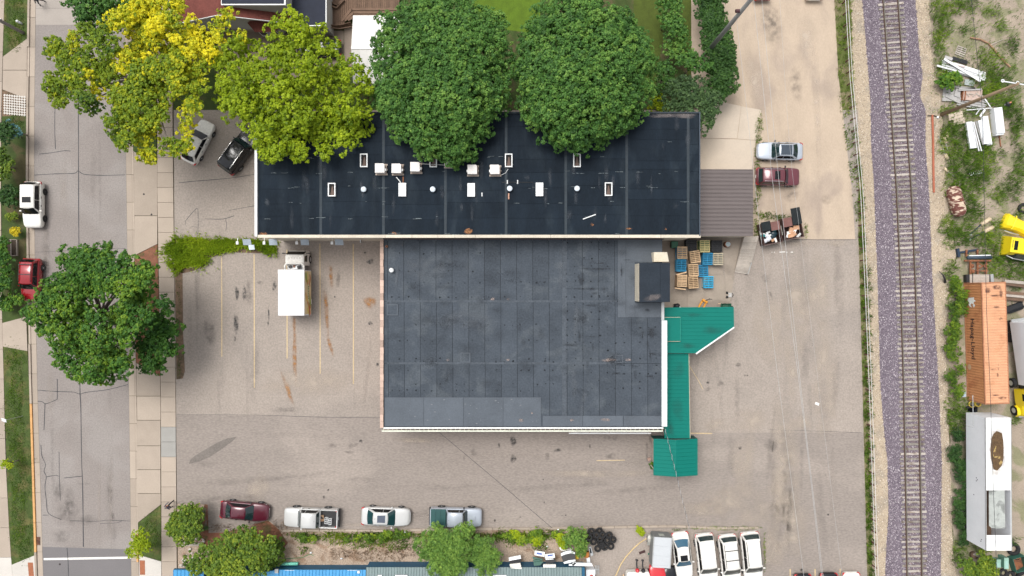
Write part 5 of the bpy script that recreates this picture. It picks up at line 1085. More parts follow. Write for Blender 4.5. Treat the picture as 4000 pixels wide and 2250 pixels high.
MB().tube((0,0,0),(0,0,.86),.29,n=18).build('drum', RUSTY, t, True, world=False); MB().torus((0,0,.87),.285,.018).build('rim', RUSTY, t, True, world=False); MB().tube((0,0,.86),(0,0,.875),.26,n=18).build('lid', M('lid_bluish',(.28,.33,.34),.3,.2,3), t, world=False); MB().tube((.1,.1,.875),(.1,.1,.9),.05).build('bung', GALV, t, world=False)
# plank ramp
rp = thing('plank_ramp', 'weathered grey plank ramp with steel handrail at the dock edge', 'ramp', P(2905, 1000))
A, B, D_, E_ = [P(*p) for p in ((2896,927),(2951,925),(2922,1073),(2868,1064))]
n = 27
for i in range(n):
    f0, f1 = i/n+.002, (i+1)/n-.004; z = .75*(1-(i+.5)/n)+.14; w0 = 0 if i < 19 else -.03
    p0, p1, p2, p3 = A.lerp(E_,f0), B.lerp(D_,f0), B.lerp(D_,f1), A.lerp(E_,f1)
    MB().prism([p0,p1,p2,p3], z-.04, z).build('plank', WOODW, rp)
for (a, b) in ((A,E_),(B,D_)): MB().loft([[a+Vector((0,0,0)),a+Vector((.06,0,0)),a+Vector((.06,0,.8)),a+Vector((0,0,.8))],[b+Vector((0,0,0)),b+Vector((.06,0,0)),b+Vector((.06,0,.08)),b+Vector((0,0,.08))]]).build('side_board', WOODW, rp)
m = MB(); a, b = P(2936,1026,1.0), P(2921,1070,.9); m.path([Vector((a.x,a.y,.2)),a,b,Vector((b.x,b.y,.1))], .035, 6); m.build('handrail', GALV, rp)
t = thing('hand_truck', 'white and black hand truck lying at the dock edge', 'hand truck', P(2846, 1152), R(0))
m = MB()
for y in (-.18,-.06,.06,.18): m.box(-.1,.28,y-.02,y+.02,.2,.24)
m.build('frame', WHITEM, t, world=False)
for s in (-1,1): MB().tube((-.3,s*.22,.15),(-.12,s*.22,.15),.12,n=12).build('wheel', TYRE, t, world=False)
MB().path([(.28,-.2,.22),(.42,0,.3),(.28,.2,.22)], .03).build('handle', BLACKP, t, world=False)
t = thing('pallet_jack', 'orange pallet jack with black handle beside the green canopy', 'pallet jack', P(2747, 1183), R(60))
for s in (-1,1): MB().obox((-.4,s*.22,.12),(1.1,.17,.1)).build('fork', M('jack_orange',(.62,.27,.03),.5), t, world=False)
MB().obox((.22,0,.2),(.22,.6,.3)).build('pump_head', MATS['jack_orange'], t, world=False); MB().path([(.3,0,.3),(.5,-.1,.9),(.55,-.15,1.15)], .035).build('handle', BLACKP, t, world=False); MB().obox((.56,-.15,1.18),(.06,.35,.05),.3).build('grip', BLACKP, t, world=False)
t = thing('floor_scrubber', 'small black machine with a pale drum against the green canopy', 'machine', P(2641, 1196)); MB().lump((0,0,.3),(.38,.28,.3),2).build('housing', BLACKP, t, True, world=False); MB().tube((.2,-.1,.3),(.36,-.12,.34),.16,n=12).build('drum', GALV, t, world=False); MB().path([(-.3,0,.3),(-.45,.1,.8)],.03).build('handle', BLACKP, t, world=False)
t = thing('wheelbarrow', 'dark green wheelbarrow half under the green canopy', 'wheelbarrow', P(2830, 1197)); MB().loft([[Vector((sx*a,sy*b,z)) for sx,sy in ((-1,-1),(1,-1),(1,1),(-1,1))] for a,b,z in ((.3,.2,.25),(.55,.32,.55),(.52,.3,.56),(.3,.2,.32))]).build('tray', M('barrow_green',(.012,.07,.04),.5), t, world=False); MB().tube((.62,-.04,.18),(.62,.04,.18),.18,n=14).build('wheel', TYRE, t, world=False)
for s in (-1,1): MB().path([(.6,s*.08,.2),(0,s*.25,.3),(-.85,s*.3,.6)],.025).build('handle', WOODN, t, world=False)

# ---------------- dumpsters ----------------
DBR = M('dumpster_brown', (.075,.04,.035), .6, .15, 2, .12, 10, .1); DLB = M('dumpster_lid_black', (.012,.017,.019), .45); DLR = M('dumpster_lid_brown', (.16,.075,.065), .7)
def dumpster(px, py, rz, lab, flip):
    t = thing('dumpster', lab, 'dumpster', P(px, py), R(rz)); w_, d = .95, 1.1
    MB().box(-w_,w_,-d,d,.15,.2).build('floor', DBR, t, world=False)
    for x0,x1,y0,y1 in ((-w_,-w_+.06,-d,d),(w_-.06,w_,-d,d),(-w_+.06,w_-.06,-d,-d+.06),(-w_+.06,w_-.06,d-.06,d)): MB().box(x0,x1,y0,y1,.2,1.35).build('side_wall', DBR, t, world=False)
    for s in (-1,1): MB().box(s*w_-.02+s*.03,s*w_+.02+s*.03,-.55,.45,.7,.85).build('lift_pocket', M('pocket_white',(.4,.4,.36),.6) if s < 0 else DBR, t, world=False)
    MB().box(-w_-.02,w_+.02,-d-.03,-d,1.28,1.38).build('front_rim', M('rim_brown',(.16,.11,.1),.6), t, world=False)
    for x in (-.7,.7):
        for y in (-.85,.85): MB().tube((x-.03,y,.08),(x+.03,y,.08),.08,n=10).build('castor', TYRE, t, world=False)
    # brown lid lies shut over the back, black ribbed lid beside it
    s = -1 if not flip else 1
    a0, a1 = (.02, w_) if s < 0 else (-w_, -.02)
    MB().loft([[Vector((x,y,z)) for x,y,z in ((a0,d,1.5),(a1,d,1.5),(a1,.2,1.42),(a0,.2,1.42))],[Vector((x,y,z-.04)) for x,y,z in ((a0,d,1.5),(a1,d,1.5),(a1,.2,1.42),(a0,.2,1.42))]]).build('lid', DLR, t, world=False)
    b0, b1 = (-w_-.02, -.02) if s < 0 else (.02, w_+.02); yy, zz = (1.25,.3) if s < 0 else (1.95,.25)
    lid = MB().loft([[Vector((x,y,z)) for x,y,z in ((b0,yy,1.55),(b1,yy,1.55),(b1,zz,1.45),(b0,zz,1.45))],[Vector((x,y,z-.03)) for x,y,z in ((b0,yy,1.55),(b1,yy,1.55),(b1,zz,1.45),(b0,zz,1.45))]]).build('lid', DLB, t, world=False)
    for k in range(7):
        x = b0+.05+k*(b1-b0-.1)/6; MB().loft([[Vector((x-.025,yy,1.553)),Vector((x+.025,yy,1.553)),Vector((x+.015,yy,1.6)),Vector((x-.015,yy,1.6))],[Vector((x-.025,zz,1.453)),Vector((x+.025,zz,1.453)),Vector((x+.015,zz,1.5)),Vector((x-.015,zz,1.5))]]).build('lid_rib', DLB, lid, world=False)
    return t
dumpster(2995, 914, 11, 'brown dumpster with white rubbish bags next to the metal lean-to', False)
dumpster(3077, 894, 11, 'brown dumpster with flattened cardboard and a flipped black lid', True)
q = random.Random(8); BAG = M('bag_white',(.66,.68,.72),.35); CB = M('cardboard_scrap',(.48,.27,.16),.9,.1); PAP = M('paper_white',(.72,.72,.7),.8)
def rub(px, py, z, kind, lab, g, s=1.0):
    c = P(px, py, z)
    if kind == 'bag': o = MB().lump((0,0,0),(.26*s,.22*s,.18*s),int(px),10,6,.22).build('rubbish_bag', BAG if s < 2 else BAG, None, True)
    elif kind == 'box': o = MB().obox((0,0,0),(.5*s,.36*s,.16),q.uniform(0,3),q.uniform(-.3,.3)).build('cardboard_box', CB)
    elif kind == 'teal': o = MB().lump((0,0,0),(.28*s,.2*s,.14*s),int(px)).build('rubbish_bag', M('bag_teal',(.03,.2,.2),.4), None, True)
    elif kind == 'dark': o = MB().lump((0,0,0),(.3*s,.26*s,.16*s),int(px)).build('rubbish_bag', M('bag_dark',(.012,.03,.04),.35), None, True)
    else: o = MB().obox((0,0,0),(.45*s,.2*s,.04),q.uniform(0,3),q.uniform(-.4,.4)).build('paper_sheet', PAP)
    o.location = c; tag(o, lab, {'bag':'rubbish bag','teal':'rubbish bag','dark':'rubbish bag','box':'cardboard box'}.get(kind,'paper'), g)
g1, g2 = 'rubbish in the dumpster by the lean-to', 'rubbish in the dumpster with the flipped lid'
for x, y in ((2995,920),(2999,936),(2988,941),(3005,932)): rub(x,y,.95,'bag','white rubbish bag in the dumpster next to the lean-to',g1)
for x, y in ((3018,923),(3022,912)): rub(x,y,.95,'dark','dark rubbish bag in the dumpster next to the lean-to',g1,1.2)
rub(2980,920,.95,'teal','teal rubbish bag in the dumpster next to the lean-to',g1,1.1); rub(3022,898,.95,'teal','pale teal bag under the brown lid',g1); rub(3019,937,.95,'box','torn cardboard box among the white bags',g1,.8)
for x, y in ((3000,908),(3008,920),(2980,914),(3030,938)): rub(x,y,1.05,'sheet','white paper scrap among the rubbish bags',g1)
for x, y in ((3090,900),(3098,915),(3088,920),(3110,889)): rub(x,y,1.05,'box','flattened cardboard box in the dumpster with the flipped lid',g2,1.2)
for x, y in ((3077,918),(3106,900),(3120,919),(3084,908)): rub(x,y,1.1,'sheet','white paper in the dumpster with the flipped lid',g2,1.2)

# ---------------- shipping container and trailers ----------------
ORN = M('container_orange', (.50,.225,.10), .6, .08, 1.0, .1, 9, .1, col2=(.40,.16,.07), c2scale=.7, c2lo=.55, c2hi=.7); OREDGE = M('container_edge',(.36,.16,.085),.65,.15,2,.15,9,.1)
ang = math.atan2((P(3777,1558)-P(3763,1106)).x, -(P(3777,1558)-P(3763,1106)).y)
cl = 12.19; cw = 2.44; ch = 2.75
c0 = (P(3763,1106)+P(3777,1558))/2; ctn = thing('shipping_container', 'long orange corrugated shipping container with white emblem and black lettering', 'shipping container', (c0.x+cw/2, c0.y, 0), ang)
x0, x1 = -cw/2, cw/2
MB().box(x0+.06,x1-.06,-cl/2+.05,cl/2-.05,.08,ch-.08).build('core', ORN, ctn, world=False)
pts = []; nrib = 44
def corr(yl):
    out = []
    for i in range(nrib):
        a = -cl/2+.12+(cl-.24)*i/nrib; s_ = (cl-.24)/nrib; out += [(a,0),(a+s_*.3,0),(a+s_*.45,1),(a+s_*.85,1)]
    out.append((cl/2-.12,0)); return out
pr = corr(0); k = len(pr)
MB().add([(x0+.035*h+.01,y,.12) for y,h in pr]+[(x0+.035*h+.01,y,ch-.12) for y,h in pr], [(i,i+1,k+i+1,k+i) for i in range(k-1)]).build('side_panel', ORN, ctn, world=False)
MB().add([(x1-.035*h-.01,y,.12) for y,h in pr]+[(x1-.035*h-.01,y,ch-.12) for y,h in pr], [(i,i+1,k+i+1,k+i) for i in range(k-1)]).build('side_panel', ORN, ctn, world=False)
MB().add([(x0+.08,y,ch-.01-.022*h) for y,h in pr]+[(x1-.08,y,ch-.01-.022*h) for y,h in pr], [(i,i+1,k+i+1,k+i) for i in range(k-1)]).build('roof', M('container_roof_lit',(.57,.295,.165),.6,.08,1,.1,9,.1,col2=(.47,.22,.11),c2scale=.6,c2lo=.55,c2hi=.75), ctn, world=False)  # same paint as the sides, stronger top light put into the colour
for xx in (x0+.04, x1-.04):
    for zz in (.06, ch-.06): MB().box(xx-.045,xx+.045,-cl/2+.12,cl/2-.12,zz-.06,zz+.06).build('rail', OREDGE, ctn, world=False)
for yy in (-cl/2+.05, cl/2-.05):
    for zz in (.06, ch-.06): MB().box(x0,x1,yy-.06,yy+.06,zz-.065,zz+.065).build('end_rail', OREDGE, ctn, world=False)
    for xx in (x0+.05, x1-.05): MB().box(xx-.052,xx+.052,yy-.062,yy+.062,.13,ch-.13).build('corner_post', OREDGE, ctn, world=False)
for s in (-1,1): MB().box(s*.6-.55,s*.6+.55,-cl/2+.02,-cl/2+.045,.15,ch-.15).build('door', ORN, ctn, world=False)
def text(body, size, mat, nm, parent, mtx, ext=.004):
    cu = bpy.data.curves.new('t','FONT'); cu.body = body; cu.size = size; cu.extrude = ext; cu.offset = .006*size; cu.align_x = 'LEFT'; cu.space_character = 1.05
    o = bpy.data.objects.new('t', cu); C.objects.link(o); me = bpy.data.meshes.new_from_object(o.evaluated_get(bpy.context.evaluated_depsgraph_get())); bpy.data.objects.remove(o)
    me.transform(mtx); me.materials.append(mat); ob = mobj(nm, me, parent); return ob
# lettering on the west side, read from the track: x' along -y, up along z
mt = Matrix.Translation((x0-.004, 2.45, .95)) @ Matrix(((0,0,-1,0),(-1,0,0,0),(0,1,0,0),(0,0,0,1)))
text('Hapag-Lloyd', .80, M('lettering_black',(.015,.012,.02),.6), 'lettering', ctn, mt)
em = MB()
for pl in ([(0,.2),(.35,.0),(.62,.25),(.95,.42),(.7,.62),(.85,.9),(.5,.95),(.42,1.25),(.2,.95),(-.05,1.0),(-.02,.6)],[(.7,.1),(1.1,.3),(1.25,.62),(1.0,.52),(.75,.3)],[(.9,.75),(1.25,.9),(1.0,1.1),(.78,1.0)]):
    em.add([(x0-.006, 4.55-u*.8+0, .55+v*1.05) for u, v in pl], [tuple(range(len(pl)))])
em.build('emblem', M('emblem_white',(.74,.74,.72),.6), ctn, world=False)
RST = stainmat('stain_container_rust',(.12,.055,.04),.9,3)
for i,(u,v,a,b) in enumerate(((.3,5.6,.5,.3),(-.6,5.3,.35,.35),(.1,4.75,.6,.1),(.7,5.0,.2,.5),(.2,3.6,.4,.12),(.5,-5.5,.5,.18),(-.3,-2.6,.4,.06),(.1,-3.2,.12,.3),(-.2,-5.2,.5,.08),(.6,2.4,.2,.2),(.2,-2.4,.1,.4))):
    nn = 12; o = MB().add([(u,v,ch+.004)]+[(u+a*f*math.cos(t*math.tau/nn), v+b*f*math.sin(t*math.tau/nn), ch+.004+i*.0006) for f in (.5,1) for t in range(nn)], [(0,1+t,1+(t+1)%nn) for t in range(nn)]+[(1+t,1+nn+t,1+nn+(t+1)%nn,1+(t+1)%nn) for t in range(nn)]).build('rust_patch', RST, ctn, world=False)
    at = o.data.attributes.new('fade','FLOAT','POINT'); at.data.foreach_set('value',[1.0]*(1+nn)+[0.0]*nn)
nn=12; MB().add([(x0-.006,-2.6+.3*math.cos(t*math.tau/nn),.55+.3*math.sin(t*math.tau/nn)) for t in range(nn)],[tuple(range(nn))]).build('faded_sticker', M('sticker_pale',(.5,.33,.2),.8), ctn, world=False)
# semi trailer with rotten roof
tl = thing('semi_trailer', 'long white semi trailer with rotted holes in its roof', 'trailer', P(3820, 1868)*1.0, R(.6))
ty0, ty1 = PY(2111,1.2)+.05, PY(1611,1.2); txl = PX(3776,1.2); tw = 2.5; zt_ = 4.0
tl.location = ((txl+tw/2), (ty0+ty1)/2, 0); tl.rotation_euler = (0,0,R(.3)); XF[tl.name] = Matrix.Translation(tl.location) @ Matrix.Rotation(R(.3),4,'Z')
hl = (ty1-ty0)/2; hwid = tw/2; TWH = M('trailer_white',(.70,.72,.75),.5,.04,1,.03,8,0); 
MB().box(-hwid,-hwid+.05,-hl,hl,1.15,zt_).build('side_wall', TWH, tl, world=False); MB().box(hwid-.05,hwid,-hl,hl,1.15,zt_).build('side_wall', TWH, tl, world=False)
MB().box(-hwid+.05,hwid-.05,hl-.05,hl,1.15,zt_).build('front_wall', TWH, tl, world=False); MB().box(-hwid+.05,hwid-.05,-hl,-hl+.05,1.15,zt_).build('rear_door', TWH, tl, world=False)
MB().box(-hwid+.05,hwid-.05,-hl+.05,hl-.05,1.15,1.25).build('floor', WOODB, tl, world=False)
def toroof(px, py): p = P(px, py, zt_); v = p-Vector(tl.location); return (v.x, v.y)
# roof skin in pieces round the hole
hx0, hy1_ = toroof(3850,1915); hx1, hy0_ = toroof(3925,2090)
TRF = M('trailer_roof_white',(.78,.78,.77),.55,.06,1,.06,6,.05,col2=(.60,.60,.60),c2scale=.5,c2lo=.52,c2hi=.7)
MB().box(-hwid,hwid,hy1_,hl,zt_+.002,zt_+.03).build('roof_skin', TRF, tl, world=False); MB().box(-hwid,hwid,-hl,hy0_,zt_+.002,zt_+.03).build('roof_skin', TRF, tl, world=False)
MB().box(-hwid,hx0,hy0_,hy1_,zt_+.002,zt_+.03).build('roof_skin', TRF, tl, world=False); MB().box(hwid-.08,hwid,hy0_,hy1_,zt_+.002,zt_+.03).build('roof_skin', TRF, tl, world=False)
fl = [toroof(*p) for p in ((3866,1914),(3926,1914),(3926,2060),(3915,2068),(3895,2066),(3872,2062),(3866,2055))]
MB().slab([(x,y,zt_-.12+.06*((i*37)%3)) for i,(x,y) in enumerate(fl)], .02).build('sagging_roof_flap', M('flap_grey',(.36,.38,.36),.5,.15,1.5,.1,8,.2,col2=(.2,.21,.2),c2scale=.8), tl, world=False)
rot = [toroof(*p) for p in ((3893,1683),(3905,1688),(3914,1692),(3919,1720),(3920,1790),(3912,1820),(3895,1838),(3880,1833),(3872,1800),(3868,1760),(3872,1715),(3880,1695))]
MB().add([(x,y,zt_+.036) for x,y in rot],[tuple(range(len(rot)))]).build('rotted_plywood', M('rotten_ply',(.10,.06,.03),.95,.2,2,.35,7,.5,col2=(.34,.24,.09),c2scale=1.6,c2lo=.6,c2hi=.66), tl, world=False)
HAL = stainmat('stain_roof_halo',(.34,.28,.24),.85,1.5)
cxr = sum(p[0] for p in rot)/len(rot); cyr = sum(p[1] for p in rot)/len(rot); nn = len(rot)
o = MB().add([(cxr+(x-cxr)*f, cyr+(y-cyr)*f, zt_+.033) for f in (.9,1.35) for x,y in rot],[(i,(i+1)%nn,nn+(i+1)%nn,nn+i) for i in range(nn)]).build('rust_halo', HAL, tl, world=False); o.data.attributes.new('fade','FLOAT','POINT').data.foreach_set('value',[1.0]*nn+[0.0]*nn)
MB().box(-hwid-.03,-hwid+.04,-hl,hl,zt_-.03,zt_+.05).build('roof_rail', GALV, tl, world=False); MB().box(hwid-.04,hwid+.03,-hl,hl,zt_-.03,zt_+.05).build('roof_rail', GALV, tl, world=False)
MB().box(-hwid-.02,hwid+.02,-hl-.06,-hl,1.05,1.2).build('rear_sill', RUSTY, tl, world=False)
for y in (-hl+1.2, -hl+2.5):
    for s in (-1,1):
        o = MB().tube((s*.8,y,.5),(s*1.2,y,.5),.5,n=18).build('wheel', TYRE, tl, world=False); MB().tube((s*1.2,y,.5),(s*1.21,y,.5),.28,n=12).build('rim', GALV, o, world=False)
for s in (-1,1): MB().box(s*.6-.06,s*.6+.06,hl-2.7,hl-2.55,.02,1.15).build('landing_leg', GALV, tl, world=False)
for y, z in ((.2,2.6),(.05,2.75),(-.1,2.6),(-1.6,2.2),(-hl+.8,3.3),(-hl+.6,3.2)): MB().box(-hwid-.006,-hwid-.002,y,y+.09,z,z+.14).build('number_mark', M('mark_dark',(.05,.05,.09),.6), tl, world=False)
# white box body and yellow tractor
bx = thing('box_trailer', 'white box trailer coupled behind the yellow tractor', 'trailer', P(3972, 1372), R(8))
MB().box(-1.1,1.45,-3.2,3.25,1.1,3.5).build('box', TWH, bx, world=False); MB().box(-1.12,1.47,-3.22,3.27,3.502,3.54).build('roof', TRF, bx, world=False)
for y in (1.6,2.7):
    for s in (-.8,1.1): MB().tube((s-.15,y,.5),(s+.15,y,.5),.5,n=16).build('wheel', TYRE, bx, world=False)
MB().box(-.9,1.2,3.25,3.5,.9,1.1).build('bumper', GALV, bx, world=False)
tr = thing('tractor_unit', 'yellow truck tractor in front of the white box trailer', 'truck', P(3985, 1560), R(6))
rg = lambda y,w_,z0,z1: [Vector((x_,y,z_)) for x_,z_ in ((-w_,z0),(-w_,z1-.25),(-w_*.85,z1),(w_*.85,z1),(w_,z1-.25),(w_,z0))]
MB().loft([rg(1.3,1.05,.7,2.6),rg(.2,1.05,.7,2.7),rg(.05,1.05,.7,2.6),rg(-.35,1.0,.7,1.75),rg(-1.3,.85,.6,1.5),rg(-1.5,.8,.6,1.2)]).build('cab', P_YEL, tr, False, world=False)
MB().add([(-.85,.02,2.55),(.85,.02,2.55),(.9,-.33,1.8),(-.9,-.33,1.8)],[(0,1,2,3)]).build('windshield', GLASS, tr, world=False)
MB().add([(-1.06,.2,1.8),(-1.06,.95,1.8),(-1.06,.95,2.3),(-1.06,.3,2.3)],[(0,1,2,3)]).build('side_window', GLASSD, tr, world=False)
for y in (-.95, 1.9):
    o = MB().tube((-1.15,y,.5),(-.8,y,.5),.5,n=18).build('wheel', TYRE, tr, world=False); MB().tube((-1.165,y,.5),(-1.15,y,.5),.27,n=12).build('rim', RIM, o, world=False)
MB().loft([[Vector((x,y,z)) for x in (-1.2,-.75) for z in ()] or [Vector((-1.2,y,z)),Vector((-.8,y,z+.03)),Vector((-.8,y,z+.09)),Vector((-1.2,y,z+.06))] for y,z in ((-1.55,.7),(-1.3,1.02),(-.95,1.08),(-.6,1.02),(-.4,.7))]).build('wheel_arch', P_YEL, tr, world=False)
MB().box(-.9,.9,-1.65,-1.5,.5,.85).build('bumper', CHROME, tr, world=False); MB().box(-.5,.5,1.3,3.0,.7,1.0).build('chassis', TRIM, tr, world=False)
# yellow cab shells
yc = thing('truck_cab_shell', 'yellow truck cab shell with window lying in the weeds', 'truck cab', P(3962, 966), R(-8))
MB().loft([[Vector((x,y,z)) for y,z in ((-1.0,0),(-.95,.9),(-.75,1.5),(.75,1.5),(.9,.9),(1.0,0))] for x in (-1.45,-1.3,0,1.6)]).build('shell', P_YEL, yc, world=False)
MB().add([(-1.47,-.6,.45),(-1.47,.55,.45),(-1.44,.5,1.3),(-1.44,-.55,1.3)],[(0,1,2,3)]).build('rear_panel', P_YEL, yc, world=False)
MB().box(-1.1,-.72,-.5,.45,1.503,1.52).build('window', GLASSD, yc, world=False); MB().box(-1.32,-1.22,-.3,.5,1.503,1.512).build('lettering_strip', M('strip_dull',(.35,.25,.03),.6), yc, world=False)
MB().loft([[Vector((-1.0,-1.0,.55)),Vector((-.5,-1.25,.75)),Vector((.8,-1.3,.7)),Vector((1.2,-1.0,.5))],[Vector((-.9,-.85,1.15)),Vector((-.45,-.85,1.3)),Vector((.8,-.85,1.3)),Vector((1.1,-.9,1.1))]]).build('windshield', GLASS, yc, world=False)
m = MB(); m.path([(-1.1,-1.02,.5),(-.5,-1.28,.72),(.8,-1.33,.68),(1.3,-1.02,.45)], .05); m.build('window_frame', GALV, yc, world=False)
for k in range(7): MB().box(-.5+k*.3,-.47+k*.3,-.7,.7,1.503,1.52).build('roof_rib', P_YEL, yc, world=False)
yh = thing('truck_bonnet', 'loose yellow truck bonnet with chrome lip lying in the weeds', 'bonnet', P(3958, 880), R(-22))
MB().loft([[Vector((x,y,z)) for y,z in ((-w_,0),(-w_*.9,h*.7),(-w_*.55,h),(w_*.55,h),(w_*.9,h*.7),(w_,0))] for x,w_,h in ((-1.35,.55,.5),(-1.2,.85,.8),(-.6,.72,.85),(.3,.65,.9),(1.4,.8,1.0))]).build('bonnet', P_YEL, yh, False, world=False)
m = MB(); m.path([(-.9,-1.0,.35),(-.2,-1.0,.45),(.6,-.85,.4)], .07); m.build('chrome_lip', CHROME, yh, world=False)
MB().loft([[Vector((-.6,-.74,.8)),Vector((-.6,.74,.8)),Vector((-.52,.74,.84)),Vector((-.52,-.74,.84))],[Vector((-.6,-.5,.93)),Vector((-.6,.5,.93)),Vector((-.52,.5,.95)),Vector((-.52,-.5,.95))]]).build('crease', P_YEL, yh, world=False)

# ---------------- yard junk ----------------
WBRD = M('board_white', (.64,.65,.66), .7, .08, 2, .08, 10, .1, objvar=.16); GBRD = M('board_grey', (.36,.35,.34), .85, .1, 2, .1, 10, .2, objvar=.18)
def board(px0, py0, px1, py1, z, wd, th, mat, lab, grp, nm='board', cat='board'):
    a, b = P(px0,py0,z), P(px1,py1,z); v = b-a; c = (a+b)/2
    o = MB().obox((0,0,0),(v.length,wd,th)).build(nm, mat); o.location = c; o.rotation_euler = (0,0,math.atan2(v.y,v.x)); return tag(o, lab, cat, grp)
q = random.Random(21); g = 'white boards in the long heap'
lowlab = 'white painted board in the long heap among the weeds'
for k in range(16):
    f = k/15; ox = -8+f*6; oy = f*44-22; z = .1+.09*(2-abs(2-(k % 5)))
    board(3690+ox+q.uniform(-6,8), 255+oy*.9+q.uniform(-3,3), 3852+ox+q.uniform(-22,6), 300+oy*.55+q.uniform(-4,4), z+.02*k*.2, q.choice([.14,.18,.24]), .05, WBRD, lowlab, g)
board(3688,230,3830,317,.52,.22,.05,WBRD,'long white board lying slantwise across the top of the heap',g)
board(3660,256,3790,292,.42,.18,.05,WBRD,'white board sticking out of the heap toward the track',g)
board(3691,222,3720,232,.45,.3,.06,GBRD,'short grey board end on the white heap',g)
board(3720,228,3778,245,.15,.4,.1,BLACKP,'black plastic sheet roll behind the white board heap',None,'plastic_sheet','sheet')
board(3768,320,3806,326,.12,.6,.06,M('slab_greygreen',(.33,.37,.36),.8),'grey-green panel at the foot of the white board heap',None,'panel','panel')
board(3700,245,3770,262,.44,.12,.05,M('board_pinkish',(.55,.46,.43),.8),'pinkish board on the white heap',g)
g = 'grey boards in the fanned lumber pile'
for k in range(14):
    f = k/13; board(3745+q.uniform(-14,10), 372+f*36+q.uniform(-3,3), 3848+q.uniform(-10,8), 392+f*32+q.uniform(-4,4), .14+.06*(k % 4), q.choice([.1,.13,.2]), .045, GBRD, 'grey weathered board in the fanned lumber pile under the utility pole', g)
for a in ((3720,338,3812,345),(3743,352,3834,349),(3745,347,3810,344)): board(*a, .55, .16, .05, GBRD, 'pale grey board along the top edge of the lumber pile', g)
board(3846,385,3869,418,.4,.1,.05,WBRD,'white batten leaning off the lumber pile',g); board(3775,430,3875,422,.35,.1,.05,WBRD,'long white batten below the lumber pile',g); board(3812,448,3826,428,.3,.12,.05,WBRD,'short white batten crossing the lower edge of the lumber pile',g); board(3828,455,3848,428,.4,.2,.05,WBRD,'broad white batten leaning beside the white sheets',g)
for i, (pts, lab) in enumerate(((((3683,337),(3724,339),(3745,398),(3676,396)),'weathered plywood sheet at the bottom of the lumber pile'),(((3690,366),(3750,388),(3742,408),(3685,380)),'weathered plywood sheet lying askew on the lumber pile'),(((3728,342),(3744,345),(3740,385),(3718,378)),'narrow plywood offcut on the lumber pile'))):
    tag(MB().prism([P(*p) for p in pts], .1+.1*i, .2+.1*i).build('plywood_sheet', GBRD), lab, 'plywood', 'plywood on the lumber pile')
t = thing('brick_crate', 'timber crate of pinkish tiles in the lumber pile', 'crate', P(3787, 373), R(-6))
MB().box(-1.0,1.0,-.65,.55,.1,.45).build('tile_stack', M('tiles_pink',(.45,.34,.29),.85,.15,2,.15,8,.2), t, world=False)
for x in (-1.05,-.8): MB().box(x,x+.08,-.75,.62,.1,.55).build('crate_slat', RUSTY, t, world=False)
for k in range(5): MB().obox((-.5+k*.35,-.1+.1*(k%2),.5),(.5,.09,.05),.7*(k%3-1)).build('batten', WOODW, t, world=False)
t = thing('pallet', 'small weathered pallet lying alone on the bare ground', 'pallet', P(3751, 202), R(-20)); b, bw, s, full = pallet_meshes(WOODW)
for x in (-.48,0,.48): mobj('stringer', s, t, (x,0,.02)).scale = (1,.75,1)
for k in range(5): mobj('deck_board', bw, t, (0,-.42+k*.21,.111))
m = MB(); m.path([P(*p,.1) for p in ((3790,147),(3830,154),(3862,170),(3885,195),(3905,220),(3925,242),(3946,262))], .09, 8)
tag(m.build('bent_pipe', M('pipe_rust_tan',(.32,.19,.12),.85,.15,3)), 'long bent rusty pipe across the bare ground', 'pipe')
m = MB(); m.path([P(3868,176,.1),P(3920,153,.1)], .03); tag(m.build('stick', WOODW), 'thin pale stick next to the bent pipe', 'stick')
# stone slabs and white sheets
for i, (c0, sz, rz, lab) in enumerate((((3730,447),(1.5,.34,.3),14,'pale kerb block, the upper of two in the weeds'),((3733,459),(1.5,.34,.26),14,'pale kerb block lying between two others'),((3744,470),(1.15,.3,.3),12,'short pale kerb block with mossy end'),((3746,480),(1.2,.28,.24),12,'lowest pale kerb block at the weeds'))):
    c = P(*c0, .2); tag(MB().obox((c.x,c.y,sz[2]/2+.02),sz,R(rz)).build('kerb_block', M('stone_tan',(.46,.39,.31),.9,.1,2,.12,9,.2,objvar=.1)), lab, 'block', 'kerb blocks by the utility pole')
WS = M('sheet_white',(.72,.74,.76),.5,.04,1,.03,8,0)
for i, (pts, z, lab) in enumerate((((( 3775,477),(3797,474),(3816,577),(3791,580)),.45,'broad white sheet lying on the tall grass'),(((3821,471),(3836,468),(3846,552),(3838,558)),.4,'narrow white sheet between two broad ones'),(((3839,455),(3859,452),(3876,560),(3841,563)),.55,'longest broad white sheet on the grass'),(((3855,562),(3876,556),(3877,564),(3857,568)),.3,'white offcut sticking out below the longest sheet'))):
    tag(MB().slab([P(x,y,z) for x,y in pts], .3).build('white_sheet', WS), lab, 'sheet', 'white sheets on the grass')
for i, a in enumerate(((3798,476,3824,590),(3804,476,3834,590),(3811,474,3840,566))): board(*a,.5,.12,.05,(WBRD,WBRD,GBRD)[i],'thin white strip between the broad white sheets','white strips between sheets')
for a in ((3797,478,3812,560),(3801,476,3822,565)): board(*a,.42,.2,.05,WOODB,'brown board between the broad white sheets','brown boards between sheets')
t = thing('locker', 'tall white metal locker lying on the grass beside the white sheets', 'locker', P(3884,474), R(6.5)); MB().box(-.42,.42,-1.4,1.25,.05,.75).build('body', WS, t, world=False); MB().box(-.38,.38,-1.3,1.2,.752,.77).build('door', M('locker_pale',(.76,.78,.8),.4), t, world=False); MB().box(-.42,.42,-1.55,-1.42,.05,.6).build('plinth', WS, t, world=False)
board(3903,527,3909,573,.1,.09,.08,RUSTY,'rusty bar on the grass below the white locker',None,'steel_bar','bar')
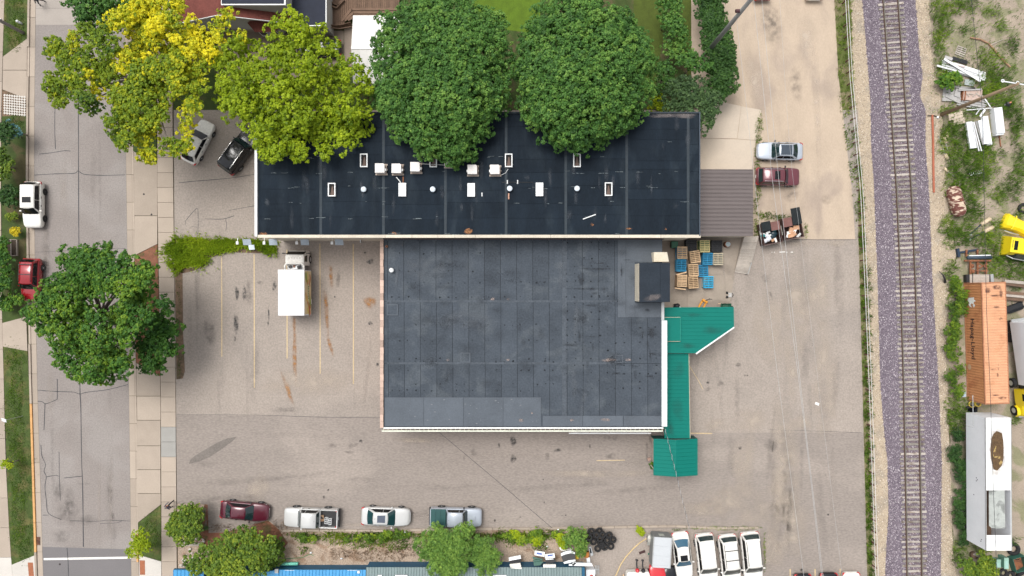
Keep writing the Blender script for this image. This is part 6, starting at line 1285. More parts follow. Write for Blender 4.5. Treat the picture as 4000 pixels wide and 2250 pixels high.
m = MB(); m.path([P(3642,449,.12),P(3645,550,.12),P(3646,650,.12),P(3648,752,.12)], .105, 8); tag(m.build('steel_pipe', M('pipe_red',(.36,.11,.06),.7,.12,2)), 'long straight red-brown pipe lying on the gravel by the track', 'pipe')
m = MB(); m.path([P(3624,452,.1),P(3645,451,.12),P(3672,458,.1)], .05); tag(m.build('steel_bar', TRIM), 'short dark bar across the end of the red-brown pipe', 'bar')
tag(MB().obox((*P(3660,459)[:2],.1),(.2,.2,.15)).build('white_block', WS), 'small white block at the end of the red-brown pipe', 'block')
TANC = M('concrete_footing_tan',(.55,.44,.31),.9,.1,2,.1,9,.2)
fg = 'posts pulled out with their concrete footings'
for a, b, c_, d, rr, lab in (((3699,517),(3699,538),(3697,545),(3697,546),.13,'stubby concrete footing by the weeds with no post'),((3687,535),(3695,560),(3695,560),(3701,586),.14,'concrete footing with bent pale rods'),((3692,602),(3702,622),(3692,602),(3666,530),.15,'concrete footing at the end of a long thin pipe'),((3688,657),(3702,670),(3702,670),(3731,692),.13,'tapered concrete footing with thin pipe in the grass'),((3832,877),(3868,855),(3832,877),(3788,918),.2,'thick concrete footing with dark post, the upper of the crossed pair'),((3844,905),(3880,887),(3844,905),(3786,936),.2,'thick concrete footing with dark post, the lower of the crossed pair')):
    t = thing('post_with_footing', lab, 'post', P(*a, .1), 0, fg); MB().tube(P(*a,.15), P(*b,.15), rr, rr*1.1, 12).build('footing', TANC, t, True)
    if rr < .19: MB().tube(P(*c_,.12), P(*d,.12), .035).build('post', GALV, t)
    else: MB().tube(P(*c_,.15), P(*d,.12), .07).build('post', M('post_dark_blue',(.02,.035,.05),.6), t); MB().obox((*P(*d)[:2],.15),(.2,.2,.08),.6).build('bracket', GALV, t)
t = thing('toothed_rack', 'pale toothed metal rack on the grass beside dead twigs', 'rack', P(3805, 682), R(12)); MB().box(-.7,.7,-.02,.03,.2,.25).build('bar', WS, t, world=False)
for k in range(7): MB().box(-.6+k*.2,-.57+k*.2,.03,.3,.2,.23).build('tooth', WS, t, world=False)
# rusty tank
tk = thing('rusty_tank', 'cylindrical tank with flaking white paint over rust', 'tank', P(3722, 790), R(0))
TKM = M('tank_flaking', (.14,.05,.04), .85, .15, 2, .2, 10, .3, col2=(.58,.46,.35), c2scale=1.7, c2lo=.47, c2hi=.60, stretch=(1,2.2,1))
d = (P(3730,832)-P(3707,748)).normalized(); mid = P(3719,790); r_ = .68
rings = []
u = Vector((0,0,1)); v = d.cross(u).normalized()
for s_, rr in ((-1.62,.05),(-1.58,.3),(-1.45,.5),(-1.2,.64),(-1.0,.68),(1.0,.68),(1.2,.64),(1.45,.5),(1.58,.3),(1.62,.05)): rings.append([Vector((mid.x,mid.y,r_))+d*s_+(u*math.cos(a*math.tau/18)+v*math.sin(a*math.tau/18))*rr for a in range(18)])
MB().loft(rings).build('shell', TKM, tk, True)
for s_ in (-.7,.7): c = Vector((mid.x,mid.y,.15))+d*s_; MB().obox(c,(1.0,.12,.3),math.atan2(d.y,d.x)+math.pi/2).build('cradle', RUSTY, tk)
c = Vector((mid.x,mid.y,1.36)); MB().tube(c, c+Vector((0,0,.1)), .1).build('filler_neck', RUSTY, tk)
# rust frame, beams
t = thing('rusty_axle_frame', 'rusty steel frame with blue roller and drums before the orange container', 'frame', P(3807, 1036)); s_ = 1/K
MB().obox((-.1,.45,.6),(2.7,.16,.2)).build('crossbeam', RUSTY, t, world=False); MB().tube((-1.25,.75,.75),(1.2,.78,.75),.17,n=12).build('roller', M('roller_blue',(.03,.05,.075),.6), t, True, world=False); MB().tube((-1.1,.95,.8),(1.1,1.0,.8),.06).build('white_bar', WS, t, world=False)
for x in (-.75,.0,.85): MB().obox((x,-.25,.45),(.14,1.4,.16)).build('beam', RUSTY, t, world=False)
for x,y in ((-.6,-.1),(-.55,-.65)): MB().tube((x-.1,y,.4),(x+.15,y,.4),.22,n=14).build('drum', RUSTY, t, world=False)
for a in (.5,-.5): MB().obox((.45,-.1,.62),(1.0,.1,.1),a).build('brace', RUSTY, t, world=False)
MB().obox((.35,-.6,.5),(1.3,.12,.14)).build('beam', RUSTY, t, world=False)
t = thing('steel_beam', 'dark blue steel beam with end plate lying in the weeds', 'beam', P(3775, 982), R(9)); MB().box(-.9,1.1,-.1,.1,.05,.25).build('beam', M('beam_navy',(.015,.03,.055),.6), t, world=False); MB().box(-1.15,-.9,-.45,.45,.05,.35).build('end_plate', MATS['beam_navy'], t, world=False); MB().box(-.2,.1,-.3,-.1,.05,.2).build('lug', MATS['beam_navy'], t, world=False)
for x in (3775, 3818): board(x,975,x,1002,.3,.14,.14,RUSTY,'short rusty post behind the blue roller frame','rusty posts by the frame','steel_post','post')
t = thing('timber_bundle', 'bundle of grey timbers strapped on the ground at the container end', 'timber', P(3812, 1088))
for k in range(6): MB().box(-1.0,1.0,-.42+k*.14,-.30+k*.14,.35+.03*(k%2),.55).build('timber', WOODW, t, world=False)
for k in range(6): MB().box(-1.0,1.0,-.42+k*.14,-.30+k*.14,.12,.33).build('timber', WOODW, t, world=False)
MB().obox((1.25,.05,.4),(.3,.8,.5),.1).build('end_cap', GALV, t, world=False); MB().box(-.75,-.7,-.45,.45,.5,.6).build('strap', TRIM, t, world=False); MB().box(-1.35,-1.02,-.4,.4,.1,.55).build('black_bag', TRIM, t, world=False)
m = MB(); m.path([P(3668,1060,.4),P(3683,1074,.7),P(3690,1090,.5),P(3692,1102,.1)], [.03,.06,.1,.14], 7); tag(m.build('signal_stub', TRIM), 'broken black post stub at the gravel edge', 'post')
g = 'rough grey timbers beyond the container'
for i, a in enumerate(((3922,1098,4010,1106),(3925,1108,4012,1120),(3918,1142,4012,1150),(3920,1152,4012,1160),(3925,1166,4000,1172))): board(*a, .5-.05*i, .3, .25, (WOODW,WOODB,WOODB,WOODW,WOODB)[i], 'rough sawn grey timber stacked beside the orange container', g, 'timber', 'timber')
t = thing('bed_liner', 'black moulded plastic trough beside the orange container', 'trough', P(3957, 1200), R(20)); MB().loft([[Vector((x,y,z)) for y,z in ((-w_,h),(-w_*.7,.05),(w_*.7,.05),(w_,h),(w_*.6,.14),(-w_*.6,.14))] for x,w_,h in ((-1.1,.3,.3),(-.7,.42,.42),(.6,.42,.42),(1.0,.25,.3))]).build('shell', BLACKP, t, world=False); MB().box(-.5,.4,-.15,.15,.145,.16).build('insert', TRIM, t, world=False)
t = thing('winch', 'black winch frame in front of the white box trailer', 'winch', P(3952, 1252), R(8)); MB().box(-.8,.7,-.15,.12,.4,.6).build('frame', TRIM, t, world=False); MB().tube((-.4,0,.65),(.4,0,.65),.14).build('drum', TRIM, t, world=False); MB().path([(.7,0,.6),(.95,.05,.7),(1.05,-.25,.6)],.05).build('hook', TRIM, t, world=False)
tag(MB().obox((*P(3757,1539)[:2],.15),(.45,.5,.3)).build('blue_box', M('box_pale_blue',(.4,.5,.6),.6)), 'small pale blue box beside the orange container', 'box')
m = MB(); c = P(3790,1577); m.torus((c.x,c.y,.25),.3,.06).torus((c.x+.62,c.y+.05,.3),.28,.06); tag(m.build('hose_coil', M('coil_yellow',(.6,.46,.06),.6), None, True), 'coil of yellow hose at the end of the orange container', 'hose')
t = thing('steel_hoop', 'thin steel hoop standing between the container and the semi trailer', 'frame', P(3800,1600)); m = MB(); m.path([P(3799,1560,.1),P(3800,1545,4.2),P(3802,1668,4.2)], .03); m.build('upright', GALV, t); m = MB(); m.path([P(3802,1668,4.2),P(3775,1664,4.2)], .03); m.build('arm', GALV, t)
t = thing('wrecked_windshield', 'dark windscreen and scrap between container and trailer', 'scrap', P(3792,1600)); c = P(3792,1600); MB().obox((c.x,c.y,.3),(1.0,.6,.05),.2,.3).build('glass', GLASSD, t); MB().obox((c.x-.2,c.y+.35,.2),(.9,.2,.2),.3).build('frame_piece', TRIM, t)
m = MB(); m.path([P(3932,1725,.5),P(3940,1735,.6),P(3942,1752,.4)], [.12,.1,.05]); tag(m.build('black_bracket', TRIM), 'black bracket hanging beside the rotted trailer', 'bracket')
# bottom right corner
TIRE = MB().torus((0,0,.1),.26,.105,'Z',22,8,.95).mesh('tyre', TYRE, True)
def tire(x, y, z, lab, g, sc_=1.0, rot=None):
    o = mobj('tyre', TIRE, None, P(x, y, z)); o.scale = (sc_, sc_, sc_)
    if rot: o.rotation_euler = rot
    return tag(o, lab, 'tyre', g)
tire(3954,2142,.0,'large lone tyre lying flat by the rusty green bin','tyres round the green bin',1.9); tire(3986,2232,.1,'large tyre leaning on the rusty green bin','tyres round the green bin',1.7,(.7,.5,0)); tire(3966,2238,.0,'tyre lying under the leaning one','tyres round the green bin',1.4); tire(3945,2246,.0,'tyre with pale wheel hub','tyres round the green bin',1.3); tire(3916,2236,.0,'tyre half sunk in the bushes','tyres round the green bin',1.3); tire(3993,815,.0,'tyre in the weeds beside the yellow bonnet','tyres in the weeds',1.6); 
t = thing('green_bin', 'open green metal bin with rust-stained inside', 'bin', P(3964,2192), R(17)); GB = M('bin_metal_green',(.03,.11,.08),.6,.1,2)
for x0_,x1_,y0_,y1_ in ((-.65,-.6,-.75,.75),(.6,.65,-.75,.75),(-.6,.6,-.75,-.7),(-.6,.6,.7,.75)): MB().box(x0_,x1_,y0_,y1_,.05,.85).build('side_wall', GB, t, world=False)
MB().add([(-.6,-.7,.5),(.6,-.7,.15),(.6,.7,.15),(-.6,.7,.5)],[(0,1,2,3)]).build('rusty_inside', RUSTY, t, world=False); MB().path([(-.1,.4,.4),(.15,.2,.3),(.4,.25,.25)],.04).build('scrap_rod', TRIM, t, world=False)
for i,(x,y,sx_,sy_,h,lab) in enumerate(((3905,2186,.42,1.1,.95,'tall pale green cabinet beside the open green bin'),(3884,2192,.45,.8,.6,'low pale green cabinet with inset panel beside the tall one'))):
    t = thing('metal_cabinet', lab, 'cabinet', P(x,y), 0); MB().box(-sx_/2,sx_/2,-sy_/2,sy_/2,0,h).build('body', M('cabinet_green',(.10,.22,.17),.6), t, world=False); MB().box(-sx_/2-.02,sx_/2+.02,-sy_/2-.02,sy_/2+.02,h,h+.04).build('lid', M('cabinet_lid',(.26,.42,.34),.6), t, world=False)
    MB().box(-sx_/2+.08,sx_/2-.06,-sy_/2+.08,sy_/2-.3,h+.042,h+.05).build('inset_panel', M('cabinet_panel',(.30,.47,.42),.5), t, world=False)
t = thing('tree_stump', 'grey log stump standing in the weeds below the trailer', 'log', P(3798,2166)); MB().tube((0,0,0),(.05,.1,.5),.36,.34,14).build('trunk', WOODB, t, True, world=False); MB().tube((.05,.1,.5),(.05,.1,.515),.33,.33,14).build('cut_face', M('cut_grey',(.27,.24,.21),.9,.1,6), t, world=False)
t = thing('engine_block', 'small dirty engine block with orange cap in the grass', 'engine', P(3929, 410)); MB().lump((0,0,.3),(.32,.28,.28),4,9,5,.25).build('block', TRIM, t, False, world=False); MB().obox((.05,.1,.58),(.22,.12,.08),.4).build('cap', M('cap_orange',(.5,.2,.12),.6), t, world=False); MB().path([(-.3,0,.3),(-.4,-.15,.4)],.04).build('pipe', GALV, t, world=False)

# ---------------- tyre heap and scrap panels on the planted strip ----------------
tg = 'tyres stacked in the heap'
for i, (x, y, n) in enumerate(((2301,2098,6),(2329,2088,6),(2353,2088,6),(2379,2088,6),(2288,2112,2),(2317,2115,4),(2343,2103,5),(2371,2109,4),(2394,2107,5),(2346,2119,3),(2352,2128,3),(2334,2142,3),(2361,2136,3),(2385,2133,3),(2309,2074,5),(2340,2072,4))):
    for k in range(n): tire(x+rnd.uniform(-.6,.6), y+rnd.uniform(-.6,.6), .02+k*.195, 'black car tyre in the heap of stacked tyres', tg)
def scrap(nm, lab, cat, pts, z, tilt, mat, extra=None, thick=.06):
    c = P(sum(p[0] for p in pts)/len(pts), sum(p[1] for p in pts)/len(pts), z); t = thing(nm, lab, cat, (c.x, c.y, 0))
    n = len(pts); vs_ = []
    for i, p in enumerate(pts): w3 = P(*p, z); vs_.append(Vector((w3.x, w3.y, z+tilt*(w3.y-c.y))))
    MB().slab(vs_, thick).build('panel', mat, t)
    for e in extra or (): 
        vs2 = [Vector((*(P(*p, z)[:2]), z+tilt*(P(*p,z).y-c.y)+e[2])) for p in e[1]]; MB().slab(vs2, .03).build(e[0], e[3], t)
    return t
SIL = paint('silver_scrap',(.45,.47,.48),.3); GRS = paint('green_scrap',(.01,.08,.055)); 
scrap('tailgate', 'silver tailgate leaning on the annex wall', 'tailgate', [(1987,2178),(2033,2170),(2035,2180),(1988,2187)], 1.3, -.5, SIL, [('dark_window',[(1990,2188),(2035,2181),(2034,2199),(1992,2203)],-.1,GLASSD),('chrome_edge',[(1988,2186),(2035,2179),(2035,2181),(1988,2188)],.04,CHROME)])
for i, a in enumerate(((1991,2207,2033,2202),(1993,2212,2035,2210),(1997,2216,2038,2219))): board(*a,1.85,.16,.14,P_WHITE,'white bumper cover lying on the annex roof edge','white bumper covers on the roof edge','bumper','bumper')
scrap('tailgate', 'silver tailgate with blue plate among the green door panels', 'tailgate', [(2089,2152),(2128,2157),(2127,2174),(2088,2168)], 1.4, -.3, SIL, [('blue_plate',[(2096,2158),(2117,2161),(2116,2167),(2096,2164)],.03,M('plate_blue',(.03,.08,.3),.4))])
scrap('tailgate', 'silver tailgate with blue plate next to the curved bonnet', 'tailgate', [(2129,2166),(2166,2162),(2168,2178),(2129,2181)], 1.3, -.3, SIL, [('blue_plate',[(2139,2168),(2159,2166),(2159,2171),(2139,2173)],.03,MATS['plate_blue'])])
for i, pts in enumerate(([(2080,2175),(2120,2183),(2118,2190),(2082,2184)],[(2082,2188),(2105,2186),(2118,2196),(2085,2195)],[(2084,2197),(2124,2194),(2110,2208),(2086,2210)])): scrap('door_panel', 'dark green car door panel in the scrap beside the annex', 'door panel', pts, 1.1+.2*i, -.2, GRS)['group'] = 'green door panels in the scrap'
scrap('door_panel', 'white-edged black car door below the silver tailgates', 'door panel', [(2130,2184),(2165,2182),(2172,2195),(2132,2203)], 1.2, -.2, TRIM, [('white_edge',[(2131,2183),(2162,2182),(2162,2185),(2131,2187)],.04,WS)])
t = board(2122,2210,2171,2210,1.8,.3,.16,P_WHITE,'long rounded white bumper on the annex roof edge',None,'bumper','bumper')
scrap('car_bonnet', 'curved silver car bonnet with dark underside near the tyre heap', 'bonnet', [(2190,2160),(2210,2154),(2230,2151),(2248,2160),(2246,2184),(2220,2192),(2200,2194),(2193,2176)], 1.2, -.4, TRIM, [('silver_top',[(2191,2162),(2210,2155),(2230,2152),(2247,2160),(2246,2164),(2228,2162),(2208,2166),(2192,2172)],.05,SIL),('white_lip',[(2200,2192),(2220,2186),(2247,2183),(2247,2188),(2222,2195),(2203,2197)],.06,WS)])
m = MB(); m.path([P(*p,.7) for p in ((2187,2138),(2193,2147),(2210,2151),(2228,2147),(2237,2140))], .12, 7); tag(m.build('bumper', P_WHITE, None, True), 'curved white bumper beside the bright green shrub', 'bumper')
g = 'white rails on the annex roof edge'
for a in ((2222,2206,2315,2208),(2237,2200,2312,2203),(2236,2208,2250,2196)): board(*a,1.9,.16,.14,WBRD,'white steel rail lying over the end of the annex roof',g,'rail','rail')
t = thing('chest_freezer', 'white chest with a red ball on it at the end of the annex', 'freezer', P(2303,2226)); MB().box(-.45,.45,-.55,.35,0,.8).build('body', WS, t, world=False); MB().box(-.47,.47,-.1,.37,.8,.86).build('lid', WS, t, world=False); MB().dome((.1,-.35,.8),.2,.25,12,4).build('red_ball', M('ball_red',(.6,.1,.07),.5), t, True, world=False)
t = thing('wheel_barrel', 'orange barrel on its side beside a silver car door', 'barrel', P(2291,2161)); MB().tube((0,.3,.3),(0,-.3,.3),.26,n=14).build('drum', M('barrel_orange',(.52,.2,.05),.7), t, True, world=False); MB().tube((0,.3,.3),(0,.32,.3),.2,n=12).build('end', DARKIN, t, world=False)
scrap('scrap_car_side', 'silver car door leaning by the orange barrel', 'door', [(2300,2138),(2308,2134),(2318,2168),(2310,2174),(2303,2155)], .9, .1, SIL, [('window',[(2302,2140),(2306,2138),(2312,2160),(2306,2162)],.03,GLASSD)])
board(2297,2178,2300,2202,.5,.35,.1,WBRD,'white panel between the barrel and the annex',None,'panel','panel')
for i, x in enumerate((2326,2332,2339)): board(x,2208,x,2244,.8,.06,.06,GALV,'upright of the small steel rack beside the annex','steel rack bars','steel_bar','bar')
board(2326,2225,2341,2225,.85,.05,.05,GALV,'crossbar of the small steel rack beside the annex','steel rack bars','steel_bar','bar')
tag(MB().obox((*P(2252,2168)[:2],.3),(.35,.45,.5),.2).build('yellow_canister', M('canister_yellow',(.55,.36,.03),.6)), 'yellow canister beside the curved bonnet', 'canister')
for x,y,lab,cc in ((2180,2067,'small white bag on the weeds at the kerb',WS),(2138,2133,'small white bottle on the pebbles by the weeds',WS),(1583,2077,'white plastic bottle at the kerb by the silver sedan',WS),(2283,2064,'small pink ball at the tyre heap',M('pink',(.7,.2,.2),.6)),(1216,2157,'pale bottle on the pebbles near the green hose',WS),(1335,2180,'crumpled white paper on the pebbles',WS)):
    c = P(x,y); o = MB().lump((0,0,.1),(.13,.09,.09),int(x)).build('litter', cc, None, True); o.location = (c.x,c.y,.03); tag(o, lab, 'litter', 'litter on the planted strip')
tag(MB().obox((*P(3191,1577)[:2],.06),(.42,.25,.03),-.4).build('paper_litter', PAP), 'white paper lying on the open asphalt', 'paper')
m = MB(); m.path([P(*p,.05) for p in ((1090,2185),(1130,2182),(1180,2178),(1210,2165),(1225,2170))], .03, 6); tag(m.build('garden_hose', M('hose_green',(.06,.2,.08),.5)), 'thin green hose on the pebbles by the blue building', 'hose')
for a,b in (((700,2120),(795,2124)),((702,2130),(795,2128))): board(a[0],a[1],b[0],b[1],.3,.14,.1,WOODW,'grey split rail lying between the two round shrubs','split rails','fence_rail','rail')
q = random.Random(9)
for k in range(26):
    x, y = q.choice([(q.uniform(705,760), q.uniform(2140,2215)), (q.uniform(760,800), q.uniform(2095,2125))]); c = P(x,y); r_ = q.uniform(.1,.22)
    o = MB().lump((0,0,r_*.5),(r_,r_*.8,r_*.6),k,8,5,.2).build('rock', M('rock_pale',(.5,.45,.4),.9,.1,3,.1,9,.2,objvar=.15), None, True); o.location = (c.x,c.y,.03); tag(o, 'pale rock edging the shrub bed at the pavement', 'rock', 'rocks edging the shrub bed')
t = thing('log', 'short cut log beside the black SUV', 'log', P(958,483)); a,b = P(952,474,.15), P(968,488,.15); MB().tube(a,b,.14,.12,10).build('trunk', M('bark_tan',(.36,.25,.15),.9), t, True); MB().tube(b,b+(b-a).normalized()*.01,.11).build('cut_face', WOODN, t)
# scraps of fallen bark at the weed island
for x,y,a_,lab in ((755,1040,.2,'torn pale cardboard at the edge of the weed island'),(775,1035,.9,'broken pale branch at the edge of the weed island'),(768,1056,.4,'strip of pale bark at the edge of the weed island')): 
    c = P(x,y); tag(MB().obox((c.x,c.y,.08),(.75,.25 if x == 755 else .06,.04),a_).build('debris', M('debris_pale',(.48,.4,.33),.9)), lab, 'debris')
m = MB().obox((*P(981,963)[:2],1.1),(.58,.5,.04),.05,.3); 
t = thing('sign_board', 'pale blue square sign board standing in the weed island', 'sign', P(981,965)); c = P(983,966,.9); MB().obox((c.x,c.y,.9),(.58,.5,.04),.05,.3).build('board', M('sign_pale_blue',(.62,.70,.78),.5), t); MB().tube((c.x,c.y,0),(c.x,c.y,.85),.03).build('post', GALV, t)

# ---------------- poles, wires, fence, street furniture ----------------
POLE = M('pole_grey', (.21,.205,.2), .9, .15, 2, .2, 8, .3, stretch=(3,3,.4)); POLB = M('pole_brown', (.27,.195,.125), .9, .15, 2, .2, 8, .3, stretch=(3,3,.4))
up = thing('utility_pole', 'tall grey utility pole rising from the clipped hedge', 'utility pole', P(2745,225)); b = P(2742,229)
MB().tube(b, b+Vector((0,0,16)), .24, .17, 12).build('pole', POLE, up, True); c = b+Vector((0,0,12.2)); MB().tube(c+Vector((-.5,.0,0)), c+Vector((.05,.0,0)), .16, n=10).build('transformer_arm', M('arm_maroon',(.06,.02,.025),.6), up); MB().obox(b+Vector((.3,0,1.2)),(.22,.2,.5)).build('meter_box', WS, up)
MB().tube(b+Vector((-1.2,0,15)), b+Vector((1.2,0,15)), .07).build('crossarm', POLE, up)
up2 = thing('utility_pole', 'leaning-looking brown utility pole with white insulator crossarm over the lumber piles', 'utility pole', P(3677,448)); b = P(3677,448)
MB().tube(b, b+Vector((0,0,10.8)), .19, .13, 12).build('pole', POLB, up2, True)
ca, cb_ = P(3914,317,10.6), P(4070,342,10.6); ar = MB().tube(ca, cb_, .06).build('crossarm', WS, up2)
for p in (ca, P(3972,325,10.6), cb_): MB().torus(p+Vector((0,0,.1)), .12, .04, 'Z', 12, 6).build('insulator', WS, ar, True)
up3 = thing('utility_pole', 'weathered utility pole on the verge lawn beside the white marker post', 'utility pole', P(94,130)); b = P(94,130); MB().tube(b, b+Vector((0,0,9.5)), .17, .13, 12).build('pole', POLE, up3, True); MB().obox(b+Vector((0,.2,3.2)),(.12,.08,.2)).build('tag_plate', GALV, up3); MB().tube(b+Vector((-.9,0,9.0)), b+Vector((.9,0,9.0)), .05).build('crossarm', POLE, up3)
t = thing('marker_post', 'short white round-topped marker post on the verge lawn', 'post', P(88,94)); MB().tube((0,0,0),(0,0,.75),.11,n=12).build('post', WS, t, True, world=False); MB().dome((0,0,.75),.14,.16,12,4).build('cap', WS, t, True, world=False)
t = thing('small_sign', 'small white sign on a thin leaning post on the verge lawn', 'sign', P(92,1624)); a = P(92,1624); tp = P(38,1635,1.7); tp = Vector((a.x-.55, a.y-.1, 1.75)); MB().tube(a, tp, .025).build('post', GALV, t); MB().obox(tp+Vector((-.15,-.02,.05)),(.5,.4,.03),-.3,.5).build('panel', WS, t)
t = thing('storm_drain', 'iron storm drain grate at the painted kerb', 'drain', P(150,2113)); MB().obox((0,0,.02),(.42,.85,.02)).build('frame', M('iron_dark',(.03,.022,.022),.7), t, world=False)
for k in range(6): MB().obox((0,-.34+k*.135,.035),(.36,.06,.012)).build('bar', RUSTY, t, world=False)
for x,y,lab in ((563,759,'small iron utility cover in the upper driveway apron'),(593,838,'tiny iron valve cover at the driveway joint'),(234,2204,'small iron cover in the new asphalt')):
    c = P(x,y); zz = .064 if x > 500 else .012; m = MB().tube((c.x,c.y,zz-.02),(c.x,c.y,zz+.006),.1,n=14); tag(m.build('iron_cover', MATS['iron_dark']), lab, 'cover')
WIRE = M('wire_pale', (.40,.40,.40), .6); WIRED = M('wire_dark', (.03,.03,.035), .5)
def wire(pts, z, r_, mat, lab):
    m = MB(); q_ = [P(x,y,z) for x,y in pts]; q_ = smooth_pts(q_, 4); m.path(q_, r_, 5); tag(m.build('overhead_wire', mat), lab, 'wire', 'overhead wires')
wire([(2875,62),(2916,414),(2950,730),(2999,1150),(3042,1500),(3140,2250),(3190,2650)], 10.8, .013, WIRE, 'pale overhead wire starting at the grey utility pole')
wire([(2935,-90),(2999,518),(3023,750),(3122,1500),(3210,2250),(3255,2650)], 12.5, .014, WIRE, 'pale overhead wire crossing the dirt lot, one of the converging pair')
wire([(2968,-90),(3000,259),(3047,750),(3127,1500),(3215,2250),(3262,2650)], 12.5, .014, WIRE, 'pale overhead wire crossing the dirt lot, one of the converging pair')
wire([(3040,-90),(3084,560),(3129,947),(3197,1500),(3290,2250),(3345,2650)], 11.5, .008, WIRE, 'faint thin overhead wire over the two cars on the dirt lot')
wire([(3785,-90),(3818,233),(3838,450),(3844,750),(3854,1216),(3867,1500),(3880,1900),(3892,2200),(3905,2600)], 9.5, .02, WIRED, 'dark overhead wire running over the orange container')
m = MB(); a, b = P(1710,1684,4.8), P(2158,2064,4.4); m.path([a, (a+b)/2-Vector((0,0,.2)), b], .02, 5); tag(m.build('service_wire', WIRED), 'dark service wire slanting from the gutter across the drive', 'wire')
for off in (0, .05):
    m = MB(); a, b = P(2598,1675,5.3), P(2693,2064,5.0); pts = [a.lerp(b, k/30)+Vector((off*math.cos(k*2.4), 0, off*math.sin(k*2.4))) for k in range(31)]; m.path(pts, .018, 5); tag(m.build('service_wire', WIRE if off else WIRED), ('pale' if off else 'dark')+' strand of the twisted cable over the green gabled canopy', 'wire')
fn = thing('guard_fence', 'long low fence of twin white rails on rusty posts beside the railway', 'fence', P(3360,1125)); FL = [(-300,3290),(0,3303),(300,3320),(750,3362),(1100,3378),(1500,3395),(2250,3421),(2600,3432)]
zf_ = 1.0
for dx in (0, 10):
    m = MB(); m.path([P(xat(FL,y)+dx, y, zf_) for y in range(-300,2601,60)], .026, 6); m.build('rail', M('rail_pale',(.58,.58,.56),.5), fn)
y = -280.0
while y < 2560:
    p = P(xat(FL,y)+5, y, zf_); MB().box(p.x-.05,p.x+.05,p.y-.05,p.y+.05,0,zf_+.02).build('post', M('post_rust',(.12,.05,.045),.85), fn); y += 46.3
# garden beds at the left verge
for x in (40, 62):
    t = thing('planter_bed', ('wooden framed planter bed with bare dark soil' if x == 62 else 'wooden framed planter bed half hidden by shrubs'), 'planter', P(x, 968)); 
    for a in ((-.3,-.26,-.85,.85),(.26,.3,-.85,.85),(-.26,.26,-.85,-.81),(-.26,.26,.81,.85)): MB().box(*a,0,.32).build('side_board', WOODW, t, world=False)
    MB().box(-.26,.26,-.81,.81,.02,.22).build('soil', M('soil_dark',(.05,.035,.025),.95,.2,3,.2,9,.5), t, world=False)
# ---------------- people ----------------
def person(lab, feet, hd, cloth, legs, hair, skin, extra=None, h=1.75):
    t = thing('person', lab, 'person', feet, R(hd)); s = h/1.75
    J = {'pel':(0,0,.95),'sp':(0.02,0,1.15),'ch':(.04,0,1.35),'nk':(.05,0,1.5),'hd':(.07,0,1.62),'ht':(.07,0,1.74)}
    V = [(0,0,.95),(.02,0,1.15),(.04,0,1.36),(.05,0,1.48),(.08,0,1.58),(.08,0,1.70)]; Rr = [.14,.14,.16,.06,.095,.085]; E = [(0,1),(1,2),(2,3),(3,4),(4,5)]
    def add(p, r_, pa): V.append(p); Rr.append(r_); E.append((pa,len(V)-1)); return len(V)-1
    for sd in (-1,1):
        sh_ = add((.04,sd*.19,1.40),.07,2); el = add((.02+sd*.12,sd*.27,1.15),.05,sh_); wr = add((.14+sd*.16,sd*.24,.93),.036,el); add((.19+sd*.16,sd*.23,.86),.04,wr)
        hp = add((0,sd*.10,.88),.10,0); kn = add((.02+sd*.20,sd*.10,.50),.07,hp); an = add((-.04+sd*.30,sd*.10,.09),.05,kn); add((.10+sd*.30,sd*.11,.04),.045,an)
    me = bpy.data.meshes.new('body'); me.from_pydata([Vector(v)*s for v in V], E, []); o = mobj('body', me, t)
    md = o.modifiers.new('skin','SKIN'); 
    for i, sv in enumerate(me.skin_vertices[0].data): sv.radius = (Rr[i]*s*.95, Rr[i]*s); sv.use_root = (i == 0)
    o.modifiers.new('sub','SUBSURF').levels = 1; o.modifiers['sub'].render_levels = 2
    # clothing colours by height on one continuous body
    m = bpy.data.materials.new('person_surface'); m.use_nodes = True; N = m.node_tree.nodes; Lk = m.node_tree.links; g_ = N.new('ShaderNodeTexCoord'); sx = N.new('ShaderNodeSeparateXYZ'); Lk.new(g_.outputs['Object'], sx.inputs[0]); dv = N.new('ShaderNodeMath'); dv.operation = 'DIVIDE'; dv.inputs[1].default_value = 1.8*s; Lk.new(sx.outputs[2], dv.inputs[0]); cr = N.new('ShaderNodeValToRGB'); cr.color_ramp.interpolation = 'CONSTANT'
    el = cr.color_ramp.elements; el[0].position = 0; el[0].color = (.02,.02,.02,1); el[1].position = .05; el[1].color = (*legs,1)
    for p_, c_ in ((.515,cloth),(.83,skin)): e_ = el.new(p_); e_.color = (*c_,1)
    Lk.new(dv.outputs[0], cr.inputs[0]); Lk.new(cr.outputs[0], N['Principled BSDF'].inputs['Base Color']); N['Principled BSDF'].inputs['Roughness'].default_value = .85; me.materials.append(m)
    MB().lump((.065*s,0,1.68*s),(.108*s,.10*s,.095*s),3,12,6,.05).build('hair', M('hair_'+lab[:6],hair,.8), t, True, world=False)
    MB().add([Vector(v)*s for v in ((.17,-.035,1.615),(.17,.035,1.615),(.205,0,1.60),(.17,0,1.66))],[(0,1,2),(0,2,3),(1,3,2)]).build('nose', M('skin_tone',skin,.6), t, world=False)
    if extra: MB().path([Vector((-.1,-.16,1.0))*s, Vector((.19,.02,1.22))*s, Vector((.12,.17,1.45))*s], .03, 6).build('shoulder_strap', M('strap_orange',(.6,.25,.08),.7), t, world=False)
    return t
person('person in dark blue top with orange strap walking on the pavement', P(676,1967,.1), 60, (.055,.065,.11), (.025,.022,.03), (.22,.2,.18), (.5,.33,.25), True)
person('person in dark clothes walking in the street', P(169,14), 200, (.03,.04,.06), (.02,.02,.025), (.05,.035,.03), (.45,.3,.22), None)
